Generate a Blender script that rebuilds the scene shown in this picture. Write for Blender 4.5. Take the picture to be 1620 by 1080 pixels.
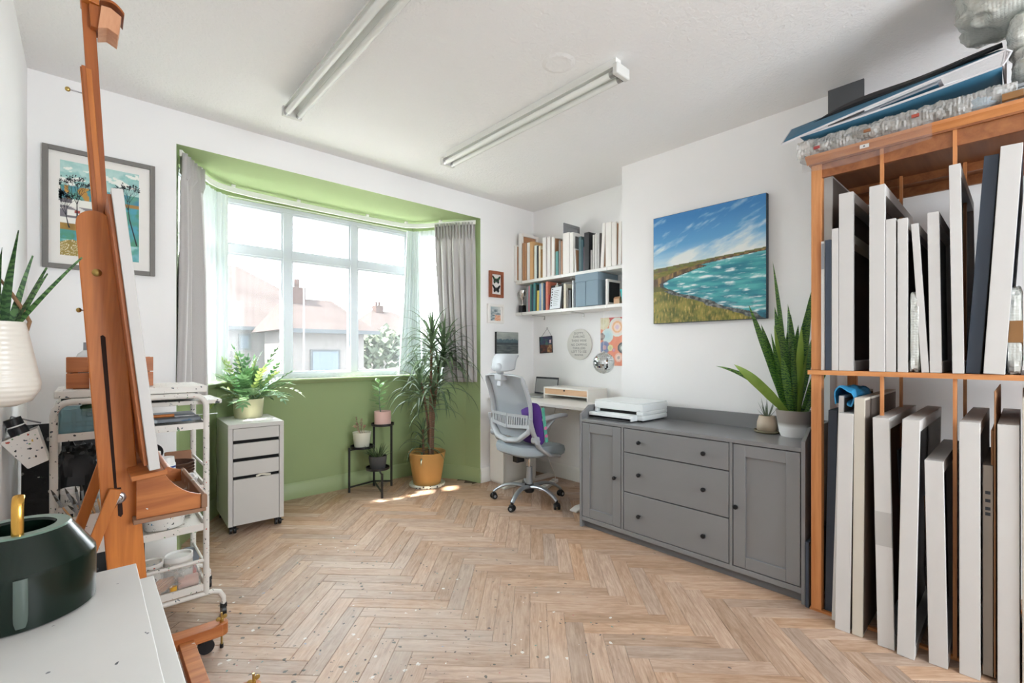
import bpy, bmesh, math, random
import numpy as np
from mathutils import Vector, Matrix, Euler, noise as mnoise

# ------------------------------------------------------------------ camera, world, light, exposure
for o in list(bpy.data.objects):
    bpy.data.objects.remove(o, do_unlink=True)
SC = bpy.context.scene
COL = SC.collection
pi = math.pi
EYE = 1.225
cam_d = bpy.data.cameras.new('camera')
cam_d.sensor_width = 36.0
cam_d.lens = 36.0 * 739.4 / 1620.0
cam_d.shift_y = 17.0 / 1620.0
cam_d.clip_start = 0.02
cam_d.clip_end = 300
cam = bpy.data.objects.new('camera', cam_d)
COL.objects.link(cam)
YAW = math.atan2(675.0, 739.4)
cam.location = (0, 0, EYE)
cam.rotation_euler = (pi / 2, 0, -YAW)
SC.camera = cam

SKY_STRENGTH = 3.2
SUN_STRENGTH = 10.0
w = bpy.data.worlds.new('sky'); SC.world = w; w.use_nodes = True
wn = w.node_tree.nodes; wl = w.node_tree.links
wn['Background'].inputs['Color'].default_value = (0.885, 0.95, 1.0, 1)
wn['Background'].inputs['Strength'].default_value = SKY_STRENGTH

sun_d = bpy.data.lights.new('sun', 'SUN'); sun_d.energy = SUN_STRENGTH; sun_d.angle = math.radians(1.5)
sun_d.color = (1.0, 0.94, 0.85)
sun = bpy.data.objects.new('sun', sun_d); COL.objects.link(sun)
sun.location = (-4, 8, 8)
SUN_DIR = Vector((0.9, -0.155, -1.0)).normalized()          # the way the light travels
sun.rotation_euler = SUN_DIR.to_track_quat('-Z', 'Y').to_euler()

vs = SC.view_settings
vs.view_transform = 'Standard'; vs.look = 'None'; vs.gamma = 1.0; vs.use_curve_mapping = False
vs.exposure = 2.62
SC.display_settings.display_device = 'sRGB'
SC.cycles.max_bounces = 16; SC.cycles.diffuse_bounces = 12; SC.cycles.transparent_max_bounces = 16

def portal(name, loc, rot, sx, sy):
    l = bpy.data.lights.new(name, 'AREA'); l.shape = 'RECTANGLE'; l.size = sx; l.size_y = sy
    l.cycles.is_portal = True
    o = bpy.data.objects.new(name, l); COL.objects.link(o); o.location = loc; o.rotation_euler = rot
    return o
# daylight enters by the bay window and by an unseen window added behind the camera
portal('portal_bay', (1.575, 4.30, 1.74), (pi / 2, 0, pi), 2.6, 1.5)
portal('portal_added_rear', (1.62, -2.28, 1.6), (pi / 2, 0, 0), 1.6, 1.5)

# ------------------------------------------------------------------ helpers
rnd = random.Random(11)

def lin(c):
    if isinstance(c, str):
        c = c.lstrip('#'); c = [int(c[i:i + 2], 16) / 255 for i in (0, 2, 4)]
    return tuple(x / 12.92 if x <= 0.04045 else ((x + 0.055) / 1.055) ** 2.4 for x in c)

def L4(c):
    return (*lin(c), 1.0)

MATS = {}
class N:
    """short-hand for building node trees"""
    def __init__(s, name):
        s.m = bpy.data.materials.new(name); s.m.use_nodes = True
        s.t = s.m.node_tree; s.n = s.t.nodes; s.l = s.t.links
        s.b = s.n['Principled BSDF']; s.out = s.n['Material Output']
    def new(s, typ, **kw):
        x = s.n.new(typ)
        for k, v in kw.items():
            setattr(x, k, v)
        return x
    def set(s, node, **kw):
        for k, v in kw.items():
            node.inputs[k.replace('_', ' ')].default_value = v
        return node
    def link(s, a, b):
        s.l.new(a, b)
    def coord(s, kind='Object', scale=(1, 1, 1), rnd_off=False):
        tc = s.new('ShaderNodeTexCoord'); mp = s.new('ShaderNodeMapping')
        mp.inputs['Scale'].default_value = scale
        s.link(tc.outputs[kind], mp.inputs['Vector'])
        if rnd_off:
            oi = s.new('ShaderNodeObjectInfo')
            ml = s.new('ShaderNodeVectorMath', operation='SCALE')
            ml.inputs[0].default_value = (37.0, 17.0, 53.0)
            s.link(oi.outputs['Random'], ml.inputs['Scale'])
            s.link(ml.outputs[0], mp.inputs['Location'])
        return mp.outputs['Vector']
    def noise(s, vec, scale=5, detail=3, rough=0.5, dist=0.0):
        x = s.new('ShaderNodeTexNoise')
        s.set(x, Scale=scale, Detail=detail, Roughness=rough, Distortion=dist)
        if vec is not None: s.link(vec, x.inputs['Vector'])
        return x.outputs['Fac']
    def ramp(s, fac, stops, interp='LINEAR'):
        r = s.new('ShaderNodeValToRGB'); r.color_ramp.interpolation = interp
        e = r.color_ramp.elements
        while len(e) < len(stops): e.new(0.5)
        for i, (p, c) in enumerate(stops):
            e[i].position = p; e[i].color = c if len(c) == 4 else (*c, 1)
        s.link(fac, r.inputs['Fac'])
        return r.outputs['Color']
    def mix(s, fac, a, b, blend='MIX'):
        x = s.new('ShaderNodeMix', data_type='RGBA', blend_type=blend)
        for inp, v in ((x.inputs['Factor'], fac), (x.inputs[6], a), (x.inputs[7], b)):
            if hasattr(v, 'is_output') or isinstance(v, bpy.types.NodeSocket): s.link(v, inp)
            elif isinstance(v, (int, float)): inp.default_value = v
            else: inp.default_value = v if len(v) == 4 else (*v, 1)
        return x.outputs[2]
    def math(s, op, a, b=None, c=None):
        x = s.new('ShaderNodeMath', operation=op)
        for i, v in enumerate((a, b, c)):
            if v is None: continue
            if isinstance(v, (int, float)): x.inputs[i].default_value = v
            else: s.link(v, x.inputs[i])
        return x.outputs[0]
    def bump(s, h, strength=0.2, dist=0.01):
        b = s.new('ShaderNodeBump'); s.set(b, Strength=strength, Distance=dist)
        s.link(h, b.inputs['Height']); s.link(b.outputs['Normal'], s.b.inputs['Normal'])
    def done(s):
        MATS[s.m.name] = s.m
        return s.m

def mat(name, col, rough=0.5, metal=0.0, spec=0.5, var=0.0, vscale=6.0, bump=0.0, bscale=40.0, bdist=0.004, coat=0.0, trans=0.0, ior=1.45, sheen=0.0, rand=0.0):
    if name in MATS: return MATS[name]
    k = N(name); c = L4(col)
    k.b.inputs['Roughness'].default_value = rough
    k.b.inputs['Metallic'].default_value = metal
    k.b.inputs['Specular IOR Level'].default_value = spec
    k.b.inputs['Coat Weight'].default_value = coat
    k.b.inputs['Transmission Weight'].default_value = trans
    k.b.inputs['IOR'].default_value = ior
    k.b.inputs['Sheen Weight'].default_value = sheen
    v = k.coord('Object', rnd_off=rand > 0)
    out = None
    if var:
        f = k.noise(v, vscale, 4, 0.6)
        d = tuple(max(0, x * (1 - var)) for x in c[:3]); u = tuple(min(1, x * (1 + var)) for x in c[:3])
        out = k.ramp(f, [(0.3, d), (0.7, u)])
    if rand:
        oi = k.new('ShaderNodeObjectInfo')
        hs = k.new('ShaderNodeHueSaturation')
        vv = k.math('MULTIPLY_ADD', oi.outputs['Random'], 2 * rand, 1 - rand)
        k.link(vv, hs.inputs['Value'])
        if out is not None: k.link(out, hs.inputs['Color'])
        else: hs.inputs['Color'].default_value = c
        out = hs.outputs['Color']
    if out is not None: k.link(out, k.b.inputs['Base Color'])
    else: k.b.inputs['Base Color'].default_value = c
    if bump:
        k.bump(k.noise(v, bscale, 3, 0.6), bump, bdist)
    return k.done()

def wood(name, dark, light, axis='Z', scale=9.0, stretch=0.07, rough=0.45, rand=0.12, coat=0.0):
    """straight-grained timber, the grain running along an axis of the part"""
    if name in MATS: return MATS[name]
    k = N(name)
    sc = [1, 1, 1]; sc['XYZ'.index(axis)] = stretch
    v = k.coord('Object', sc, rnd_off=True)
    g = k.noise(v, scale * 2.2, 5, 0.62, 1.2)
    g2 = k.noise(v, scale * 9, 3, 0.6, 0.4)
    gg = k.math('ADD', k.math('MULTIPLY', g, 0.72), k.math('MULTIPLY', g2, 0.28))
    c = k.ramp(gg, [(0.33, L4(dark)), (0.68, L4(light))])
    oi = k.new('ShaderNodeObjectInfo'); hs = k.new('ShaderNodeHueSaturation')
    k.link(k.math('MULTIPLY_ADD', oi.outputs['Random'], 2 * rand, 1 - rand), hs.inputs['Value'])
    k.link(c, hs.inputs['Color']); k.link(hs.outputs['Color'], k.b.inputs['Base Color'])
    k.b.inputs['Roughness'].default_value = rough
    k.b.inputs['Coat Weight'].default_value = coat
    k.bump(gg, 0.15, 0.002)
    return k.done()

def frame_of(d):
    d = Vector(d).normalized()
    up = Vector((0, 0, 1)) if abs(d.z) < 0.95 else Vector((1, 0, 0))
    a = d.cross(up).normalized(); b = d.cross(a).normalized()
    return a, b

class MB:
    """collects shapes; obj() links them as ONE mesh object"""
    def __init__(s):
        s.v = []; s.f = []; s.m = []; s.c = None
    def add(s, vs, fs, mi=0):
        o = len(s.v)
        s.v += [tuple(p) for p in vs]
        s.f += [tuple(i + o for i in f) for f in fs]
        s.m += [mi] * len(fs)
        return s
    def box(s, x0, x1, y0, y1, z0, z1, mi=0, M=None):
        if x1 < x0: x0, x1 = x1, x0
        if y1 < y0: y0, y1 = y1, y0
        if z1 < z0: z0, z1 = z1, z0
        vs = [Vector((x, y, z)) for z in (z0, z1) for y in (y0, y1) for x in (x0, x1)]
        if M is not None: vs = [M @ p for p in vs]
        return s.add(vs, [(0, 2, 3, 1), (4, 5, 7, 6), (0, 1, 5, 4), (2, 6, 7, 3), (0, 4, 6, 2), (1, 3, 7, 5)], mi)
    def beam(s, p0, p1, wa, wb, side=None, mi=0):
        """a bar of rectangular section from p0 to p1; wa across `side`, wb across the third axis"""
        p0 = Vector(p0); p1 = Vector(p1); d = (p1 - p0).normalized()
        if side is None: a, b = frame_of(d)
        else:
            a = Vector(side); a = (a - d * a.dot(d)).normalized(); b = d.cross(a)
        vs = []
        for p in (p0, p1):
            for sa, sb in ((-1, -1), (1, -1), (1, 1), (-1, 1)):
                vs.append(p + a * sa * wa / 2 + b * sb * wb / 2)
        return s.add(vs, [(3, 2, 1, 0), (4, 5, 6, 7), (0, 1, 5, 4), (1, 2, 6, 5), (2, 3, 7, 6), (3, 0, 4, 7)], mi)
    def cyl(s, p0, p1, r0, r1=None, n=16, mi=0, cap=True):
        r1 = r0 if r1 is None else r1
        p0 = Vector(p0); p1 = Vector(p1); a, b = frame_of(p1 - p0)
        vs = []
        for p, r in ((p0, r0), (p1, r1)):
            for i in range(n):
                t = 2 * pi * i / n
                vs.append(p + (a * math.cos(t) + b * math.sin(t)) * r)
        fs = [(i, (i + 1) % n, n + (i + 1) % n, n + i) for i in range(n)]
        if cap: fs += [tuple(range(n - 1, -1, -1)), tuple(range(n, 2 * n))]
        return s.add(vs, fs, mi)
    def tube(s, pts, r, n=8, mi=0, closed=False, cap=True, flat=1.0, up=None):
        pts = [Vector(p) for p in pts]; m = len(pts)
        rs = r if isinstance(r, (list, tuple)) else [r] * m
        vs = []; ref = None
        for i, p in enumerate(pts):
            if closed: d = pts[(i + 1) % m] - pts[i - 1]
            else: d = pts[min(i + 1, m - 1)] - pts[max(i - 1, 0)]
            d = d.normalized() if d.length > 1e-9 else Vector((0, 0, 1))
            if up is not None:
                a = Vector(up) - d * d.dot(Vector(up)); a.normalize()
            elif ref is None: a, _ = frame_of(d)
            else:
                a = ref - d * ref.dot(d)
                a = a.normalized() if a.length > 1e-6 else frame_of(d)[0]
            ref = a; b = d.cross(a)
            for k in range(n):
                t = 2 * pi * k / n
                vs.append(p + (a * math.cos(t) + b * math.sin(t) * flat) * rs[i])
        fs = []
        rng = m if closed else m - 1
        for i in range(rng):
            j = (i + 1) % m
            for k in range(n):
                fs.append((i * n + k, i * n + (k + 1) % n, j * n + (k + 1) % n, j * n + k))
        if cap and not closed:
            fs += [tuple(range(n - 1, -1, -1)), tuple((m - 1) * n + k for k in range(n))]
        return s.add(vs, fs, mi)
    def lathe(s, prof, n=28, c=(0, 0, 0), mi=0, M=None, sx=1.0, sy=1.0):
        c = Vector(c); vs = []; fs = []; rings = []
        for r, z in prof:
            if r < 1e-6:
                rings.append([len(vs)]); vs.append(Vector((0, 0, z)))
            else:
                rings.append(list(range(len(vs), len(vs) + n)))
                vs += [Vector((r * math.cos(2 * pi * i / n) * sx, r * math.sin(2 * pi * i / n) * sy, z)) for i in range(n)]
        for A, B in zip(rings[:-1], rings[1:]):
            if len(A) == 1 and len(B) == 1: continue
            for i in range(n):
                j = (i + 1) % n
                if len(A) == 1: fs.append((A[0], B[j], B[i]))
                elif len(B) == 1: fs.append((A[i], A[j], B[0]))
                else: fs.append((A[i], A[j], B[j], B[i]))
        if M is not None: vs = [M @ p for p in vs]
        return s.add([p + c for p in vs], fs, mi)
    def prism(s, poly, a0, a1, plane='xy', mi=0, M=None):
        """poly: 2-D outline; extruded from a0 to a1 along the remaining axis"""
        n = len(poly)
        def P(u, v, a):
            p = {'xy': (u, v, a), 'xz': (u, a, v), 'yz': (a, u, v)}[plane]
            return M @ Vector(p) if M is not None else Vector(p)
        vs = [P(u, v, a0) for u, v in poly] + [P(u, v, a1) for u, v in poly]
        fs = [(i, (i + 1) % n, n + (i + 1) % n, n + i) for i in range(n)]
        fs += [tuple(range(n - 1, -1, -1)), tuple(range(n, 2 * n))]
        return s.add(vs, fs, mi)
    def grid(s, fn, nu, nv, mi=0, wrap=False):
        vs = [fn(i / nu, j / nv) for j in range(nv + 1) for i in range(nu + (0 if wrap else 1))]
        W = nu if wrap else nu + 1
        fs = [(j * W + i, j * W + (i + 1) % W, (j + 1) * W + (i + 1) % W, (j + 1) * W + i) for j in range(nv) for i in range(nu)]
        return s.add(vs, fs, mi)
    def sphere(s, c, r, n=16, m=10, mi=0, sx=1, sy=1, sz=1):
        prof = [(r * math.sin(pi * i / m), -r * math.cos(pi * i / m)) for i in range(m + 1)]
        prof[0] = (0, -r); prof[-1] = (0, r)
        M = Matrix.Diagonal((sx, sy, sz, 1))
        return s.lathe(prof, n, c, mi, M)
    def mesh(s, name, mats, angle=38, fix=True):
        me = bpy.data.meshes.new(name)
        me.from_pydata(s.v, [], s.f)
        for m in (mats if isinstance(mats, (list, tuple)) else [mats]):
            me.materials.append(MATS[m] if isinstance(m, str) else m)
        if len(me.materials) > 1: me.polygons.foreach_set('material_index', s.m)
        if fix:
            bm = bmesh.new(); bm.from_mesh(me); bmesh.ops.recalc_face_normals(bm, faces=bm.faces); bm.to_mesh(me); bm.free()
        me.polygons.foreach_set('use_smooth', [True] * len(me.polygons))
        me.set_sharp_from_angle(angle=math.radians(angle))
        me.update()
        return me
    def obj(s, name, mats, parent=None, loc=(0, 0, 0), rot=(0, 0, 0), bevel=0.0, angle=38, seg=2, fix=True):
        o = bpy.data.objects.new(name, s.mesh(name, mats, angle, fix)); COL.objects.link(o)
        o.location = loc; o.rotation_euler = rot
        if parent is not None: o.parent = parent
        if bevel: bev(o, bevel, seg)
        return o

def bev(o, w, seg=2):
    b = o.modifiers.new('bevel', 'BEVEL'); b.width = w; b.segments = seg; b.limit_method = 'ANGLE'; b.angle_limit = math.radians(40)
    b.harden_normals = False
    return o

def tag(o, label, cat, group=None):
    o['label'] = label; o['category'] = cat
    if group: o['group'] = group
    return o

def thing(name, label, cat, loc=(0, 0, 0), rotz=0.0, group=None):
    o = bpy.data.objects.new(name, None); COL.objects.link(o)
    o.empty_display_size = 0.05
    o.location = loc; o.rotation_euler = (0, 0, rotz)
    return tag(o, label, cat, group)

def struct(o):
    o['kind'] = 'structure'
    return o

def colour_mesh(o, fn):
    """per-vertex print colours (sRGB triples) from fn(local coordinate)"""
    me = o.data
    a = me.color_attributes.new('print', 'FLOAT_COLOR', 'POINT')
    buf = np.empty((len(me.vertices), 4), np.float32)
    for i, v in enumerate(me.vertices):
        buf[i] = (*lin(fn(v.co)), 1)
    a.data.foreach_set('color', buf.ravel())

def print_mat(name, rough=0.6, bump=0.0, bscale=60):
    if name in MATS: return MATS[name]
    k = N(name)
    a = k.new('ShaderNodeVertexColor', layer_name='print')
    k.link(a.outputs['Color'], k.b.inputs['Base Color'])
    k.b.inputs['Roughness'].default_value = rough
    if bump: k.bump(k.noise(k.coord('Object'), bscale, 4, 0.6), bump, 0.003)
    return k.done()

def text_mesh(name, s, size, mt, parent, M, depth=0.0006, align='CENTER', spacing=1.0, xscale=1.0):
    cu = bpy.data.curves.new(name, 'FONT'); cu.body = s; cu.size = size; cu.align_x = align; cu.align_y = 'CENTER'
    cu.extrude = depth; cu.space_character = spacing; cu.resolution_u = 2
    t = bpy.data.objects.new(name, cu); COL.objects.link(t)
    dg = bpy.context.evaluated_depsgraph_get()
    me = bpy.data.meshes.new_from_object(t.evaluated_get(dg))
    bpy.data.objects.remove(t, do_unlink=True)
    me.transform(M @ Matrix.Diagonal((xscale, 1, 1, 1)))
    me.materials.clear(); me.materials.append(MATS[mt] if isinstance(mt, str) else mt)
    o = bpy.data.objects.new(name, me); COL.objects.link(o); o.parent = parent
    return o

def fbm(x, y, o=4, s=0.0):
    a = 0.0; amp = 0.5
    for _ in range(o):
        a += amp * mnoise.noise(Vector((x, y, s))); x *= 2.03; y *= 2.03; amp *= 0.5
    return a

def lerp3(a, b, t):
    t = max(0.0, min(1.0, t))
    return tuple(a[i] + (b[i] - a[i]) * t for i in range(3))

def hx(c):
    c = c.lstrip('#'); return tuple(int(c[i:i + 2], 16) / 255 for i in (0, 2, 4))
# ------------------------------------------------------------------ materials of the shell
CEIL = 2.68
XL, XR = -0.22, 3.443           # left wall, alcove wall on the right
YW, YBK = 3.44, -2.2            # window wall, wall behind the camera
XC, YC0, YC1 = 3.115, 0.741, 2.13   # chimney breast

def wall_mat(name, col, bump=0.12, scale=70):
    k = N(name)
    v = k.coord('Object')
    f = k.noise(v, 1.3, 3, 0.5)
    c = lin(col)
    k.link(k.ramp(f, [(0.3, tuple(x * 0.97 for x in c)), (0.7, tuple(min(1, x * 1.02) for x in c))]), k.b.inputs['Base Color'])
    k.b.inputs['Roughness'].default_value = 0.75
    k.b.inputs['Specular IOR Level'].default_value = 0.25
    k.bump(k.noise(v, scale, 3, 0.6), bump, 0.004)
    return k.done()
wall_mat('white_paint', '#f2f2f2', 0.08)
wall_mat('green_paint', '#94a577', 0.08)
mat('white_gloss', '#ebebe8', 0.35, var=0.02)
mat('green_gloss', '#96a679', 0.3)
mat('upvc', '#b2b7bb', 0.4, spec=0.25)
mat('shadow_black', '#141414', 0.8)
def artex():
    k = N('artex')
    v = k.coord('Object')
    k.b.inputs['Base Color'].default_value = L4('#eeeeee')
    k.b.inputs['Roughness'].default_value = 0.85
    k.b.inputs['Specular IOR Level'].default_value = 0.2
    n = k.noise(v, 55, 2, 0.45, 0.8)
    n2 = k.noise(v, 17, 3, 0.5)
    k.bump(k.math('ADD', k.math('MULTIPLY', n, 0.7), k.math('MULTIPLY', n2, 0.3)), 0.4, 0.011)
    return k.done()
artex()
def glass(name, tint=(1, 1, 1), refl=0.012):
    k = N(name)
    tr = k.new('ShaderNodeBsdfTransparent'); tr.inputs['Color'].default_value = (*tint, 1)
    gl = k.new('ShaderNodeBsdfGlossy'); gl.inputs['Roughness'].default_value = 0.02
    mx = k.new('ShaderNodeMixShader'); mx.inputs['Fac'].default_value = refl
    k.link(tr.outputs[0], mx.inputs[1]); k.link(gl.outputs[0], mx.inputs[2]); k.link(mx.outputs[0], k.out.inputs['Surface'])
    return k.done()
glass('pane_glass')

# ------------------------------------------------------------------ floor: herringbone planks
def plank_mat():
    k = N('oak_vinyl')
    vg = k.coord('Object', (0.09, 1, 1), rnd_off=True)
    g = k.noise(vg, 42, 6, 0.65, 1.6)
    g2 = k.noise(vg, 170, 3, 0.6, 0.5)
    kn = k.noise(k.coord('Object', (0.3, 1, 1), rnd_off=True), 14, 3, 0.6, 2.5)
    gg = k.math('ADD', k.math('ADD', k.math('MULTIPLY', g, 0.55), k.math('MULTIPLY', g2, 0.2)), k.math('MULTIPLY', kn, 0.25))
    c = k.ramp(gg, [(0.30, L4('#81654f')), (0.47, L4('#ad8d74')), (0.64, L4('#c6aa93'))])
    oi = k.new('ShaderNodeObjectInfo'); hs = k.new('ShaderNodeHueSaturation')
    k.link(k.math('MULTIPLY_ADD', oi.outputs['Random'], 0.30, 0.84), hs.inputs['Value'])
    k.link(k.math('MULTIPLY_ADD', k.math('FRACT', k.math('MULTIPLY', oi.outputs['Random'], 7.31)), 0.3, 0.78), hs.inputs['Saturation'])
    k.link(c, hs.inputs['Color'])
    # dried paint: worn, chalky and spattered around the easel
    geo = k.new('ShaderNodeNewGeometry')
    dist = k.new('ShaderNodeVectorMath', operation='DISTANCE'); dist.inputs[1].default_value = (0.45, 1.75, 0)
    k.link(geo.outputs['Position'], dist.inputs[0])
    near = k.new('ShaderNodeMapRange'); k.set(near, **{'From Min': 1.75, 'From Max': 0.45})
    k.link(dist.outputs['Value'], near.inputs['Value'])
    wn_ = k.noise(geo.outputs['Position'], 2.6, 5, 0.7)
    chalk = k.math('MULTIPLY', k.math('MULTIPLY', near.outputs[0], 0.65), k.ramp(wn_, [(0.35, (0, 0, 0)), (0.7, (1, 1, 1))]))
    col = k.mix(chalk, hs.outputs['Color'], L4('#c8bfb4'))
    for sc, th, cc, seed in ((26, 0.11, '#3c4a4a', 0.0), (19, 0.085, '#e4e4e0', 3.1), (34, 0.10, '#2c3444', 7.7), (23, 0.06, '#3f8f8a', 12.3), (29, 0.05, '#b5646c', 17.9), (12, 0.035, '#7fa0c8', 23.0)):
        vo = k.new('ShaderNodeTexVoronoi'); k.set(vo, Scale=sc, Randomness=1.0)
        ad = k.new('ShaderNodeVectorMath', operation='ADD'); ad.inputs[1].default_value = (seed, seed * 0.7, 0)
        wob = k.new('ShaderNodeTexNoise'); k.set(wob, Scale=60.0, Detail=2.0)
        k.link(geo.outputs['Position'], wob.inputs['Vector'])
        sw = k.new('ShaderNodeVectorMath', operation='SCALE'); sw.inputs['Scale'].default_value = 0.02
        k.link(wob.outputs['Color'], sw.inputs[0])
        a2 = k.new('ShaderNodeVectorMath', operation='ADD'); k.link(geo.outputs['Position'], a2.inputs[0]); k.link(sw.outputs[0], a2.inputs[1])
        k.link(a2.outputs[0], ad.inputs[0]); k.link(ad.outputs[0], vo.inputs['Vector'])
        sep = k.new('ShaderNodeSeparateColor'); k.link(vo.outputs['Color'], sep.inputs[0])
        # only a few cells carry a drop; fewer of them away from the easel
        lim = k.math('MULTIPLY_ADD', near.outputs[0], 0.55, 0.004)
        on = k.math('LESS_THAN', sep.outputs[0], lim)
        rad = k.math('MULTIPLY_ADD', sep.outputs[1], th * 1.6, th * 0.35)
        drop = k.math('MULTIPLY', k.math('LESS_THAN', vo.outputs['Distance'], rad), on)
        col = k.mix(k.math('MULTIPLY', drop, 0.8), col, L4(cc))
    k.link(col, k.b.inputs['Base Color'])
    k.b.inputs['Roughness'].default_value = 0.52
    k.b.inputs['Specular IOR Level'].default_value = 0.35
    k.bump(gg, 0.12, 0.002)
    return k.done()
plank_mat()
mat('plank_joint', '#4a3a2c', 0.9)
mat('subfloor', '#6b5644', 0.9)

ROOM = [(XL, YBK), (XL, YW), (0.405, YW), (0.437, 3.62), (0.735, 4.125), (2.415, 4.125), (2.707, 3.62), (2.74, YW), (XR, YW), (XR, YBK)]
fl = MB().prism(ROOM, -0.08, -0.004)
floor = struct(fl.obj('floor', 'plank_joint'))
PW, PL = 0.0795, 0.477
U0, V0 = 0.064, 2.293
S2 = math.sqrt(0.5)
def to_screen(x, y, z=0.0):
    r = x * math.cos(YAW) - y * math.sin(YAW); d = x * math.sin(YAW) + y * math.cos(YAW)
    if d < 0.15: return None
    return 810 + 739.4 * r / d, 557 - 739.4 * (z - EYE) / d, d
def inside(x, y):
    if not (XL - 0.05 < x < XR + 0.03): return False
    if YBK - 0.05 < y < YW + 0.03: return True
    return 3.4 < y < 4.2 and 0.40 + 0.55 * (y - 3.44) < x < 2.745 - 0.55 * (y - 3.44)
def clip_poly(poly):
    """cut a plank outline where it would run through the outer walls"""
    def cut(P, f):
        out = []
        for i in range(len(P)):
            a, b = P[i], P[(i + 1) % len(P)]; fa, fb = f(a), f(b)
            if fa >= 0: out.append(a)
            if fa * fb < 0:
                t = fa / (fa - fb); out.append((a[0] + (b[0] - a[0]) * t, a[1] + (b[1] - a[1]) * t))
        return out
    P = cut(poly, lambda p: p[0] - XL)
    if len(P) > 2: P = cut(P, lambda p: XR - p[0])
    if len(P) > 2: P = cut(P, lambda p: p[1] - YBK)
    cx = sum(p[0] for p in P) / max(1, len(P))
    if cx < 0.42 or cx > 2.73:
        if len(P) > 2: P = cut(P, lambda p: YW + 0.02 - p[1])
    else:
        if len(P) > 2: P = cut(P, lambda p: 4.135 - p[1])
        # canted sides of the bay
        nx, ny = (4.125 - 3.62), -(0.735 - 0.437)
        if len(P) > 2 and max(p[1] for p in P) > 3.6: P = cut(P, lambda p: (p[0] - 0.437) * nx + (p[1] - 3.62) * ny + 0.004)
        if len(P) > 2 and max(p[1] for p in P) > 3.6: P = cut(P, lambda p: (2.707 - p[0]) * nx + (p[1] - 3.62) * ny + 0.004)
    return P
def plank_mesh(name, poly):
    """poly in the plank's own frame (x along the grain)"""
    g = 0.0005; n = len(poly); cx = sum(p[0] for p in poly) / n; cy = sum(p[1] for p in poly) / n
    b = MB()
    def ring(ins, z):
        out = []
        for x, y in poly:
            dx, dy = x - cx, y - cy
            out.append((x - math.copysign(min(abs(dx), ins), dx), y - math.copysign(min(abs(dy), ins), dy), z))
        return out
    vs = ring(g, -0.006) + ring(g, -0.0012) + ring(g + 0.0020, 0.0)
    fs = []
    for k in range(2):
        fs += [(k * n + i, k * n + (i + 1) % n, (k + 1) * n + (i + 1) % n, (k + 1) * n + i) for i in range(n)]
    fs += [tuple(2 * n + i for i in range(n))]
    b.add(vs, fs)
    return b.mesh(name, 'oak_vinyl', 20)
full = plank_mesh('plank', [(-PL / 2, -PW / 2), (PL / 2, -PW / 2), (PL / 2, PW / 2), (-PL / 2, PW / 2)])
cand = []
for j in range(-10, 11):
    for k in range(-90, 91):
        for kind in 'HV':
            u = U0 + k * PW + j * PL; v = V0 - k * PW + j * PL
            if kind == 'H': u0, u1, v0, v1 = u, u + PL, v - PW, v
            else: u0, u1, v0, v1 = u, u + PW, v - PW - PL, v - PW
            cu_, cv_ = (u0 + u1) / 2, (v0 + v1) / 2
            cx, cy = (cu_ + cv_) * S2, (cv_ - cu_) * S2
            if not (XL - 0.3 < cx < XR + 0.3 and YBK - 0.3 < cy < 4.45): continue
            corners = [((a + b) * S2, (b - a) * S2) for a, b in ((u0, v0), (u1, v0), (u1, v1), (u0, v1))]
            P = clip_poly(corners)
            if len(P) < 3: continue
            if not any(inside(*p) for p in P + [(sum(p[0] for p in P) / len(P), sum(p[1] for p in P) / len(P))]): continue
            ar = abs(sum(P[i][0] * P[(i + 1) % len(P)][1] - P[(i + 1) % len(P)][0] * P[i][1] for i in range(len(P)))) / 2
            if ar < 2e-4: continue
            sc = to_screen(cx, cy); big = 0.0
            if sc and -60 < sc[0] < 1680 and 560 < sc[1] < 1150 and cx > 0.15: big = ar / sc[2] ** 3
            cand.append((big, kind, cx, cy, P, ar))
cand.sort(key=lambda c: -c[0])
rest = MB()
for i, (big, kind, cx, cy, P, ar) in enumerate(cand):
    ang = -pi / 4 if kind == 'H' else pi / 4
    if i < 300 and big > 0:
        if ar > PW * PL * 0.999: me = full
        else:
            c_, s_ = math.cos(-ang), math.sin(-ang)
            me = plank_mesh('plank', [((x - cx) * c_ - (y - cy) * s_, (x - cx) * s_ + (y - cy) * c_) for x, y in P])
        o = bpy.data.objects.new('plank', me); COL.objects.link(o); o.parent = floor
        o.location = (cx, cy, 0); o.rotation_euler = (0, 0, ang)
    else:
        mx_, my_ = sum(p[0] for p in P) / len(P), sum(p[1] for p in P) / len(P)
        Q = [(x + (mx_ - x) * 0.004, y + (my_ - y) * 0.004, 0.0) for x, y in P]
        rest.add(Q, [tuple(range(len(Q)))])
if rest.v:
    ro = rest.obj('plank_field', 'oak_vinyl', floor); ro['kind'] = 'stuff'

# ------------------------------------------------------------------ walls and ceiling
def slab(name, m, *boxes, parent=None):
    b = MB()
    for bx in boxes: b.box(*bx)
    return struct(b.obj(name, m, parent))
T = 0.16
slab('wall_left', 'white_paint', (XL - T, XL, YBK, YW + 0.05, 0, CEIL))
slab('wall_front', 'white_paint', (XL, 0.405, YW, YW + 0.18, 0, CEIL), (2.74, XR, YW, YW + 0.18, 0, CEIL), (0.405, 2.74, YW, YW + 0.18, 2.481, CEIL))
slab('wall_right', 'white_paint', (XR, XR + T, YBK, YW + 0.18, 0, CEIL))
slab('wall_chimney', 'white_paint', (XC, XR, YC0, YC1, 0, CEIL))
slab('ceiling', 'artex', (XL - T, XR + T, YBK - T, YW + 0.18, CEIL, CEIL + 0.12))
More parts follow.
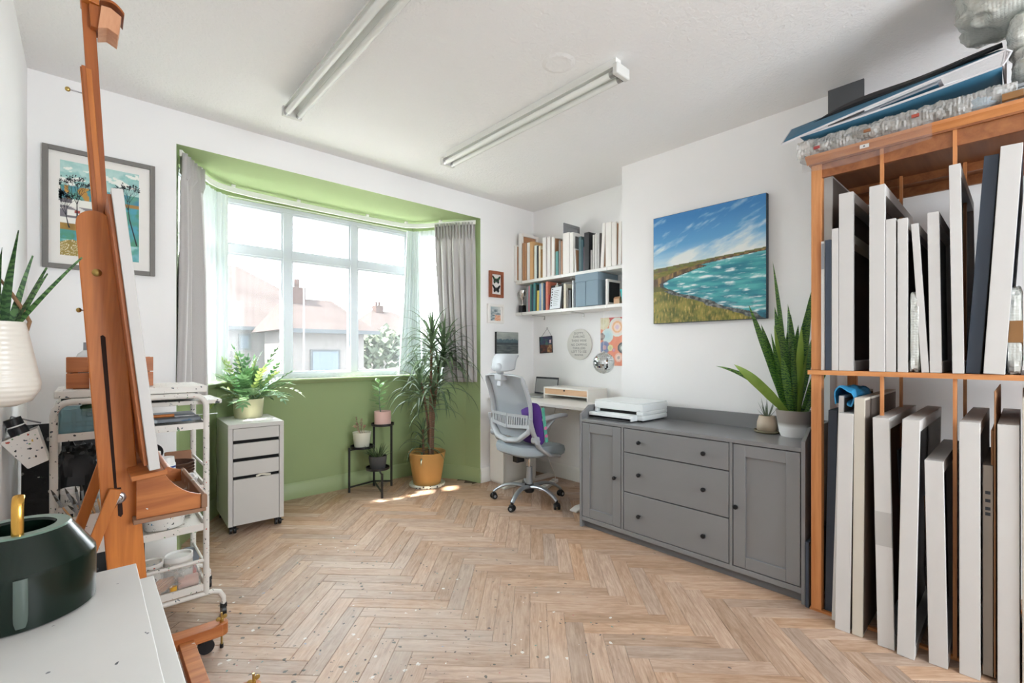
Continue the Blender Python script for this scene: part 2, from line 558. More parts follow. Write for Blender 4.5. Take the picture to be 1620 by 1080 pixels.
# wall behind the camera with an opening added to let fill daylight in
slab('wall_back', 'white_paint', (XL, XR, YBK - T, YBK, 0, 0.9), (XL, XR, YBK - T, YBK, 2.3, CEIL), (XL, 0.85, YBK - T, YBK, 0.9, 2.3), (2.40, XR, YBK - T, YBK, 0.9, 2.3))

BAY = [(0.437, 3.62), (0.735, 4.125), (2.415, 4.125), (2.707, 3.62)]
def outward(a, b, t):
    d = Vector((b[0] - a[0], b[1] - a[1])).normalized(); n = Vector((-d.y, d.x)) * t
    return n
def strip(mb, a, b, z0, z1, t, t0=0.0, ext=0.0):
    """a straight run of wall: inner face on a-b (offset t0 outwards), thickness t outwards"""
    d = Vector((b[0] - a[0], b[1] - a[1])).normalized(); n = Vector((-d.y, d.x))
    A = Vector(a) - d * ext + n * t0; B = Vector(b) + d * ext + n * t0
    q = [A, B, B + n * t, A + n * t]
    mb.prism([(p.x, p.y) for p in q], z0, z1)
wb = MB()
for a, b in zip(BAY[:-1], BAY[1:]):
    strip(wb, a, b, 0, 1.0, 0.24, ext=0.06 if a[1] != b[1] else 0.0)
    strip(wb, a, b, 2.425, 2.481, 0.24, ext=0.06 if a[1] != b[1] else 0.0)
wb.prism([(0.405, YW + 0.002), (0.437, 3.62), (0.30, 3.66), (0.30, YW + 0.002)], 0, 2.481)
wb.prism([(2.74, YW + 0.002), (2.86, YW + 0.002), (2.86, 3.66), (2.707, 3.62)], 0, 2.481)
struct(wb.obj('wall_bay', 'green_paint'))
struct(MB().prism([(0.25, YW + 0.004), (0.25, 3.75), (0.62, 4.27), (2.53, 4.27), (2.9, 3.75), (2.9, YW + 0.004)], 2.4805, 2.60).obj('ceiling_bay', 'green_paint'))

# skirting boards: flat board with a stepped, rounded top
SK = [(0, 0), (0.016, 0), (0.016, 0.098), (0.0125, 0.104), (0.0125, 0.112), (0.006, 0.126), (0.003, 0.132), (0, 0.132)]
def skirting(name, m, pts):
    b = MB(); n = len(SK)
    # pts run with the room on the right-hand side
    P = [Vector((p[0], p[1])) for p in pts]
    rows = []
    for i, p in enumerate(P):
        dirs = []
        if i > 0: dirs.append((P[i] - P[i - 1]).normalized())
        if i < len(P) - 1: dirs.append((P[i + 1] - P[i]).normalized())
        ns = [Vector((d.y, -d.x)) for d in dirs]
        nn = sum(ns, Vector((0, 0))).normalized(); k = 1 / max(0.3, nn.dot(ns[0]))
        rows.append([(p.x + nn.x * t * k, p.y + nn.y * t * k, z) for t, z in SK])
    vs = [v for r in rows for v in r]
    fs = [(i * n + k, i * n + k + 1, (i + 1) * n + k + 1, (i + 1) * n + k) for i in range(len(P) - 1) for k in range(n - 1)]
    fs += [tuple(range(n - 1, -1, -1)), tuple((len(P) - 1) * n + k for k in range(n))]
    b.add(vs, fs)
    return struct(b.obj(name, m))
skirting('baseboard_bay', 'green_gloss', [(0.405, YW), (0.437, 3.62), (0.735, 4.125), (2.415, 4.125), (2.707, 3.62), (2.74, YW - 0.001)])
skirting('baseboard_front_left', 'white_gloss', [(XL, YW), (0.405, YW)])
skirting('baseboard_front_right', 'white_gloss', [(2.74, YW), (XR, YW)])
skirting('baseboard_right', 'white_gloss', [(XR, YW - 0.016), (XR, YC1), (XC, YC1), (XC, YC0), (XR, YC0), (XR, YBK)])
skirting('baseboard_left', 'white_gloss', [(XL, YBK), (XL, YW - 0.016)])

# window board with a rounded nose, and the small apron moulding under it
sb = MB()
prof = [(-0.06, 0.978), (-0.052, 0.99), (-0.052, 0.996), (-0.04, 1.003), (0.20, 1.003), (0.20, 0.978)]
prof = [(-0.052, 0.985), (-0.056, 0.993), (-0.052, 1.001), (-0.044, 1.004), (0.10, 1.004), (0.10, 0.985)]
prof2 = [(-0.02, 0.962), (-0.03, 0.975), (-0.034, 0.985), (0.0, 0.985), (0.0, 0.962)]
for pr in (prof, prof2):
    rows = []
    P = [Vector(p) for p in BAY]
    for i, p in enumerate(P):
        dirs = []
        if i > 0: dirs.append((P[i] - P[i - 1]).normalized())
        if i < len(P) - 1: dirs.append((P[i + 1] - P[i]).normalized())
        ns = [Vector((-d.y, d.x)) for d in dirs]
        nn = sum(ns, Vector((0, 0))).normalized(); k = 1 / nn.dot(ns[0])
        rows.append([(p.x + nn.x * t * k, p.y + nn.y * t * k, z) for t, z in pr])
    n = len(pr)
    vs = [v for r in rows for v in r]
    fs = [(i * n + k, i * n + (k + 1) % n, (i + 1) * n + (k + 1) % n, (i + 1) * n + k) for i in range(len(P) - 1) for k in range(n)]
    fs += [tuple(range(n - 1, -1, -1)), tuple((len(P) - 1) * n + k for k in range(n))]
    sb.add(vs, fs)
struct(sb.obj('trim_1', 'green_gloss'))

# ------------------------------------------------------------------ windows of the bay
ZB, ZT = 1.004, 2.425
def window(name, a, b, cols, trans=(2.0, 2.066), off=0.03, frame=0.052, mull=0.066):
    """white plastic window between plan points a-b; cols = bar centres along it (metres from a)"""
    d = Vector((b[0] - a[0], b[1] - a[1], 0)); Lw = d.length; d.normalize(); n = Vector((-d.y, d.x, 0))
    root = MB()
    M = Matrix(((d.x, n.x, 0, a[0]), (d.y, n.y, 0, a[1]), (0, 0, 1, 0), (0, 0, 0, 1)))
    y0, y1 = off, off + 0.06
    f = root
    f.box(0, frame, y0, y1, ZB, ZT, M=M); f.box(Lw - frame, Lw, y0, y1, ZB, ZT, M=M)
    f.box(frame, Lw - frame, y0, y1, ZB, ZB + 0.045, M=M); f.box(frame, Lw - frame, y0, y1, ZT - 0.035, ZT, M=M)
    o = struct(f.obj(name, 'upvc', bevel=0.003))
    edges = [frame] + [x for c in cols for x in (c - mull / 2, c + mull / 2)] + [Lw - frame]
    for c in cols:
        MB().box(c - mull / 2, c + mull / 2, y0 - 0.004, y1, ZB + 0.045, ZT - 0.035, M=M).obj('mullion', 'upvc', o, bevel=0.003)
    for i in range(0, len(edges), 2):
        x0, x1 = edges[i], edges[i + 1]
        MB().box(x0, x1, y0 - 0.002, y1, trans[0], trans[1], M=M).obj('transom', 'upvc', o, bevel=0.003)
        for z0, z1 in ((ZB + 0.045, trans[0]), (trans[1], ZT - 0.035)):
            s_ = MB(); e = 0.014
            s_.box(x0, x0 + e, y0 + 0.01, y1 - 0.01, z0, z1, M=M); s_.box(x1 - e, x1, y0 + 0.01, y1 - 0.01, z0, z1, M=M)
            s_.box(x0 + e, x1 - e, y0 + 0.01, y1 - 0.01, z0, z0 + e, M=M); s_.box(x0 + e, x1 - e, y0 + 0.01, y1 - 0.01, z1 - e, z1, M=M)
            be = s_.obj('bead', 'upvc', o)
            MB().box(x0 + e, x1 - e, y0 + 0.028, y0 + 0.032, z0 + e, z1 - e, M=M).obj('pane', 'pane_glass', o)
    return o
w1 = window('window_1', BAY[1], BAY[2], [1.249 - 0.735, 1.825 - 0.735])
w2 = window('window_2', BAY[2], BAY[3], [])
w3 = window('window_3', BAY[0], BAY[1], [])
# corner posts between the three windows
for nm, p in (('trim_2', BAY[1]), ('trim_3', BAY[2])):
    b = MB(); b.cyl((p[0], p[1] + 0.062, ZB), (p[0], p[1] + 0.062, ZT), 0.052, n=20)
    struct(b.obj(nm, 'upvc'))
# unseen rear window, added so daylight fills the room from behind
rw = MB()
for x in (0.85, 1.60, 2.35): rw.box(x, x + 0.05, YBK - 0.1, YBK - 0.04, 0.9, 2.3)
rw.box(0.9, 2.35, YBK - 0.1, YBK - 0.04, 0.9, 0.95); rw.box(0.9, 2.35, YBK - 0.1, YBK - 0.04, 2.25, 2.3)
w4 = struct(rw.obj('added_window_rear', 'upvc'))
for x in (0.90, 1.65):
    MB().box(x, x + 0.70, YBK - 0.07, YBK - 0.066, 0.95, 2.25).obj('pane', 'pane_glass', w4)
# ------------------------------------------------------------------ grey sideboard and what stands on it
mat('grey_lacquer', '#7b7c7e', 0.34, spec=0.7, var=0.015, coat=0.3)
mat('grey_edge', '#6c6d70', 0.5)
mat('gunmetal', '#2e2f31', 0.3, metal=0.6)
def sideboard():
    t = thing('sideboard', 'long grey sideboard with two panelled doors and three wide drawers', 'sideboard', (2.5715, 1.412, 0))
    # local frame: x from the front face to the back, y along the wall (+ towards the window)
    hw = 0.699; D = 0.46
    outline = [(0, 0), (0, 0.79), (0.095, 0.848), (D, 0.848), (D, 0)]
    for s in (1, -1):
        y0, y1 = (hw - 0.018, hw) if s > 0 else (-hw, -hw + 0.018)
        MB().prism(outline, y0, y1, 'xz').obj('side_panel', 'grey_lacquer', t, bevel=0.002)
    a = hw - 0.018
    MB().box(0.0, D - 0.02, -a, a, 0.738, 0.760).obj('worktop', 'grey_lacquer', t, bevel=0.002)
    MB().box(D - 0.018, D, -a, a, 0.05, 0.848).obj('back_panel', 'grey_lacquer', t, bevel=0.002)
    MB().box(0.004, D - 0.02, -a, a, 0.048, 0.077).obj('bottom_panel', 'grey_lacquer', t, bevel=0.0015)
    MB().box(0.035, 0.05, -a, a, 0.0, 0.048).obj('plinth', 'grey_edge', t, bevel=0.001)
    for y in (0.346, -0.345):
        MB().box(0.002, D - 0.02, y - 0.008, y + 0.008, 0.077, 0.738).obj('divider', 'grey_lacquer', t)
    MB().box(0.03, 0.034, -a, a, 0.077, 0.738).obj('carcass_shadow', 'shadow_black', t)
    def knob(par, y, z, x=0.0):
        M = Matrix.Translation((x, y, z)) @ Matrix.Rotation(-pi / 2, 4, 'Y')
        b = MB(); b.lathe([(0.0, 0.0), (0.006, 0.0), (0.006, 0.008), (0.011, 0.012), (0.0135, 0.018), (0.012, 0.024), (0.006, 0.027), (0, 0.0275)], 18, M=M)
        b.obj('knob', 'gunmetal', par)
    def panel_door(y0, y1, ky):
        z0, z1 = 0.082, 0.733; st = 0.062
        b = MB()
        b.box(0.002, 0.02, y0, y0 + st, z0, z1); b.box(0.002, 0.02, y1 - st, y1, z0, z1)
        b.box(0.002, 0.02, y0 + st, y1 - st, z0, z0 + st); b.box(0.002, 0.02, y0 + st, y1 - st, z1 - st, z1)
        d = b.obj('door', 'grey_lacquer', t, bevel=0.0022)
        MB().box(0.0135, 0.018, y0 + st - 0.004, y1 - st + 0.004, z0 + st - 0.004, z1 - st + 0.004).obj('door_panel', 'grey_lacquer', d)
        knob(d, ky, 0.401, 0.002)
    panel_door(0.359, 0.676, 0.398)
    panel_door(-0.676, -0.358, -0.376)
    for z0, z1, kz in ((0.5835, 0.733, 0.657), (0.3285, 0.5775, 0.454), (0.082, 0.3225, 0.194)):
        d = MB().box(0.002, 0.02, -0.3325, 0.3335, z0, z1).obj('drawer', 'grey_lacquer', t, bevel=0.0015)
        knob(d, 0.216, kz, 0.002); knob(d, -0.199, kz, 0.002)
    return t
sideboard()

def printer():
    mat('printer_white', '#e3e8e9', 0.35); mat('printer_grey', '#cfd5d6', 0.4); mat('ink_blue', '#2a2f55', 0.4)
    t = thing('printer', 'white flatbed printer at the window end of the grey sideboard', 'printer', (2.701, 1.884, 0.7605))
    # local: x towards the wall, y towards the window
    w2 = 0.196
    b = MB(); b.box(0.012, 0.33, -w2, w2, 0.008, 0.045); b.obj('base', 'printer_white', t, bevel=0.012, seg=3)
    b = MB(); b.box(0.0, 0.325, -w2, w2, 0.068, 0.118); b.box(0.03, 0.325, -w2, w2, 0.043, 0.07); b.box(0.002, 0.05, -w2, -w2 + 0.05, 0.043, 0.07)
    b.box(0.002, 0.05, w2 - 0.025, w2, 0.043, 0.07)
    b.obj('body', 'printer_white', t, bevel=0.006, seg=3)
    MB().box(0.002, 0.30, -w2 + 0.002, w2 - 0.002, 0.119, 0.127).obj('lid', 'printer_white', t, bevel=0.003)
    MB().box(0.31, 0.345, -w2 + 0.02, w2 - 0.02, 0.02, 0.124).obj('rear_feed', 'printer_grey', t, bevel=0.003)
    tr = MB(); tr.box(-0.055, 0.03, -w2 + 0.055, w2 + 0.006, 0.006, 0.026)
    tr.box(-0.055, -0.048, -w2 + 0.055, w2 + 0.006, 0.006, 0.044)
    tr.box(-0.052, 0.02, w2 - 0.002, w2 + 0.006, 0.006, 0.044); tr.box(-0.052, 0.02, -w2 + 0.05, -w2 + 0.085, 0.006, 0.044)
    tr.obj('paper_tray', 'printer_white', t, bevel=0.003)
    MB().box(-0.05, 0.03, -0.09, 0.15, 0.0265, 0.029).obj('paper', 'white_gloss', t)
    MB().box(0.028, 0.032, -w2 + 0.06, w2 - 0.03, 0.034, 0.067).obj('slot', 'shadow_black', t)
    for i in range(4): MB().cyl((0.02, -0.06 + i * 0.035, 0.036), (0.02, -0.05 + i * 0.035, 0.036), 0.006, n=10).obj('roller', 'ink_blue', t)
    MB().cyl((-0.002, -w2 + 0.024, 0.078), (0.004, -w2 + 0.024, 0.078), 0.005, n=12).obj('power_button', 'printer_grey', t)
    MB().box(0.02, 0.31, -w2 + 0.02, -w2 + 0.03, 0.0, 0.01).obj('foot', 'shadow_black', t)
    MB().box(0.02, 0.31, w2 - 0.03, w2 - 0.02, 0.0, 0.01).obj('foot', 'shadow_black', t)
printer()

def strap_leaf(b, base, tip_dir, length, width, bend=0.0, bend_dir=(0, 0, -1), twist=0.0, n=10, fold=0.15, shape=None, mi=0, face=None, thick=0.0):
    """a long leaf grown from base; bends towards bend_dir; width profile shape(t)"""
    p = Vector(base); d = Vector(tip_dir).normalized(); bd = Vector(bend_dir)
    side = Vector(face) if face is not None else d.cross(Vector((0, 0, 1)))
    if side.length < 1e-3: side = Vector((1, 0, 0))
    side = (side - d * side.dot(d)).normalized()
    shape = shape or (lambda t: math.sin(pi * min(1, (t * 0.92 + 0.08))) ** 0.6 * (1 if t < 0.5 else 1))
    vs = []
    for i in range(n + 1):
        t = i / n
        wd = max(0.0, shape(t)) * width / 2
        s2 = Matrix.Rotation(twist * t, 3, d) @ side
        nn = d.cross(s2).normalized()
        vs += [p - s2 * wd + nn * wd * fold, p - nn * thick, p + s2 * wd + nn * wd * fold]
        d = (d + bd * (bend * (t + 0.15) / n)).normalized()
        side = (side - d * side.dot(d)).normalized()
        p = p + d * (length / n)
    fs = []
    for i in range(n):
        a = i * 3; c = a + 3
        fs += [(a, a + 1, c + 1, c), (a + 1, a + 2, c + 2, c + 1)]
    b.add(vs, fs, mi)

def leaf_mat(name, c_mid, c_edge=None, band=None, rough=0.4, transl=0.25, rand=0.2, bscale=9.0):
    """leaf blade: mottled green, lets some light through"""
    k = N(name)
    v = k.coord('Object', rnd_off=True)
    col = k.ramp(k.noise(v, bscale, 3, 0.6), [(0.3, L4(c_mid)), (0.7, L4(c_edge or c_mid))])
    if band:
        wv = k.new('ShaderNodeTexWave', wave_type='BANDS', bands_direction='Z'); k.set(wv, Scale=24.0, Distortion=9.0, Detail=3.0, **{'Detail Scale': 2.5})
        k.link(k.coord('Object'), wv.inputs['Vector'])
        col = k.mix(k.ramp(wv.outputs['Fac'], [(0.45, (0, 0, 0)), (0.75, (1, 1, 1))]), col, L4(band))
    oi = k.new('ShaderNodeObjectInfo'); hs = k.new('ShaderNodeHueSaturation')
    k.link(k.math('MULTIPLY_ADD', oi.outputs['Random'], 2 * rand, 1 - rand), hs.inputs['Value']); k.link(col, hs.inputs['Color'])
    k.link(hs.outputs['Color'], k.b.inputs['Base Color'])
    k.b.inputs['Roughness'].default_value = rough
    tl = k.new('ShaderNodeBsdfTranslucent'); k.link(hs.outputs['Color'], tl.inputs['Color'])
    mx = k.new('ShaderNodeMixShader'); mx.inputs['Fac'].default_value = transl
    k.link(k.b.outputs[0], mx.inputs[1]); k.link(tl.outputs[0], mx.inputs[2]); k.link(mx.outputs[0], k.out.inputs['Surface'])
    return k.done()

def pot_gradient(name, zsplit, top, bottom, band_w=0.01):
    k = N(name); tc = k.new('ShaderNodeTexCoord'); sp = k.new('ShaderNodeSeparateXYZ'); k.link(tc.outputs['Object'], sp.inputs[0])
    mr = k.new('ShaderNodeMapRange'); k.set(mr, **{'From Min': zsplit - band_w, 'From Max': zsplit + band_w}); k.link(sp.outputs['Z'], mr.inputs['Value'])
    k.link(k.mix(mr.outputs[0], L4(bottom), L4(top)), k.b.inputs['Base Color']); k.b.inputs['Roughness'].default_value = 0.5
    return k.done()
mat('soil', '#3a2d22', 0.95, bump=0.6, bscale=60, var=0.2)
leaf_mat('sansevieria', '#4f7a33', '#6d9440', band='#2c5230', transl=0.12, bscale=6)
leaf_mat('sansevieria_lime', '#7fa043', '#9ab655', transl=0.2)

def snake_plant():
    t = thing('snake_plant', 'tall snake plant in a two-tone grey and white pot on the sideboard', 'plant', (2.897, 0.858, 0.7605))
    pot_gradient('pot_dipped', 0.066, '#8f8780', '#dcdcda', 0.012)
    b = MB(); b.lathe([(0, 0), (0.064, 0), (0.072, 0.02), (0.09, 0.146), (0.083, 0.146), (0.078, 0.128), (0, 0.128)], 36); b.obj('pot', 'pot_dipped', t)
    MB().lathe([(0, 0.131), (0.04, 0.133), (0.079, 0.129)], 24).obj('soil', 'soil', t)
    R = Vector((math.cos(YAW), -math.sin(YAW), 0)); Fw = Vector((math.sin(YAW), math.cos(YAW), 0))
    def sp(t_): return (0.55 + 0.45 * min(1, t_ * 3)) * (1 - max(0, (t_ - 0.62) / 0.38) ** 1.7)
    # base offset across / in depth, length, lean across, lean in depth, width, bend, kind
    LV = [(0.0, 0.03, 0.86, -0.06, 0.03, 0.050, 0.16, 0), (0.024, 0.0, 0.70, 0.11, 0.02, 0.052, -0.05, 0), (-0.03, 0.01, 0.64, -0.30, 0.04, 0.040, -0.12, 0),
          (-0.02, -0.02, 0.52, -0.14, -0.05, 0.042, -0.1, 0), (0.0, -0.03, 0.48, 0.02, -0.08, 0.042, 0.1, 1), (0.03, -0.01, 0.56, 0.06, -0.02, 0.044, 0.1, 0),
          (-0.012, 0.02, 0.60, -0.10, 0.05, 0.042, 0.05, 0), (0.012, 0.035, 0.62, 0.03, 0.08, 0.042, 0.1, 0), (0.035, 0.03, 0.50, 0.26, 0.1, 0.042, 0.1, 0),
          (-0.035, -0.01, 0.46, -0.22, -0.05, 0.040, -0.1, 0), (-0.045, -0.02, 0.42, -0.95, -0.12, 0.052, -0.35, 1), (-0.035, 0.01, 0.48, -0.80, 0.05, 0.024, -1.2, 0),
          (0.01, -0.035, 0.40, 0.05, -0.1, 0.042, 0.1, 1), (0.04, -0.03, 0.40, 0.34, -0.1, 0.042, 0.15, 0), (-0.01, -0.04, 0.40, -0.10, -0.12, 0.042, 0.1, 0),
          (0.02, 0.045, 0.52, 0.16, 0.2, 0.040, 0.1, 0), (0.045, 0.0, 0.46, 0.36, 0.0, 0.040, 0.2, 0), (-0.02, 0.04, 0.52, -0.18, 0.16, 0.040, 0.05, 0),
          (-0.005, -0.01, 0.55, -0.04, -0.03, 0.042, 0.05, 0), (0.015, 0.01, 0.58, 0.09, 0.0, 0.040, 0.05, 0), (-0.025, 0.0, 0.50, -0.16, 0.0, 0.040, 0.05, 1), (0.0, 0.02, 0.46, 0.0, 0.1, 0.042, 0.0, 0), (0.03, -0.03, 0.34, 0.2, -0.2, 0.040, 0.1, 0), (-0.03, -0.03, 0.34, -0.26, -0.2, 0.040, 0.1, 0)]
    for i, (bx, by, Ln, lx, ly, wd, bend, kd) in enumerate(LV):
        b = MB()
        bd = R * (-1 if bend > 0 and lx < 0.05 else (1 if lx > 0 else -1)) * abs(bend) + Vector((0, 0, -0.55 * abs(bend)))
        strap_leaf(b, R * bx + Fw * by + Vector((0, 0, 0.125)), R * lx + Fw * ly + Vector((0, 0, 1)), Ln, wd, 1.0, bd, twist=rnd.uniform(-0.5, 0.5), n=12, fold=0.28, shape=sp,
                   face=(R * rnd.uniform(0.7, 1) + Fw * rnd.uniform(-0.7, 0.7)))
        b.obj('leaf', 'sansevieria_lime' if kd else 'sansevieria', t, fix=False)
snake_plant()

def small_succulent():
    t = thing('potted_succulent', 'little spiky plant in a glazed beige pot with saucer beside the snake plant', 'plant', (2.918, 1.004, 0.7605))
    pot_gradient('pot_beige', 0.03, '#b9aa96', '#8d7f6a', 0.03)
    mat('saucer_olive', '#77705a', 0.25)
    MB().lathe([(0, 0), (0.062, 0), (0.069, 0.006), (0.070, 0.016), (0.064, 0.016), (0.06, 0.008), (0, 0.008)], 28).obj('saucer', 'saucer_olive', t)
    MB().lathe([(0, 0.009), (0.048, 0.009), (0.054, 0.02), (0.052, 0.06), (0.042, 0.095), (0.038, 0.098), (0.035, 0.092), (0, 0.09)], 28).obj('pot', 'pot_beige', t)
    leaf_mat('succulent_dark', '#4d5b4a', '#74806e', transl=0.05)
    for i in range(11):
        a = i * 2.4; el = 0.25 + 0.07 * i
        b = MB(); strap_leaf(b, (0.008 * math.cos(a), 0.008 * math.sin(a), 0.09), (math.cos(a), math.sin(a), 0.5 + 0.28 * i), 0.06 + 0.007 * i, 0.011, 0.5, (0, 0, 1 if i < 5 else 0), n=6, fold=0.5, shape=lambda q: 1 - q ** 1.5)
        b.obj('leaf', 'succulent_dark', t, fix=False)
small_succulent()

# ------------------------------------------------------------------ seascape on the chimney breast
def seascape():
    Wd, Hh, dp = 0.772, 0.770, 0.038
    t = thing('painting', 'square canvas painting of a turquoise sea below a grassy headland', 'painting', (XC, 1.4475, 1.4325))
    b = MB(); b.box(-dp, -0.0015, -Wd / 2, Wd / 2, 0, Hh)
    mat('canvas_edge_navy', '#3f4a55', 0.7); b.obj('canvas', 'canvas_edge_navy', t, bevel=0.003)
    n = 230
    g = MB(); g.grid(lambda u, v: (-dp - 0.0008, (0.5 - u) * (Wd - 0.006), 0.003 + v * (Hh - 0.006)), n, n)
    o = g.obj('painted_face', print_mat('oil_print', 0.38, 0.25, 90), t, fix=False)
    SKY1, SKY2, SKY3, CLD = hx('3f86c4'), hx('6fafdc'), hx('bcd9e6'), hx('f0f2ee')
    SEA1, SEA2, SEA3, FOAM = hx('2a7f92'), hx('54b3b4'), hx('1a4c66'), hx('f0f6f4')
    GR1, GR2, GR3, RK = hx('8f8a3e'), hx('575f28'), hx('a8863f'), hx('3a4046')
    def coast(v):    # u of the shoreline as a function of height v (0 bottom .. 1 top)
        pts = [(-0.1, 1.05), (0.0, 0.99), (0.05, 0.93), (0.09, 0.80), (0.12, 0.66), (0.17, 0.58), (0.22, 0.44), (0.26, 0.28), (0.30, 0.20), (0.34, 0.11), (0.37, 0.10), (0.40, 0.16), (0.43, 0.28), (0.465, 0.42), (0.485, 0.52), (0.50, 0.47), (0.52, 0.66), (0.545, 1.02), (0.7, 1.2)]
        for (a, x), (c, y) in zip(pts[:-1], pts[1:]):
            if a <= v <= c: return x + (y - x) * (v - a) / (c - a)
        return 1.2
    def col(p):
        u = 0.5 - p.y / Wd; v = p.z / Hh
        hor = 0.515 + 0.055 * u + 0.004 * fbm(u * 9, 1, 3)
        if v > hor:
            k = (v - hor) / (1 - hor)
            c = lerp3(SKY3, SKY2, k * 2.6); c = lerp3(c, SKY1, (k - 0.22) * 1.5)
            cl = fbm(u * 2.0 + v * 1.6, (v - 0.42 * u) * 6.5, 5, 3.0) + 0.35 * fbm(u * 7, (v - 0.42 * u) * 24, 4, 8.0)
            c = lerp3(c, CLD, max(0, min(0.85, cl * 2.6 + 0.20 - 0.55 * k + 0.35 * u * (1 - k))))
            if k < 0.3: c = lerp3(c, CLD, max(0, (0.3 - k) * 2.2 * (0.45 + 1.5 * fbm(u * 4, v * 26, 4, 6))))
            return c
        far = hor - v
        cs = coast(v) + 0.03 * fbm(u * 14, v * 14, 4, 2.0)
        if far < 0.012 + 0.05 * max(0, 0.62 - u): return lerp3(hx('75803f'), hx('6b5f45'), 0.5 + fbm(u * 20, v * 40, 3) * 2.2)
        land = u < cs
        if land and v > 0.30:
            k = fbm(u * 24, v * 7, 4, 5)
            c = lerp3(hx('a3814f'), hx('5b4a38'), 0.5 + k * 2.4)
            if far < 0.10 - 0.16 * u + 0.02 * fbm(u * 8, 3, 3): c = lerp3(hx('66702f'), hx('8d7a40'), 0.5 + fbm(u * 14, v * 34, 3) * 2)
            if v < 0.345: c = lerp3(c, GR2, 0.7)
            if cs - u < 0.035: c = lerp3(c, RK, 0.8)
            return c
        if land:
            k = fbm(u * 7, v * 10, 5, 7); k2 = fbm(u * 60, v * 20, 3, 9)
            c = lerp3(GR1, GR2, 0.48 + k * 2.4); c = lerp3(c, GR3, max(0, k2 * 2.0 + 0.12)); c = lerp3(c, hx('d6c77f'), max(0, min(0.8, k2 * 2.2 - 0.32)))
            c = lerp3(c, hx('39431f'), max(0, min(0.8, -k2 * 2.0 - 0.25 + (0.1 - v) * 2)))
            if cs - u < 0.10 + 0.08 * fbm(u * 6, v * 6, 2, 4): c = lerp3(c, lerp3(RK, hx('83868a'), 0.45 + fbm(u * 30, v * 40, 3) * 2.6), 0.92)
            return c
        d = u - cs
        k = fbm(u * 2.5 + v * 1.5, v * 18, 4, 11); k2 = fbm(u * 9, v * 42, 4, 13)
        c = lerp3(SEA2, SEA1, 0.45 + k * 2.6 + 0.4 * (0.45 - v)); c = lerp3(c, SEA3, max(0, min(0.85, (0.24 - v) * 2.0 + k2 * 1.6 + k * 0.8)))
        if far < 0.07: c = lerp3(c, hx('bfe0dc'), (0.07 - far) * 9 * (0.7 + k2))
        c = lerp3(c, FOAM, max(0, min(0.95, k2 * 3.6 - 0.36 + 3.2 * max(0, 0.14 - d))))
        for w0, sl in ((0.30, 0.26), (0.21, 0.22), (0.40, 0.10)):
            w_ = abs(v - (w0 - sl * (u - 0.35)) - 0.03 * fbm(u * 8, w0 * 20, 3))
            if w_ < 0.022 and u > 0.3: c = lerp3(c, FOAM, min(0.9, (0.022 - w_) * 40 * (0.5 + k2 * 2.5)))
        return c
    colour_mesh(o, col)
seascape()
# ------------------------------------------------------------------ shelves in the window alcove, and all that stands on them
mat('shelf_white', '#e8e7e3', 0.4); mat('clip_metal', '#bdbdbb', 0.3, metal=0.7)
mat('canvas_white', '#eceae6', 0.75, var=0.02); mat('paper', '#e6e0d2', 0.85, var=0.05); mat('black_board', '#26282b', 0.5)
mat('mdf', '#b88a66', 0.7, var=0.08); mat('mdf_light', '#d3a878', 0.65, var=0.08); mat('frame_grey', '#85878b', 0.5)
SX = 3.185                                   # front edge of the shelves
def shelf(z, label):
    t = thing('wall_shelf', label, 'shelf', (3.443, 2.785, z))
    MB().box(SX - 3.443, -0.001, -0.645, 0.65, -0.028, 0).obj('board', 'shelf_white', t, bevel=0.002)
    for y in (3.345, 2.83, 2.325):
        yy = y - 2.785
        b = MB(); b.box(SX - 3.443 - 0.002, SX - 3.443 + 0.02, yy - 0.002, yy + 0.002, -0.0295, 0.0012)
        b.obj('edge_clip', 'clip_metal', t)
    for y in (3.277, 2.776):
        yy = y - 2.785
        b = MB(); b.box(-0.006, -0.001, yy - 0.004, yy + 0.004, -0.064, -0.028); b.box(-0.18, -0.012, yy - 0.007, yy + 0.007, -0.034, -0.0285)
        b.cyl((-0.014, yy, -0.06), (-0.004, yy, -0.06), 0.006, n=10)
        b.obj('bracket', 'clip_metal', t)
shelf(1.930, 'upper white wall shelf crowded with canvases and frames')
shelf(1.620, 'lower white wall shelf holding books and a blue storage box')

def lean_pt(y0, z0, tilt):
    return lambda M: M
def canvas_item(y0, y1, z0, z1, label, tilt=0.0, x0=0.0, dpt=0.24, core=None, side=None, group=None, name='canvas', cat='canvas'):
    """a stretched canvas standing on its edge, spine to the room"""
    t = thing(name, label, cat, (SX + x0, (y0 + y1) / 2, z0), 0, group)
    w_ = (y0 - y1) / 2; h = z1 - z0
    M = Matrix.Rotation(tilt, 4, 'X')
    b = MB(); b.box(0, dpt, -w_, w_, 0, h, M=M); b.obj('canvas_wrap', core or 'canvas_white', t, bevel=0.002)
    bb = MB(); e = 0.012
    bb.box(e, dpt - e, -w_ - 0.0006, -w_ + 0.001, e, h - e, M=M); bb.obj('backing', side or 'mdf', t)
    return t
def frame_item(y0, y1, z0, z1, label, edge, inner, tilt=0.0, x0=0.0, dpt=0.24, bar=0.03, name='picture_frame', cat='frame'):
    t = thing(name, label, cat, (SX + x0, (y0 + y1) / 2, z0))
    w_ = (y0 - y1) / 2; h = z1 - z0; M = Matrix.Rotation(tilt, 4, 'X')
    b = MB()
    b.box(0, bar, -w_, w_, 0, h, M=M); b.box(dpt - bar, dpt, -w_, w_, 0, h, M=M)
    b.box(bar, dpt - bar, -w_, w_, 0, bar, M=M); b.box(bar, dpt - bar, -w_, w_, h - bar, h, M=M)
    b.obj('frame', edge, t, bevel=0.0015)
    MB().box(bar, dpt - bar, -w_ * 0.3, w_ * 0.3, bar, h - bar, M=M).obj('picture', inner, t)
    return t
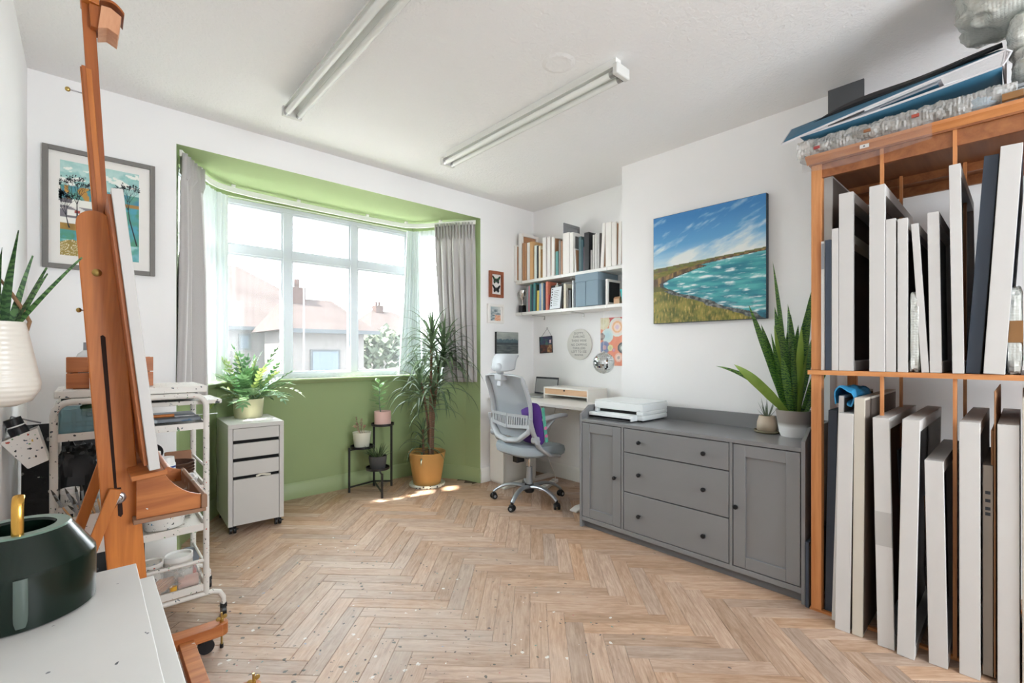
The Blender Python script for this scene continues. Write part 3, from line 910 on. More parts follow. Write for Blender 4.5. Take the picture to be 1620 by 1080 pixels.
def book(y0, y1, z0, z1, label, cover, name='book', tilt=0.0, x0=0.012, dpt=0.19, cat='book', group=None):
    m = mat('cover_' + cover.lstrip('#'), cover, 0.5, var=0.06, vscale=30)
    t = thing(name, label, cat, (SX + x0, (y0 + y1) / 2, z0), 0, group)
    w_ = (y0 - y1) / 2 - 0.0004; h = z1 - z0; M = Matrix.Rotation(tilt, 4, 'X')
    b = MB(); c = 0.0018
    b.box(0, c, -w_, w_, 0, h, M=M); b.box(c, dpt, -w_, -w_ + c, 0, h, M=M); b.box(c, dpt, w_ - c, w_, 0, h, M=M)
    b.obj('cover', m, t)
    MB().box(c, dpt - 0.004, -w_ + c, w_ - c, 0.003, h - 0.004, M=M).obj('pages', 'paper', t)
    return t
Z1 = 1.9305
canvas_item(3.436, 3.404, Z1, 2.29, 'white canvas at the window-wall end of the upper shelf', x0=-0.02, dpt=0.2)
frame_item(3.393, 3.350, Z1, 2.405, 'tall white frame second from the window wall on the upper shelf', 'canvas_white', 'mdf')
canvas_item(3.336, 3.309, Z1, 2.30, 'brown board standing right of the tall white frame', core='mdf', tilt=0.0)
canvas_item(3.305, 3.281, Z1, 2.297, 'second brown board, against the narrow white canvas', core='mdf')
canvas_item(3.272, 3.236, Z1, 2.292, 'narrow white canvas between brown and pale wood boards')
frame_item(3.231, 3.192, Z1, 2.294, 'pale wooden frame beside the narrow white canvas', 'mdf_light', 'black_board')
book(3.183, 3.151, Z1, 2.252, 'mint-white hardback right of the pale wooden frame', '#dbe5df')
book(3.148, 3.134, Z1, 2.244, 'thin black book leaning by the mint-white hardback', '#2b2f33')
book(3.126, 3.098, Z1, 2.238, 'cream book beside the thin black one', '#ddd2b8')
book(3.094, 3.065, Z1, 2.20, 'gold and brown patterned book on the upper shelf', '#9a7238')
canvas_item(3.061, 3.018, Z1, 2.303, 'white canvas right of the gold patterned book')
canvas_item(3.003, 2.965, Z1, 2.300, 'white canvas with bare brown side, middle of the upper shelf')
canvas_item(2.949, 2.914, Z1, 2.287, 'white canvas directly left of the teal ring binder')
book(2.909, 2.876, Z1, 2.151, 'short teal chequered ring binder', '#5f9a98', name='ring_binder', cat='binder')
book(2.869, 2.846, Z1, 2.245, 'black and white speckled sketchbook', '#8d8984', name='sketchbook')
book(2.842, 2.824, Z1, 2.235, 'slim tan sketchbook next to the speckled one', '#b98f74', name='sketchbook')
frame_item(2.822, 2.8125, Z1, 2.40, 'big flat grey frame rising above the white canvases', 'frame_grey', 'frame_grey', x0=0.02, dpt=0.225)
canvas_item(2.809, 2.733, Z1, 2.297, 'thickest white canvas, in front of the big grey frame')
frame_item(2.727, 2.688, Z1, 2.288, 'white box frame with blue-grey picture inside', 'canvas_white', 'frame_grey')
canvas_item(2.668, 2.656, Z1, 2.14, 'thin white panel leaning against the white box frame', tilt=-0.06, dpt=0.16)
book(2.640, 2.612, Z1, 2.24, 'grey-teal folder standing by the dark teal binder', '#4f6a70', name='folder', cat='folder', x0=0.02)
book(2.608, 2.583, Z1, 2.206, 'dark teal binder with label window', '#1f4a55', name='binder', cat='binder')
book(2.580, 2.568, Z1, 2.14, 'plum notebook squeezed by the black portfolio', '#6a4a5c')
book(2.564, 2.512, Z1, 2.256, 'wide black portfolio book on the upper shelf', '#26282c', dpt=0.22, x0=0.0)
book(2.504, 2.484, Z1, 2.10, 'short grey magazine beside the black portfolio', '#a7a5a2', name='magazine')
book(2.481, 2.463, Z1, 2.224, 'tall pale grey magazine on the upper shelf', '#c4c2bd', name='magazine')
book(2.459, 2.437, Z1, 2.228, 'white speckled magazine file, first of the pair', '#cfcfcc', name='magazine_file', cat='file')
book(2.435, 2.412, Z1, 2.228, 'white speckled magazine file, nearer the leaning canvas', '#bfbfbd', name='magazine_file', cat='file')
book(2.408, 2.395, Z1, 2.226, 'dark brown slim book near the chimney breast', '#4a4340')
canvas_item(2.392, 2.364, Z1, 2.30, 'white canvas leaning right near the chimney breast', tilt=0.06)
canvas_item(2.339, 2.281, Z1, 2.297, 'broad white canvas, third from the chimney breast')
canvas_item(2.276, 2.234, Z1, 2.288, 'white canvas, second from the chimney breast')
canvas_item(2.218, 2.190, Z1, 2.280, 'white canvas with brown side against the chimney breast', tilt=0.02)

Z2 = 1.6205
for y0, y1, z1, c, lb, tl in (
    (3.293, 3.272, 1.867, '#8f9a9e', 'grey paperback next to the trophy', 0.02), (3.268, 3.247, 1.872, '#c98a92', 'pink paperback, second from the trophy', 0.02),
    (3.243, 3.224, 1.885, '#4a8078', 'green slim book right of the pink paperback', 0.0), (3.221, 3.203, 1.845, '#2f4258', 'navy slim book by the green one', 0.02),
    (3.200, 3.172, 1.892, '#4f9296', 'tall teal book on the lower shelf', 0.02), (3.166, 3.152, 1.875, '#3c4a3e', 'dark green thin book after the tall teal one', 0.0),
    (3.150, 3.122, 1.814, '#d8c25c', 'short yellow book on the lower shelf', 0.02), (3.119, 3.092, 1.878, '#7d97b8', 'light blue book right of the yellow one', 0.02),
    (3.089, 3.071, 1.884, '#d6cdb4', 'cream spotted slim book on the lower shelf', 0.0), (3.069, 3.048, 1.878, '#35506e', 'dark blue book beside the cream one', 0.0),
    (3.032, 3.005, 1.888, '#cf7a62', 'coral red book by the clipboard', 0.0), (3.003, 2.988, 1.762, '#a9433c', 'little red booklet touching the clipboard', 0.0)):
    book(y0, y1, Z2, z1, lb, c, tilt=tl)
book(2.809, 2.781, Z2, 1.843, 'cream book right of the clipboard', '#d9d1bd', name='book')
book(2.777, 2.757, Z2, 1.800, 'grey-brown notebook leaning near the white file', '#6e655c')
book(2.752, 2.722, Z2, 1.780, 'dark grey notebook between cream book and white file', '#3e4143')
book(2.709, 2.695, Z2, 1.863, 'white document file left of the blue box', '#dfe2e4', name='document_file', cat='file')
book(2.692, 2.672, Z2, 1.84, 'slate folder behind the thin white file', '#56616b', name='folder', cat='folder')
book(2.669, 2.640, Z2, 1.828, 'thin pale-blue file touching the blue box', '#cdd9e0', name='document_file', cat='file')

def trophy():
    mat('silver', '#d4cfc8', 0.18, metal=1.0); mat('black_plastic', '#1d1d1f', 0.45)
    t = thing('trophy', 'small silver trophy cup on a black plinth', 'trophy', (3.21, 3.362, Z2))
    b = MB(); b.prism([(-0.03, 0), (0.03, 0), (0.022, 0.07), (-0.022, 0.07)], -0.026, 0.026, 'xz'); b.obj('plinth', 'black_plastic', t, bevel=0.002)
    MB().lathe([(0.018, 0.07), (0.018, 0.076), (0.006, 0.085), (0.005, 0.125), (0.012, 0.132), (0.026, 0.15), (0.032, 0.20), (0.034, 0.215), (0.031, 0.215), (0.024, 0.155), (0, 0.14)], 24).obj('cup', 'silver', t)
    for s in (1, -1):
        MB().tube([(0, s * 0.03, 0.20), (0, s * 0.05, 0.212), (0, s * 0.063, 0.195), (0, s * 0.058, 0.17), (0, s * 0.04, 0.155), (0, s * 0.025, 0.15)], 0.003, 8).obj('handle', 'silver', t)
trophy()
def clipboard():
    mat('print_pale', '#e3e9ee', 0.6); mat('ink_dark', '#2c3036', 0.6)
    t = thing('clipboard', 'dark clipboard with a pale printed sheet on the lower shelf', 'clipboard', (SX + 0.006, 2.905, Z2))
    M = Matrix.Rotation(0.18, 4, 'Y') @ Matrix.Rotation(-0.05, 4, 'X')
    MB().box(0, 0.004, -0.078, 0.076, 0.0, 0.235, M=M).obj('board', 'black_board', t)
    MB().box(-0.001, 0, -0.056, 0.07, 0.006, 0.212, M=M).obj('sheet', 'print_pale', t)
    b = MB(); b.box(-0.006, 0.002, -0.015, 0.02, 0.212, 0.228, M=M); b.box(-0.004, 0.002, -0.004, 0.008, 0.228, 0.25, M=M); b.obj('clip', 'clip_metal', t)
    b = MB()
    for i in range(7):
        y = 0.056 + rnd.uniform(-0.004, 0.004); z = 0.19 - i * 0.026
        b.box(-0.0016, -0.001, y - 0.006, y + 0.006, z, z + 0.013, M=M)
    for i in range(9):
        z = 0.175 - i * 0.017; b.box(-0.0016, -0.001, -0.035 + rnd.uniform(0, 0.02), 0.035, z, z + 0.0022, M=M)
    b.obj('writing', 'ink_dark', t)
clipboard()
def storage_box():
    mat('box_blue', '#8499a6', 0.75, bump=0.15, bscale=120); mat('box_blue_dark', '#74899a', 0.75)
    t = thing('storage_box', 'blue-grey fabric storage box with a lid on the lower shelf', 'box', (SX - 0.035, 2.5125, Z2))
    D = 0.285; w_ = 0.123
    MB().box(0.003, D - 0.003, -w_ + 0.003, w_ - 0.003, 0, 0.225).obj('body', 'box_blue', t, bevel=0.003)
    MB().box(0, D, -w_, w_, 0.210, 0.277).obj('lid', 'box_blue', t, bevel=0.003)
    MB().box(-0.0006, 0.003, 0.009, 0.0105, 0.004, 0.21).obj('seam', 'box_blue_dark', t)
    MB().box(-0.0006, 0.003, 0.012, w_ - 0.012, 0.20, 0.2015).obj('seam', 'box_blue_dark', t)
storage_box()
frame_item(2.339, 2.318, Z2, 1.832, 'white frame with a dark picture at the chimney end of the lower shelf', 'canvas_white', 'black_board', dpt=0.2, bar=0.02)
def house_block():
    mat('pine_block', '#cda987', 0.6, var=0.1, vscale=30)
    t = thing('wooden_house', 'tiny wooden house ornament in front of the dark framed picture', 'ornament', (SX + 0.05, 2.252, Z2))
    MB().box(-0.02, 0.02, -0.028, 0.028, 0, 0.045).obj('house_body', 'pine_block', t, bevel=0.001)
    MB().prism([(-0.022, 0.045), (0.022, 0.045), (0, 0.062)], -0.029, 0.029, 'xz').obj('roof', 'mdf', t)
house_block()
def mug():
    mat('turquoise', '#35b0b4', 0.25); mat('bottle_brown', '#54301f', 0.3)
    t = thing('mug', 'turquoise cup at the chimney end of the lower shelf', 'cup', (SX + 0.06, 2.182, Z2))
    MB().lathe([(0, 0), (0.026, 0), (0.03, 0.01), (0.044, 0.105), (0.045, 0.115), (0.042, 0.115), (0.03, 0.02), (0, 0.015)], 26).obj('cup_body', 'turquoise', t)
    MB().lathe([(0.0438, 0.098), (0.0462, 0.1), (0.0468, 0.116), (0.0442, 0.117)], 26).obj('rim', 'turquoise', t)
    t = thing('bottle', 'small brown bottle behind the turquoise cup', 'bottle', (SX + 0.16, 2.205, Z2))
    MB().lathe([(0, 0), (0.028, 0), (0.028, 0.13), (0.01, 0.16), (0.01, 0.19), (0, 0.19)], 18).obj('bottle_body', 'bottle_brown', t)
    MB().lathe([(0, 0.19), (0.012, 0.19), (0.012, 0.21), (0, 0.21)], 14).obj('cap', 'black_plastic', t)
mug()

# ------------------------------------------------------------------ pictures on the window wall right of the bay
def framed_y(name, label, x0, x1, z0, z1, depth, bar, fm, inner, cat='picture', mount=None):
    """a framed picture hung on the window wall (faces -y)"""
    t = thing(name, label, cat, ((x0 + x1) / 2, YW, z0))
    w_ = (x1 - x0) / 2; h = z1 - z0
    b = MB()
    b.box(-w_, -w_ + bar, -depth, -0.002, 0, h); b.box(w_ - bar, w_, -depth, -0.002, 0, h)
    b.box(-w_ + bar, w_ - bar, -depth, -0.002, 0, bar); b.box(-w_ + bar, w_ - bar, -depth, -0.002, h - bar, h)
    b.obj('frame', fm, t, bevel=0.002)
    MB().box(-w_ + bar - 0.001, w_ - bar + 0.001, -depth * 0.45, -0.002, bar - 0.001, h - bar + 0.001).obj('mount', mount or 'canvas_white', t)
    return t, w_, h
wood('redwood_frame', '#7a4029', '#a05a3c', 'Z', 14)
t, w_, h = framed_y('butterfly_frame', 'small red-brown frame with two mounted butterflies', 2.836, 3.010, 1.752, 2.004, 0.025, 0.03, 'redwood_frame', None, 'frame')
mat('butterfly_black', '#23262a', 0.6); mat('butterfly_green', '#3f7a4a', 0.5)
for zc, gm in ((0.168, 'butterfly_green'), (0.082, 'butterfly_black')):
    b = MB()
    for s in (1, -1):
        b.add([(s * 0.003, -0.0135, zc + 0.008), (s * 0.044, -0.0150, zc + 0.042), (s * 0.052, -0.0152, zc + 0.03), (s * 0.034, -0.0146, zc - 0.002), (s * 0.004, -0.0135, zc - 0.006)], [(0, 1, 2, 3, 4)])
        b.add([(s * 0.003, -0.0136, zc), (s * 0.034, -0.0146, zc - 0.004), (s * 0.036, -0.0148, zc - 0.024), (s * 0.022, -0.0142, zc - 0.036), (s * 0.006, -0.0136, zc - 0.02)], [(0, 1, 2, 3, 4)])
    bo = b.obj('butterfly', 'butterfly_black', t)
    b = MB()
    for s in (1, -1):
        b.add([(s * 0.012, -0.0153, zc + 0.010), (s * 0.036, -0.0160, zc + 0.030), (s * 0.028, -0.0157, zc + 0.004)], [(0, 1, 2)])
        b.add([(s * 0.010, -0.0153, zc - 0.006), (s * 0.027, -0.0158, zc - 0.012), (s * 0.016, -0.0155, zc - 0.024)], [(0, 1, 2)])
    b.obj('wing_marking', gm, bo)
    MB().cyl((0, -0.0145, zc - 0.024), (0, -0.0145, zc + 0.018), 0.0028, 0.002, 8).obj('body', 'butterfly_black', bo)
def sheet_y(parent, x0, x1, z0, z1, y, fn, n=40, m=None, rough_name='art_print'):
    g = MB(); g.grid(lambda u, v: (x0 + u * (x1 - x0), y, z0 + v * (z1 - z0)), n, m or n)
    o = g.obj('print', print_mat(rough_name, 0.55), parent, fix=False)
    colour_mesh(o, lambda p: fn((p.x - x0) / (x1 - x0), (p.z - z0) / (z1 - z0)))
    return o
t, w_, h = framed_y('small_print', 'little white frame with a grey and orange coastal print', 2.814, 3.014, 1.505, 1.687, 0.025, 0.022, 'canvas_white', None)
def coastal(u, v):
    k = fbm(u * 3, v * 9, 4, 2); c = lerp3(hx('6f7f86'), hx('c7cfd0'), 0.5 + k * 2.2)
    if v > 0.8: c = lerp3(hx('9fb0b5'), hx('d5d8d6'), u)
    if u > 0.42 + 0.2 * fbm(v * 5, 2, 2) and v < 0.42 + 0.2 * fbm(u * 6, 1, 3): c = lerp3(hx('d98d68'), hx('e8d2c0'), 0.4 + fbm(u * 14, v * 14, 3) * 2)
    return c
sheet_y(t, -w_ + 0.04, w_ - 0.036, 0.022, h - 0.026, -0.0125, coastal)
t = thing('landscape_canvas', 'unframed dark canvas of a misty tree line behind the chair headrest', 'painting', (3.056, YW, 1.21))
MB().box(-0.143, 0.143, -0.03, -0.002, 0, 0.212).obj('canvas', 'black_board', t, bevel=0.002)
def misty(u, v):
    if v > 0.52: return lerp3(hx('7c8583'), hx('a9aea8'), (v - 0.5) * 2 + fbm(u * 3, v * 5, 3) * 0.9) if v > 0.62 + 0.15 * fbm(u * 9, 2, 4) + 0.05 else lerp3(hx('3d5560'), hx('5c7076'), 0.5 + fbm(u * 12, v * 8, 3))
    if v > 0.4: return lerp3(hx('28323a'), hx('3c464a'), 0.5 + fbm(u * 9, v * 20, 3))
    return lerp3(hx('3a4448'), hx('68706e'), 0.45 + fbm(u * 3, v * 14, 4) * 1.6)
sheet_y(t, -0.141, 0.141, 0.002, 0.21, -0.0308, misty)

# ------------------------------------------------------------------ on the alcove wall
def sheet_x(parent, y0, y1, z0, z1, x, fn, n=40, m=None):
    """print on a wall that faces -x; y0 is the edge seen on the left"""
    g = MB(); g.grid(lambda u, v: (x, y0 + u * (y1 - y0), z0 + v * (z1 - z0)), n, m or n)
    o = g.obj('print', print_mat('art_print', 0.55), parent, fix=False)
    colour_mesh(o, lambda p: fn((p.y - y0) / (y1 - y0), (p.z - z0) / (z1 - z0)))
    return o
t = thing('hanging_picture', 'small dark colourful picture hung from a black cord', 'picture', (XR, 3.25, 1.217), 0)
M = Matrix.Rotation(-0.05, 4, 'X')
b = MB(); b.box(-0.012, -0.003, -0.086, 0.088, 0, 0.168, M=M); b.obj('panel', 'black_board', t, bevel=0.001)
def glassy(u, v):
    k = fbm(u * 4, v * 5, 3, 4)
    c = lerp3(hx('3a2c55'), hx('2f5a62'), 0.5 + k * 2) if v > 0.5 else lerp3(hx('6e3b2a'), hx('2a1c22'), 0.5 + k * 2.4)
    if u > 0.62 and v < 0.5: c = lerp3(c, hx('c69a62'), max(0, 0.55 + k * 2.2))
    if abs(u - 0.85) < 0.08 and abs(v - 0.7) < 0.09: c = hx('d9c3c9')
    if abs(u - 0.55) < 0.1 and 0.45 < v < 0.85: c = lerp3(c, hx('4f8c6c'), 0.5 + k)
    if u < 0.03 or u > 0.97 or v < 0.03 or v > 0.97: c = hx('1c1a1f')
    return c
g = MB(); g.grid(lambda u, v: M @ Vector((-0.0128, 0.086 - u * 0.17, 0.003 + v * 0.162)), 30, 30)
o = g.obj('print', print_mat('art_print', 0.55), t, fix=False)
colour_mesh(o, lambda p: glassy((0.086 - p.y) / 0.17, p.z / 0.168))
MB().tube([(-0.006, 0.07, 0.163), (-0.006, -0.012, 0.246), (-0.006, -0.07, 0.17)], 0.0014, 6).obj('cord', 'black_plastic', t)
MB().cyl((-0.016, -0.012, 0.252), (-0.001, -0.012, 0.252), 0.004, n=10).obj('nail', 'clip_metal', t)

t = thing('round_plaque', 'round off-white plaque with seven lines of grey lettering', 'plaque', (XR, 2.8215, 1.299))
mat('ceramic', '#d9d7d1', 0.5, var=0.03); mat('letter_grey', '#6d6d6b', 0.7)
Mp = Matrix.Rotation(-pi / 2, 4, 'Y')
MB().lathe([(0, 0.001), (0.144, 0.001), (0.147, 0.005), (0.146, 0.0125), (0.142, 0.015), (0, 0.015)], 56, M=Mp).obj('disc', 'ceramic', t)
for i, (s, zz) in enumerate((('DOTTY,', 0.103), ('DARLING', 0.071), ('THERE WERE', 0.034), ('NO ZAPPING', -0.004), ('THRILLERS', -0.037), ('LEFT TO SEE', -0.070), ('MONTHS.', -0.101))):
    text_mesh('lettering', s, 0.031 if i < 6 else 0.024, 'letter_grey', t, Matrix.Translation((-0.0152, 0, zz)) @ Matrix(((0, 0, -1, 0), (-1, 0, 0, 0), (0, 1, 0, 0), (0, 0, 0, 1))), 0.0004, xscale=0.95 if i != 2 else 0.9, spacing=1.12)

t = thing('poster', 'orange poster with pale circles partly behind the mirror ball', 'poster', (XR, 2.46, 1.107))
mat('poster_edge', '#d98a70', 0.7)
MB().box(-0.006, -0.001, -0.118, 0.118, 0, 0.425).obj('backing', 'poster_edge', t)
def dots(u, v):
    c = lerp3(hx('e0856a'), hx('e79a7c'), 0.5 + fbm(u * 5, v * 5, 3))
    y = v * 1.8
    if v > 0.86 and u > 0.3: c = hx('cc5f5c')
    for cx, cy, r, rings in ((0.12, 1.66, 0.30, ('d9cfae', 'dcd5b8', 'd3cba8')), (0.76, 1.44, 0.36, ('dfe3da', 'ead9cf', 'e9b98c', 'f0d6c4', 'dcc3cf')), (0.32, 1.13, 0.27, ('cfdedd', 'c3dbdc', 'bcd6da')),
                             (0.05, 1.1, 0.14, ('7b6a66', 'a09088')), (0.18, 0.68, 0.24, ('8088a8', '7480a8', 'c09aa0')), (0.98, 0.66, 0.2, ('56595a', '8d918c', 'cfd3cc')), (0.45, 0.66, 0.12, ('d8d5a0', 'c5c69a')),
                             (0.82, 0.3, 0.17, ('e6b7a4', 'e9cdbf', 'b9a59f')), (0.6, 0.58, 0.07, ('c98a9a', 'dba0a0'))):
        d = math.hypot(u - cx, (y - cy)) / r
        if d < 1: c = hx(rings[min(len(rings) - 1, int((1 - d) * len(rings) * 1.05))])
    return c
sheet_x(t, 0.1165, -0.1165, 0.0015, 0.4235, -0.0066, dots, 44, 74)

def mirror_ball():
    t = thing('mirror_ball', 'mirror ball hanging on a cord from the lower shelf', 'ornament', (SX - 0.01, 2.350, 1.137))
    mat('mirror_tile', '#dfe3e4', 0.04, metal=1.0); mat('mirror_core', '#8a8d90', 0.5)
    r = 0.088
    MB().sphere((0, 0, 0), r - 0.0015, 24, 14).obj('core', 'mirror_core', t)
    b = MB(); rows = 17
    for i in range(rows):
        th = pi * (i + 0.5) / rows; n = max(3, int(2 * pi * math.sin(th) * rows / pi + 0.5))
        for j in range(n):
            ph = 2 * pi * (j + 0.5 * (i % 2)) / n
            d = Vector((math.sin(th) * math.cos(ph), math.sin(th) * math.sin(ph), math.cos(th)))
            dn = (d + Vector((rnd.uniform(-1, 1), rnd.uniform(-1, 1), rnd.uniform(-1, 1))) * 0.035).normalized()
            a = dn.cross(Vector((0, 0, 1))).normalized(); c = dn.cross(a)
            hs = pi * r / rows * 0.46; ws = pi * r * math.sin(th) / n * 0.93
            p = d * r
            b.add([p - a * ws - c * hs, p + a * ws - c * hs, p + a * ws + c * hs, p - a * ws + c * hs], [(0, 1, 2, 3)])
    o = b.obj('mirror_facets', 'mirror_tile', t, fix=False, angle=1); o['kind'] = 'stuff'
    MB().cyl((0, 0, r - 0.002), (0, 0, r + 0.008), 0.012, n=14).obj('cap', 'clip_metal', t)
    MB().tube([(0, 0, r + 0.006), (0, 0, 0.3), (0.0, 0, 0.479)], 0.0012, 6).obj('cord', 'white_gloss', t)
mirror_ball()

# ------------------------------------------------------------------ desk in the alcove
def desk():
    mat('desk_white', '#e4e2dd', 0.45)
    t = thing('desk', 'white height-adjustable desk in the alcove under the shelves', 'desk', (3.12, 2.785, 0))
    MB().box(-0.32, 0.30, -0.635, 0.60, 0.776, 0.802).obj('desktop', 'desk_white', t, bevel=0.003)
    for y in (-0.455, 0.37):
        l = MB(); l.box(-0.035, 0.035, y - 0.028, y + 0.028, 0.025, 0.775); lo = l.obj('leg', 'desk_white', t, bevel=0.004)
        MB().prism([(-0.36, 0.0), (-0.36, 0.012), (-0.30, 0.03), (0.28, 0.03), (0.30, 0.012), (0.30, 0)], y - 0.035, y + 0.035, 'xz').obj('foot', 'desk_white', lo, bevel=0.004)
    MB().box(-0.04, 0.04, -0.43, 0.35, 0.735, 0.775).obj('cross_beam', 'desk_white', t)
    for y in (-0.2, 0.1):
        MB().tube([(-0.22, y, 0.772), (-0.1, y + 0.02, 0.74), (0.02, y - 0.05, 0.735), (0.1, y - 0.03, 0.77)], 0.004, 6).obj('cable', 'black_plastic', t)
    b = MB()
    for i in range(4):
        pts = [(-0.25 + 0.02 * i, 0.28 - 0.02 * i, 0.775)] + [(-0.25 + 0.03 * math.sin(q * 1.3 + i), 0.28 - 0.03 * q * 0.5 + 0.02 * math.cos(q + i * 2), 0.775 - 0.03 * q + 0.01 * (q % 3)) for q in range(1, 6)]
        b.tube(pts, 0.0035, 6)
    b.obj('cable_bundle', 'black_plastic', t)
desk()
def monitor_riser():
    mat('riser_white', '#e5e2dc', 0.5); wood('birch', '#cfa37b', '#e3bd97', 'Y', 10)
    t = thing('monitor_riser', 'white desk riser with a pale birch drawer', 'monitor stand', (3.128, 2.735, 0.8025), 0)
    w_ = 0.258; D = 0.27
    MB().box(0, D, -w_, w_, 0.092, 0.105).obj('top', 'riser_white', t, bevel=0.002)
    for s in (1, -1): MB().box(0.0, D, s * w_ - (0.012 if s > 0 else 0), s * w_ + (0 if s > 0 else 0.012), 0, 0.092).obj('side', 'riser_white', t)
    MB().box(0.004, D, -w_ + 0.012, w_ - 0.012, 0.034, 0.042).obj('inner_shelf', 'riser_white', t)
    d = MB().box(0.003, 0.02, -w_ + 0.014, w_ - 0.014, 0.043, 0.091).obj('drawer', 'birch', t, bevel=0.001)
    MB().cyl((0.002, 0.01, 0.082), (0.0045, 0.01, 0.082), 0.009, n=16).obj('finger_hole', 'shadow_black', d)
    MB().box(D - 0.006, D, -w_ + 0.012, w_ - 0.012, 0.0, 0.092).obj('back', 'riser_white', t)
monitor_riser()
def monitor():
    mat('screen_dark', '#33363a', 0.25); mat('screen_grey', '#9a9c9b', 0.35)
    t = thing('laptop', 'open laptop on the desk behind the chair, lid reflecting the wall', 'laptop', (3.25, 3.145, 0.8025), 0.0)
    MB().box(-0.16, 0.06, -0.15, 0.15, 0, 0.014).obj('keyboard_deck', 'screen_grey', t, bevel=0.003)
    M = Matrix.Translation((0.06, 0, 0.014)) @ Matrix.Rotation(0.16, 4, 'Y')
    MB().box(0, 0.006, -0.15, 0.15, 0.0, 0.168, M=M).obj('lid', 'screen_dark', t, bevel=0.002)
    MB().box(-0.0008, 0, -0.142, 0.142, 0.016, 0.150, M=M).obj('screen', 'screen_grey', t)
monitor()
def under_desk_cabinet():
    t = thing('drawer_cabinet', 'plain white cabinet under the desk against the window wall', 'cabinet', (3.04, 3.32, 0))
    MB().box(-0.19, 0.22, -0.10, 0.098, 0.0, 0.55).obj('body', 'desk_white', t, bevel=0.003)
    MB().box(-0.205, -0.191, -0.098, 0.096, 0.02, 0.545).obj('door', 'desk_white', t, bevel=0.002)
    MB().box(-0.206, -0.2045, -0.06, 0.06, 0.48, 0.486).obj('handle_slot', 'shadow_black', t)
    t = thing('power_strip', 'white power strip lying on the floor under the desk', 'power strip', (3.13, 2.93, 0.0005), 0.35)
    MB().box(-0.17, 0.17, -0.026, 0.026, 0, 0.03).obj('strip_body', 'desk_white', t, bevel=0.004)
    for i in range(4): MB().box(-0.12 + i * 0.07, -0.09 + i * 0.07, -0.015, 0.015, 0.03, 0.0308).obj('socket', 'screen_grey', t)
    MB().tube([(0.17, 0, 0.015), (0.22, 0.03, 0.05), (0.17, 0.12, 0.3), (0.2, 0.05, 0.55), (0.18, 0.0, 0.73)], 0.004, 6).obj('cord', 'desk_white', t)
under_desk_cabinet()
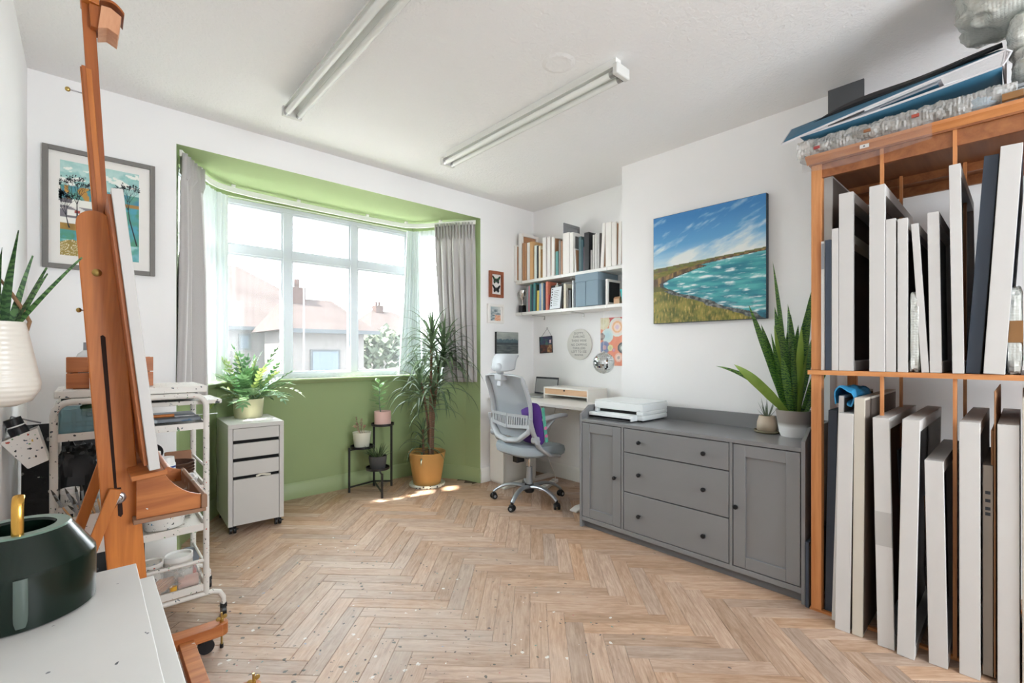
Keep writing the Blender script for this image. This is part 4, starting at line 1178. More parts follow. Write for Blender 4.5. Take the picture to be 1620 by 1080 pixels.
# ------------------------------------------------------------------ office chair
def office_chair():
    mat('chair_shell', '#a4a8ac', 0.45); mat('chair_fabric', '#9ba6ac', 0.9, bump=0.3, bscale=300, var=0.04); mat('caster_black', '#17181a', 0.4); mat('chair_silver', '#a8adb3', 0.35, metal=0.75)
    mat('caster_hub', '#8e9296', 0.4)
    k = N('chair_mesh'); tr = k.new('ShaderNodeBsdfTransparent'); mx = k.new('ShaderNodeMixShader'); mx.inputs['Fac'].default_value = 0.86
    k.b.inputs['Base Color'].default_value = L4('#8d949b'); k.b.inputs['Roughness'].default_value = 0.8
    k.link(tr.outputs[0], mx.inputs[1]); k.link(k.b.outputs[0], mx.inputs[2]); k.link(mx.outputs[0], k.out.inputs['Surface']); k.done()
    t = thing('office_chair', 'grey mesh-back office chair with headrest on a silver five-star base', 'chair', (2.703, 2.749, 0), math.radians(-4))
    # star base
    bo = MB().lathe([(0, 0.075), (0.034, 0.075), (0.04, 0.085), (0.042, 0.13), (0.034, 0.145), (0, 0.145)], 24).obj('base_hub', 'caster_black', t)
    for i in range(5):
        a = math.radians(127 + 4 + 72 * i); c, s = math.cos(a), math.sin(a)
        pts = []
        for q in range(9):
            u = q / 8; r = 0.03 + 0.27 * u; z = 0.122 + 0.018 * math.sin(u * pi * 0.9) - 0.062 * u ** 3
            pts.append((c * r, s * r, z))
        MB().tube(pts, [0.026 - 0.009 * q / 8 for q in range(9)], 12, flat=0.62).obj('base_leg', 'chair_silver', t)
        cx, cy = c * 0.30, s * 0.30
        ca = MB(); ca.cyl((cx, cy, 0.05), (cx, cy, 0.075), 0.008, n=10)
        ca.lathe([(0, 0.030), (0.024, 0.030), (0.024, 0.048), (0.014, 0.056), (0, 0.056)], 16, (cx, cy, 0))
        co = ca.obj('caster', 'caster_black', t)
        b2 = a + 0.7 + 0.9 * i; ax = Vector((-math.sin(b2), math.cos(b2), 0))
        for sg in (-1, 1):
            p = Vector((cx, cy, 0.026)) + ax * sg * 0.008
            MB().cyl(p, p + ax * sg * 0.016, 0.0255, 0.0235, 20).obj('caster_wheel', 'caster_black', co)
            MB().cyl(p + ax * sg * 0.0162, p + ax * sg * 0.0172, 0.011, n=14).obj('wheel_cap', 'caster_hub', co)
    MB().cyl((0, 0, 0.14), (0, 0, 0.285), 0.026, n=20).obj('gas_sleeve', 'chair_silver', t)
    MB().cyl((0, 0, 0.285), (0, 0, 0.39), 0.013, n=16).obj('gas_piston', 'silver', t)
    b = MB(); b.box(-0.1, 0.12, -0.06, 0.06, 0.385, 0.41); b.box(-0.13, -0.05, 0.0, 0.06, 0.33, 0.40); b.obj('tilt_mechanism', 'caster_black', t, bevel=0.006)
    MB().tube([(0.0, 0.05, 0.395), (0.0, 0.2, 0.395), (-0.02, 0.23, 0.375), (-0.03, 0.25, 0.365)], [0.006, 0.006, 0.009, 0.009], 8).obj('lever', 'caster_black', t)
    # seat cushion: rounded, waterfall front
    def seat(u, v):
        a = 2 * pi * u; e = 0.55
        ca_, sa_ = math.cos(a), math.sin(a)
        x = 0.245 * math.copysign(abs(ca_) ** e, ca_); y = 0.245 * math.copysign(abs(sa_) ** e, sa_)
        prof = [(0.0, 0.405), (0.86, 0.405), (0.97, 0.425), (1.0, 0.455), (0.97, 0.488), (0.86, 0.503), (0.4, 0.507), (0.0, 0.506)]
        r, z = prof[int(round(v * 7))]
        z -= max(0, x) ** 2 * 0.6
        return (x * r + 0.01, y * r, z)
    MB().grid(seat, 40, 7, wrap=True).obj('seat', 'chair_fabric', t)
    MB().box(-0.17, 0.18, -0.17, 0.17, 0.398, 0.41).obj('seat_pan', 'caster_black', t, bevel=0.01)
    # back: outline in (y,z), the surface bowed
    def bx(y, z): return -0.235 - 0.10 * (z - 0.5) + 0.32 * y * y + 0.055 * math.sin(pi * (z - 0.5) / 0.54)
    def bp(y, z, dx=0.0): return (bx(y, z) + dx, y, z)
    out = [(-0.225, 1.035), (-0.234, 0.93), (-0.240, 0.80), (-0.236, 0.69), (-0.222, 0.615), (-0.13, 0.548), (0.0, 0.530), (0.13, 0.548), (0.222, 0.615), (0.236, 0.69), (0.240, 0.80), (0.234, 0.93), (0.225, 1.035), (0.14, 1.048), (0.0, 1.05), (-0.14, 1.048)]
    fine = []
    for i in range(len(out)):
        a, c = out[i], out[(i + 1) % len(out)]
        for q in range(3): fine.append((a[0] + (c[0] - a[0]) * q / 3, a[1] + (c[1] - a[1]) * q / 3))
    rr = [0.028 if (z < 0.68) else (0.012 if z > 1.03 else 0.022) for y, z in fine]
    MB().tube([bp(y, z) for y, z in fine], rr, 10, closed=True, flat=0.75).obj('back_frame', 'chair_shell', t)
    def half(z):
        for (a, za), (c, zc) in zip(out[8:13], out[9:14]):
            if za <= z <= zc: return a + (c - a) * (z - za) / (zc - za)
        return 0.222 if z > 0.6 else 0.13 + (z - 0.53) * 1.1
    def mesh_s(u, v):
        z = 0.56 + v * 0.48; h_ = half(z) if z > 0.62 else 0.13 + (z - 0.548) * 1.35
        y = (2 * u - 1) * h_
        return bp(y, z, 0.012)
    MB().grid(mesh_s, 16, 16).obj('back_mesh', 'chair_mesh', t, fix=False)
    # lumbar bar: two slotted wings meeting in a ridge
    for s in (1, -1):
        b = MB(); z0, z1 = 0.628, 0.742
        def lp(q, z): y = s * (0.004 + q * 0.218); return Vector((bx(y, z) - 0.030 + 0.012 * q, y, z - 0.012 * q * (0 if z > 0.7 else -1.4)))
        def slat(q0, q1, za, zb):
            vs = []
            for dx in (0, 0.009):
                for q, z in ((q0, za), (q1, za), (q1, zb), (q0, zb)):
                    p = lp(q, z); vs.append((p.x + dx, p.y, p.z))
            b.add(vs, [(0, 1, 2, 3), (7, 6, 5, 4), (0, 4, 5, 1), (1, 5, 6, 2), (2, 6, 7, 3), (3, 7, 4, 0)])
        slat(0, 1, z1 - 0.022, z1); slat(0, 1, z0, z0 + 0.026); slat(0, 0.06, z0 + 0.026, z1 - 0.022); slat(0.95, 1, z0 + 0.026, z1 - 0.022)
        for i in range(8):
            q = 0.06 + 0.89 * (i + 0.62) / 8
            slat(q, q + 0.89 / 8 * 0.42, z0 + 0.026, z1 - 0.022)
        b.obj('lumbar_support', 'chair_shell', t)
    # headrest and its stem
    b = MB(); b.prism([(-0.318, 0.96), (-0.30, 0.96), (-0.285, 1.04), (-0.28, 1.10), (-0.298, 1.10), (-0.305, 1.04)], -0.026, 0.026, 'xz'); b.box(-0.325, -0.255, -0.045, 0.045, 1.005, 1.055); b.obj('headrest_stem', 'chair_shell', t, bevel=0.006)
    def hr(u, v):
        y = (u - 0.5) * 0.29; e = abs(u - 0.5) * 2
        z = 1.075 + 0.135 * v * (1 - 0.06 * e ** 4) + 0.02 * e ** 4 * (1 - v)
        return (-0.315 + 0.02 * v + 0.045 * e ** 2 + 0.07 * max(0, v - 0.55) ** 2 * 1.5, y, z)
    b = MB(); b.grid(hr, 18, 10)
    o = b.obj('headrest', 'chair_shell', t, fix=False); so = o.modifiers.new('thick', 'SOLIDIFY'); so.thickness = 0.022; so.offset = 0; bev(o, 0.006, 3)
    MB().sphere((-0.305, 0, 1.10), 0.05, 16, 10, sx=0.5, sy=1.1, sz=0.95).obj('headrest_pivot', 'chair_shell', t)
    # arms: riser plate at the back, folding strut and pad
    for s in (1, -1):
        yy = s * 0.262
        r_ = MB(); r_.tube([(0.10, yy * 0.93, 0.40), (-0.02, yy * 0.98, 0.425), (-0.13, yy, 0.50), (-0.19, yy, 0.62), (-0.215, yy * 0.99, 0.72)], [0.024, 0.026, 0.028, 0.026, 0.02], 10, flat=0.55, up=(0, 1, 0)); r_.obj('arm_bracket', 'chair_shell', t)
        MB().cyl((-0.16, yy - 0.022, 0.555), (-0.16, yy + 0.022, 0.555), 0.03, n=18).obj('arm_pivot', 'chair_shell', t)
        MB().tube([(-0.16, yy, 0.56), (-0.07, yy, 0.635), (0.02, yy, 0.695)], [0.024, 0.021, 0.02], 10, flat=0.7, up=(0, 1, 0)).obj('arm_strut', 'chair_shell', t)
        MB().tube([(-0.14, yy, 0.703), (-0.12, yy, 0.71), (0.0, yy, 0.716), (0.12, yy, 0.724), (0.155, yy, 0.724), (0.17, yy, 0.72)], [0.012, 0.033, 0.036, 0.036, 0.03, 0.012], 12, flat=0.55, up=(0, 1, 0)).obj('arm_pad', 'chair_shell', t)
    return t
office_chair()
def cushion():
    mat('cushion_purple', '#4b2a78', 0.85, var=0.12); mat('cushion_green', '#4f9a86', 0.85, var=0.2, vscale=20); mat('cushion_pink', '#cf6f95', 0.85)
    t = thing('cushion', 'purple cushion with a patterned edge standing on the office chair', 'cushion', (2.585, 2.585, 0.512), math.radians(-4))
    M = Matrix.Rotation(math.radians(-9), 4, 'Y')
    def cs(u, v):
        a = 2 * pi * u; w_ = 0.125; h = 0.165
        ca_, sa_ = math.cos(a), math.sin(a); e = 0.30
        y = w_ * math.copysign(abs(ca_) ** e, ca_); z = h * math.copysign(abs(sa_) ** e, sa_)
        r = math.sin(pi * v) ** 0.55 if 0 < v < 1 else 0; x = -0.05 * math.cos(pi * v) * (1 - 0.25 * abs(ca_ * sa_))
        return M @ Vector((x, y * r, z * r + 0.165))
    MB().grid(cs, 32, 12, wrap=True).obj('cushion_body', 'cushion_purple', t)
    b = MB()
    for k in range(2):
        pass
    def trim(u, v):
        z = 0.02 + u * 0.27; return M @ Vector((0.02 + 0.03 * v, -0.122 - 0.004 * math.sin(pi * v), z))
    MB().grid(trim, 8, 2).obj('patterned_trim', 'cushion_green', t, fix=False)
    for z in (0.07, 0.13):
        b = MB(); b.lathe([(0, 0), (0.016, 0.001), (0.008, 0.003), (0, 0.004)], 5, (0, 0, 0), M=Matrix.Translation(M @ Vector((0.035, -0.125, z))) @ Matrix.Rotation(pi / 2, 4, 'X')); b.obj('appliqued_flower', 'cushion_pink', t)
cushion()
# ------------------------------------------------------------------ curtains and nets of the bay
def sheer(name, col, opacity, glow):
    k = N(name)
    tr = k.new('ShaderNodeBsdfTransparent'); tl = k.new('ShaderNodeBsdfTranslucent'); df = k.new('ShaderNodeBsdfDiffuse')
    for n_ in (tl, df): n_.inputs['Color'].default_value = L4(col)
    m1 = k.new('ShaderNodeMixShader'); m1.inputs['Fac'].default_value = glow; k.link(df.outputs[0], m1.inputs[1]); k.link(tl.outputs[0], m1.inputs[2])
    mx = k.new('ShaderNodeMixShader')
    wv = k.noise(k.coord('Object', (1, 1, 0.05)), 9, 3, 0.6)
    op = k.math('MULTIPLY_ADD', wv, opacity * 0.5, opacity * 0.75)
    k.link(op, mx.inputs['Fac'])
    k.link(tr.outputs[0], mx.inputs[1]); k.link(m1.outputs[0], mx.inputs[2]); k.link(mx.outputs[0], k.out.inputs['Surface'])
    return k.done()
sheer('net', '#eef0f2', 0.15, 0.08); sheer('net_gathered', '#dfe6e6', 1.25, 0.03); sheer('net_side', '#e6ebec', 0.40, 0.05)
def fabric(name, col):
    k = N(name); v = k.coord('Object', (1, 1, 1))
    k.link(k.ramp(k.noise(v, 220, 2, 0.6), [(0.3, tuple(x * 0.93 for x in lin(col))), (0.7, lin(col))]), k.b.inputs['Base Color'])
    k.b.inputs['Roughness'].default_value = 0.9; k.b.inputs['Sheen Weight'].default_value = 0.15; k.b.inputs['Specular IOR Level'].default_value = 0.15
    k.bump(k.noise(v, 500, 2, 0.6), 0.15, 0.002)
    return k.done()
fabric('curtain_grey', '#bfbcbb')

def curtain(name, label, top, bot, zt, zb, folds, amp, mt, seed, cat='curtain', header=True, nu=None, nv=26, inward=1.0):
    """top/bot: plan polylines the cloth hangs from and ends on"""
    rr = random.Random(seed); ph = [rr.uniform(-0.5, 0.5) for _ in range(60)]
    def along(P, u):
        L = [0]
        for a, c in zip(P[:-1], P[1:]): L.append(L[-1] + math.hypot(c[0] - a[0], c[1] - a[1]))
        s = u * L[-1]
        for i in range(len(P) - 1):
            if s <= L[i + 1] + 1e-9:
                q = (s - L[i]) / (L[i + 1] - L[i]); a, c = P[i], P[i + 1]
                d = Vector((c[0] - a[0], c[1] - a[1])).normalized()
                return Vector((a[0] + (c[0] - a[0]) * q, a[1] + (c[1] - a[1]) * q)), Vector((d.y, -d.x))
        return Vector(P[-1]), Vector((0, -1))
    def f(u, v):
        pt, nt = along(top, u); pb, nb = along(bot, u)
        e = v ** 1.25
        p = pt.lerp(pb, e); n = nt.lerp(nb, e)
        w_ = u * folds * 2 * pi
        a1 = math.sin(w_ + 0.6 * math.sin(w_ * 0.37 + ph[0] * 6)); a2 = math.sin(w_ * 0.53 + ph[1] * 9 + v * 1.2)
        a3 = math.sin(w_ * 2.1 + ph[2] * 5 + v * 2.0)
        k = 0.45 + 0.55 * min(1, v * 2.2)
        if v < 0.09 and header: off = amp * (0.55 * math.sin(w_ * 2.0) + 0.1)
        else: off = amp * k * (0.72 * a1 + 0.38 * a2 + 0.12 * a3)
        p = p + n * (off * inward) + Vector((-n.y, n.x)) * (0.25 * amp * math.sin(w_ * 2 + 1.0) * k)
        return (p.x, p.y, zt + (zb - zt) * v + 0.006 * math.sin(w_ + ph[3]) * (v > 0.97))
    nu = nu or int(folds * 16)
    cx = sum(p[0] for p in bot) / len(bot); cy = sum(p[1] for p in bot) / len(bot)
    t = thing(name, label, cat, (cx, cy, zb))
    b = MB(); b.grid(lambda u, v: Vector(f(u, v)) - Vector((cx, cy, zb)), nu, nv)
    o = b.obj('cloth', mt, t, fix=False, angle=180)
    if header:
        hb = MB(); hb.grid(lambda u, v: Vector(f(u, 0.05 + 0.04 * v)) * 1.0 - Vector((cx, cy, zb)) + Vector((0, 0, 0)), nu, 1)
        s = o.modifiers.new('thick', 'SOLIDIFY'); s.thickness = 0.003
        tp = MB(); tp.tube([Vector(f(i / nu, 0.10)) - Vector((cx, cy, zb)) for i in range(nu + 1)], 0.0022, 5)
        tp.obj('heading_tape', mt, t)
    return t
curtain('curtain', 'grey curtain gathered at the left side of the bay, by the framed print', [(0.432, 3.462), (0.50, 3.60), (0.585, 3.735)], [(0.392, 3.405), (0.50, 3.57), (0.628, 3.735)], 2.443, 0.93, 3.0, 0.042, 'curtain_grey', 3)
curtain('curtain', 'grey pleated curtain at the right side of the bay, behind the tall plant', [(2.468, 3.80), (2.59, 3.60), (2.698, 3.475)], [(2.535, 3.74), (2.62, 3.60), (2.715, 3.468)], 2.443, 0.945, 6.5, 0.034, 'curtain_grey', 5)
curtain('net_curtain', 'sheer white net across the wide front window', [(0.80, 4.108), (2.36, 4.108)], [(0.80, 4.105), (2.36, 4.105)], 2.422, 1.015, 30, 0.004, 'net', 7, 'net curtain', header=False, nu=360, nv=6)
curtain('net_curtain', 'bunched white net in the right corner of the bay window', [(2.33, 4.085), (2.40, 4.075), (2.43, 4.03)], [(2.24, 4.085), (2.38, 4.06), (2.44, 4.0)], 2.418, 1.01, 7, 0.02, 'net_gathered', 8, 'net curtain', header=False)
curtain('net_curtain', 'sheer net on the angled right window behind the grey curtain', [(2.43, 4.04), (2.66, 3.65)], [(2.43, 4.04), (2.66, 3.65)], 2.418, 1.01, 9, 0.008, 'net_side', 9, 'net curtain', header=False, nu=120, nv=6)
curtain('net_curtain', 'bunched white net in the left corner of the bay window', [(0.60, 3.86), (0.70, 4.02), (0.80, 4.085)], [(0.60, 3.86), (0.71, 4.02), (0.79, 4.08)], 2.418, 1.01, 8, 0.018, 'net_gathered', 10, 'net curtain', header=False)
curtain('net_curtain', 'sheer net on the angled left window behind the grey curtain', [(0.49, 3.66), (0.61, 3.87)], [(0.49, 3.66), (0.61, 3.87)], 2.418, 1.01, 6, 0.008, 'net_side', 12, 'net curtain', header=False, nu=80, nv=6)
def rails():
    t = thing('curtain_rail', 'white curtain track bent round the bay ceiling', 'curtain rail', (1.575, 4.04, 2.445))
    P = [(0.43, 3.47), (0.50, 3.62), (0.58, 3.78), (0.655, 3.905), (0.72, 3.965), (0.82, 4.0), (0.96, 4.02), (1.3, 4.035), (1.575, 4.04), (1.9, 4.04), (2.15, 4.03), (2.28, 4.01), (2.36, 3.96), (2.43, 3.87), (2.50, 3.75), (2.60, 3.60), (2.70, 3.465)]
    pts = [Vector((x - 1.575, y - 4.04, 0.0)) for x, y in P]
    b = MB()
    vs = []; n = len(pts)
    for i, p in enumerate(pts):
        d = (pts[min(i + 1, n - 1)] - pts[max(i - 1, 0)]).normalized(); s = Vector((-d.y, d.x, 0))
        for a, z in ((-0.007, -0.022), (0.007, -0.022), (0.007, 0.016), (-0.007, 0.016)): vs.append(p + s * a + Vector((0, 0, z)))
    fs = [(i * 4 + k, i * 4 + (k + 1) % 4, (i + 1) * 4 + (k + 1) % 4, (i + 1) * 4 + k) for i in range(n - 1) for k in range(4)] + [(3, 2, 1, 0), tuple((n - 1) * 4 + k for k in range(4))]
    b.add(vs, fs); b.obj('track', 'white_gloss', t)
    for i in (2, 5, 7, 9, 11, 14):
        p = pts[i]; MB().box(p.x - 0.012, p.x + 0.012, p.y - 0.012, p.y + 0.012, 0.016, 0.0345).obj('track_bracket', 'white_gloss', t)
    t = thing('net_wire', 'thin net curtain wire along the window head', 'curtain wire', (1.575, 4.108, 2.424))
    MB().tube([(-0.84, 0, 0), (0.81, 0, 0)], 0.002, 6).obj('wire', 'white_gloss', t)
rails()

# ------------------------------------------------------------------ white drawer unit with the fern
def drawer_unit():
    mat('unit_white', '#c8c6c2', 0.5)
    t = thing('drawer_unit', 'white drawer unit on castors under the bay window', 'drawer unit', (0.8735, 3.565, 0), math.radians(-2.5))
    w_, D, z0, z1 = 0.172, 0.49, 0.055, 0.738
    for s in (1, -1):
        MB().box(min(s * w_, s * (w_ - 0.028)), max(s * w_, s * (w_ - 0.028)), 0, D, z0, z1 - 0.028).obj('side_panel', 'unit_white', t, bevel=0.001)
    MB().box(-w_, w_, 0, D, z1 - 0.028, z1).obj('top', 'unit_white', t, bevel=0.0015)
    MB().box(-w_ + 0.028, w_ - 0.028, 0.02, D, z0, z0 + 0.02).obj('bottom', 'unit_white', t)
    MB().box(-w_ + 0.028, w_ - 0.028, D - 0.006, D, z0, z1 - 0.028).obj('back', 'unit_white', t)
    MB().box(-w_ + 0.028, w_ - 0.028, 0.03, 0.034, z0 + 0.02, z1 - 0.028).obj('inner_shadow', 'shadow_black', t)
    a = w_ - 0.031
    for q0, q1 in ((0.629, 0.707), (0.508, 0.606), (0.386, 0.484), (0.057, 0.364)):
        MB().box(-a, a, 0.003, 0.02, q0, q1).obj('drawer', 'unit_white', t, bevel=0.001)
    MB().tube([(0.0, 0.022, 0.366), (0.03, 0.02, 0.378), (0.06, 0.021, 0.372), (0.09, 0.022, 0.366)], 0.008, 8).obj('crumpled_paper', 'paper', t)
    for x in (-0.14, 0.14):
        for y in (0.035, D - 0.05):
            c = MB(); c.cyl((x, y, 0.045), (x, y, 0.055), 0.018, n=14); c.box(x - 0.014, x + 0.014, y - 0.012, y + 0.02, 0.03, 0.047); co = c.obj('castor', 'caster_black', t, bevel=0.002)
            for s in (1, -1):
                MB().cyl((x + s * 0.005, y, 0.0235), (x + s * 0.02, y, 0.0235), 0.0235, n=20).obj('castor_wheel', 'caster_black', co)
            if y < 0.1: MB().box(x + 0.012, x + 0.03, y - 0.03, y - 0.02, 0.03, 0.036).obj('brake_tab', 'caster_black', co)
drawer_unit()
def fern():
    leaf_mat('fern_green', '#4f7a50', '#7b9c70', transl=0.2, rand=0.28, bscale=14); leaf_mat('fern_lime', '#86a052', '#a8b870', transl=0.22, rand=0.2)
    t = thing('fern', 'bushy blue-green fern in a ribbed sage pot on the drawer unit', 'plant', (0.905, 3.925, 0.7385))
    mat('pot_sage', '#b7b695', 0.6, var=0.03)
    b = MB(); n = 72
    prof = [(0.0, 0), (0.088, 0), (0.094, 0.008), (0.103, 0.132), (0.103, 0.14), (0.098, 0.14), (0.095, 0.12), (0, 0.118)]
    vs = []; rings = []
    for r, z in prof:
        if r == 0: rings.append([len(vs)]); vs.append((0, 0, z)); continue
        rings.append(list(range(len(vs), len(vs) + n)))
        for i in range(n):
            rib = 0.0022 * (1 if i % 2 else 0) if 0.004 < z < 0.135 and r > 0.09 else 0
            a = 2 * pi * i / n; vs.append(((r - rib) * math.cos(a), (r - rib) * math.sin(a), z))
    fs = []
    for A, B in zip(rings[:-1], rings[1:]):
        for i in range(n):
            j = (i + 1) % n
            if len(A) == 1: fs.append((A[0], B[j], B[i]))
            elif len(B) == 1: fs.append((A[i], A[j], B[0]))
            else: fs.append((A[i], A[j], B[j], B[i]))
    b.add(vs, fs); b.obj('pot', 'pot_sage', t)
    MB().lathe([(0, 0.122), (0.094, 0.121)], 24).obj('soil', 'soil', t)
    rf = random.Random(21)
    R = Vector((math.cos(YAW), -math.sin(YAW), 0)); Fw = Vector((math.sin(YAW), math.cos(YAW), 0))
    dirs = []
    for i in range(46):
        a = rf.uniform(0, 2 * pi); tilt = rf.uniform(0.1, 1.15)
        dirs.append((a, tilt, rf.uniform(0.18, 0.33)))
    # the long fronds that set its outline: out to the left, straight up, right and down over the pot
    dirs += [(pi * 0.92, 0.52, 0.38), (pi * 0.97, 1.15, 0.34), (pi * 1.02, 1.45, 0.33), (0.1, 0.75, 0.33), (0.0, 0.55, 0.36), (-0.1, 1.3, 0.30), (0.25, 1.6, 0.33), (-0.4, 1.7, 0.33), (-1.2, 1.9, 0.22), (-2.1, 1.9, 0.24), (pi * 0.9, 0.42, 0.44), (0.05, 0.42, 0.42), (0.5, 0.3, 0.36), (pi * 0.6, 0.4, 0.34), (pi * 0.8, 0.35, 0.36)]
    for i, (a, tilt, Ln) in enumerate(dirs):
        d = (R * math.cos(a) + Fw * math.sin(a)) * math.sin(tilt) + Vector((0, 0, 1)) * math.cos(tilt)
        p = R * rf.uniform(-0.05, 0.05) + Fw * rf.uniform(-0.05, 0.05) + Vector((0, 0, 0.122))
        if d.z < 0.3:
            o2 = Vector((d.x, d.y, 0)); p = o2.normalized() * 0.06 + Vector((0, 0, 0.13)); d = (d + Vector((0, 0, 1.4 - d.z))).normalized()
        droop = 0.3 + 1.7 * max(0, tilt - 0.8)
        b = MB(); pts = []; nseg = 9
        for q in range(nseg + 1):
            pts.append(p.copy()); d = (d + Vector((0, 0, -droop / nseg))).normalized(); p = p + d * Ln / nseg
            yb = p.y + 3.925
            if yb > 4.03: p.y = 4.03 - 3.925
        b.tube(pts, [0.0022 * (1 - 0.7 * q / nseg) for q in range(nseg + 1)], 5)
        lime = rf.random() < 0.3
        for q in range(3, nseg + 1):
            dd = (pts[q] - pts[q - 1]).normalized(); sd = dd.cross(Vector((0, 0, 1)))
            sd = sd.normalized() if sd.length > 0.05 else R
            for s in (1, -1):
                ll = (0.062 + 0.02 * math.sin(q)) * (1.1 - 0.45 * q / nseg) * rf.uniform(0.75, 1.2)
                strap_leaf(b, pts[q], sd * s + dd * 0.75 + Vector((0, 0, 0.18)), ll, 0.023, 0.5, (0, 0, -1), n=3, fold=0.2, face=dd.cross(sd * s + dd).cross(sd * s + dd), shape=lambda z: (0.55, 1, 0.75, 0)[int(round(z * 3))])
        strap_leaf(b, pts[-1], d, 0.06, 0.016, 0.3, (0, 0, -1), n=3, fold=0.2, shape=lambda z: (0.5, 1, 0.7, 0)[int(round(z * 3))])
        b.obj('frond', 'fern_lime' if lime else 'fern_green', t, fix=False)
fern()

# ------------------------------------------------------------------ three-tier plant stand
L1, L2, L3, L4_ = (1.702, 3.973), (1.841, 3.635), (2.075, 3.915), (1.955, 4.02)
def plant_stand():
    mat('stand_black', '#211f1f', 0.45)
    ox, oy = 1.90, 3.87
    t = thing('plant_stand', 'black metal three-tier plant stand by the green bay wall', 'plant stand', (ox, oy, 0))
    q = lambda p, z: (p[0] - ox, p[1] - oy, z)
    tr = [((L3[0] + L4_[0]) / 2, (L3[1] + L4_[1]) / 2, 0.555), ((L1[0] + L4_[0]) / 2, (L1[1] + L4_[1]) / 2 - 0.01, 0.372), ((L2[0] + L4_[0]) / 2, (L2[1] + L4_[1]) / 2, 0.200)]
    for (x, y, z) in tr:
        MB().lathe([(0, 0), (0.098, 0), (0.102, 0.003), (0.102, 0.022), (0.099, 0.022), (0.098, 0.005), (0, 0.004)], 32, (x - ox, y - oy, z)).obj('tray', 'stand_black', t)
    for p, z in ((L1, 0.39), (L2, 0.205), (L3, 0.56), (L4_, 0.56)):
        MB().box(p[0] - ox - 0.0075, p[0] - ox + 0.0075, p[1] - oy - 0.0075, p[1] - oy + 0.0075, 0, z).obj('leg', 'stand_black', t)
    for p in (L1, L2, L3):
        MB().beam(q(p, 0.045), q(L4_, 0.045), 0.012, 0.010, (0, 0, 1)).obj('stretcher', 'stand_black', t)
    # short arms carrying the trays
    for p, c in ((L1, tr[1]), (L4_, tr[1]), (L2, tr[2]), (L4_, tr[2]), (L3, tr[0]), (L4_, tr[0])):
        d = (Vector((c[0], c[1])) - Vector(p)); e = Vector(p) + d * 0.5
        MB().beam(q(p, c[2] - 0.004), q((e.x, e.y), c[2] - 0.004), 0.012, 0.008, (0, 0, 1)).obj('tray_arm', 'stand_black', t)
    return tr
TR = plant_stand()
def baby_rubber(c):
    t = thing('potted_peperomia', 'glossy-leaved plant in a pink pot on the top tier of the stand', 'plant', (c[0], c[1], c[2] + 0.0055))
    mat('pot_pink', '#d9b3aa', 0.6); leaf_mat('peperomia', '#6f9a4e', '#93b784', rough=0.18, transl=0.2, rand=0.25)
    MB().lathe([(0, 0), (0.068, 0), (0.074, 0.006), (0.0745, 0.125), (0.071, 0.127), (0.068, 0.11), (0, 0.11)], 32).obj('pot', 'pot_pink', t)
    MB().lathe([(0, 0.112), (0.067, 0.112)], 20).obj('soil', 'soil', t)
    stem = [Vector((-0.015, 0.01, 0.11)), Vector((-0.022, 0.012, 0.16)), Vector((-0.028, 0.012, 0.23)), Vector((-0.026, 0.01, 0.31)), Vector((-0.02, 0.008, 0.37))]
    MB().tube(stem, [0.006, 0.005, 0.0045, 0.004, 0.003], 8).obj('stem', 'succulent_dark', t)
    rf = random.Random(4)
    for i in range(26):
        z = 0.15 + 0.23 * i / 25; a = i * 2.4 + 0.5
        d = Vector((math.cos(a), math.sin(a), 0.25 + 0.5 * (i / 25) ** 2))
        b = MB(); base = Vector((-0.025, 0.012, z)); b.tube([base, base + d * 0.025], 0.0018, 5)
        strap_leaf(b, base + d * 0.022, d + Vector((0, 0, 0.1)), rf.uniform(0.06, 0.085) * (0.85 if i > 20 else 1), 0.036, 0.5, (0, 0, -1), n=6, fold=0.12, shape=lambda q: max(0.02, math.sin(pi * min(1, 0.06 + 0.94 * q)) ** 0.7))
        b.obj('leaf', 'peperomia', t, fix=False)
def jade(c):
    t = thing('potted_succulent', 'reddish succulent in a tapered white pot on the middle tier', 'plant', (c[0] - 0.005, c[1], c[2] + 0.0055))
    mat('pot_cream', '#d8d8c8', 0.45); leaf_mat('jade_red', '#8d6a58', '#c7a893', transl=0.1, rand=0.3); mat('pebbles', '#d9d2c4', 0.7, bump=0.8, bscale=50, bdist=0.02)
    MB().lathe([(0, 0), (0.060, 0), (0.063, 0.005), (0.079, 0.128), (0.0805, 0.136), (0.076, 0.136), (0.072, 0.12), (0, 0.12)], 32).obj('pot', 'pot_cream', t)
    MB().lathe([(0, 0.130), (0.04, 0.128), (0.073, 0.124)], 20).obj('pebble_top', 'pebbles', t)
    rf = random.Random(8)
    for k in range(7):
        a = k * 0.9; b = MB()
        p = [Vector((0.02 * math.cos(a), 0.02 * math.sin(a), 0.125)), Vector((0.03 * math.cos(a) - 0.012, 0.03 * math.sin(a), 0.17)), Vector((0.05 * math.cos(a) - 0.02, 0.05 * math.sin(a), 0.19 + 0.035 * (k % 3)))]
        b.tube(p, [0.003, 0.0025, 0.002], 6)
        for j in range(9):
            q = p[1].lerp(p[2], 0.2 + 0.8 * j / 8); d = Vector((rf.uniform(-1, 1), rf.uniform(-1, 1), rf.uniform(-0.2, 1)))
            strap_leaf(b, q, d, 0.02, 0.013, 0.2, (0, 0, 1), n=3, fold=0.3, shape=lambda z: (0.5, 1, 0.8, 0.1)[int(round(z * 3))])
        b.obj('sprig', 'jade_red', t, fix=False)
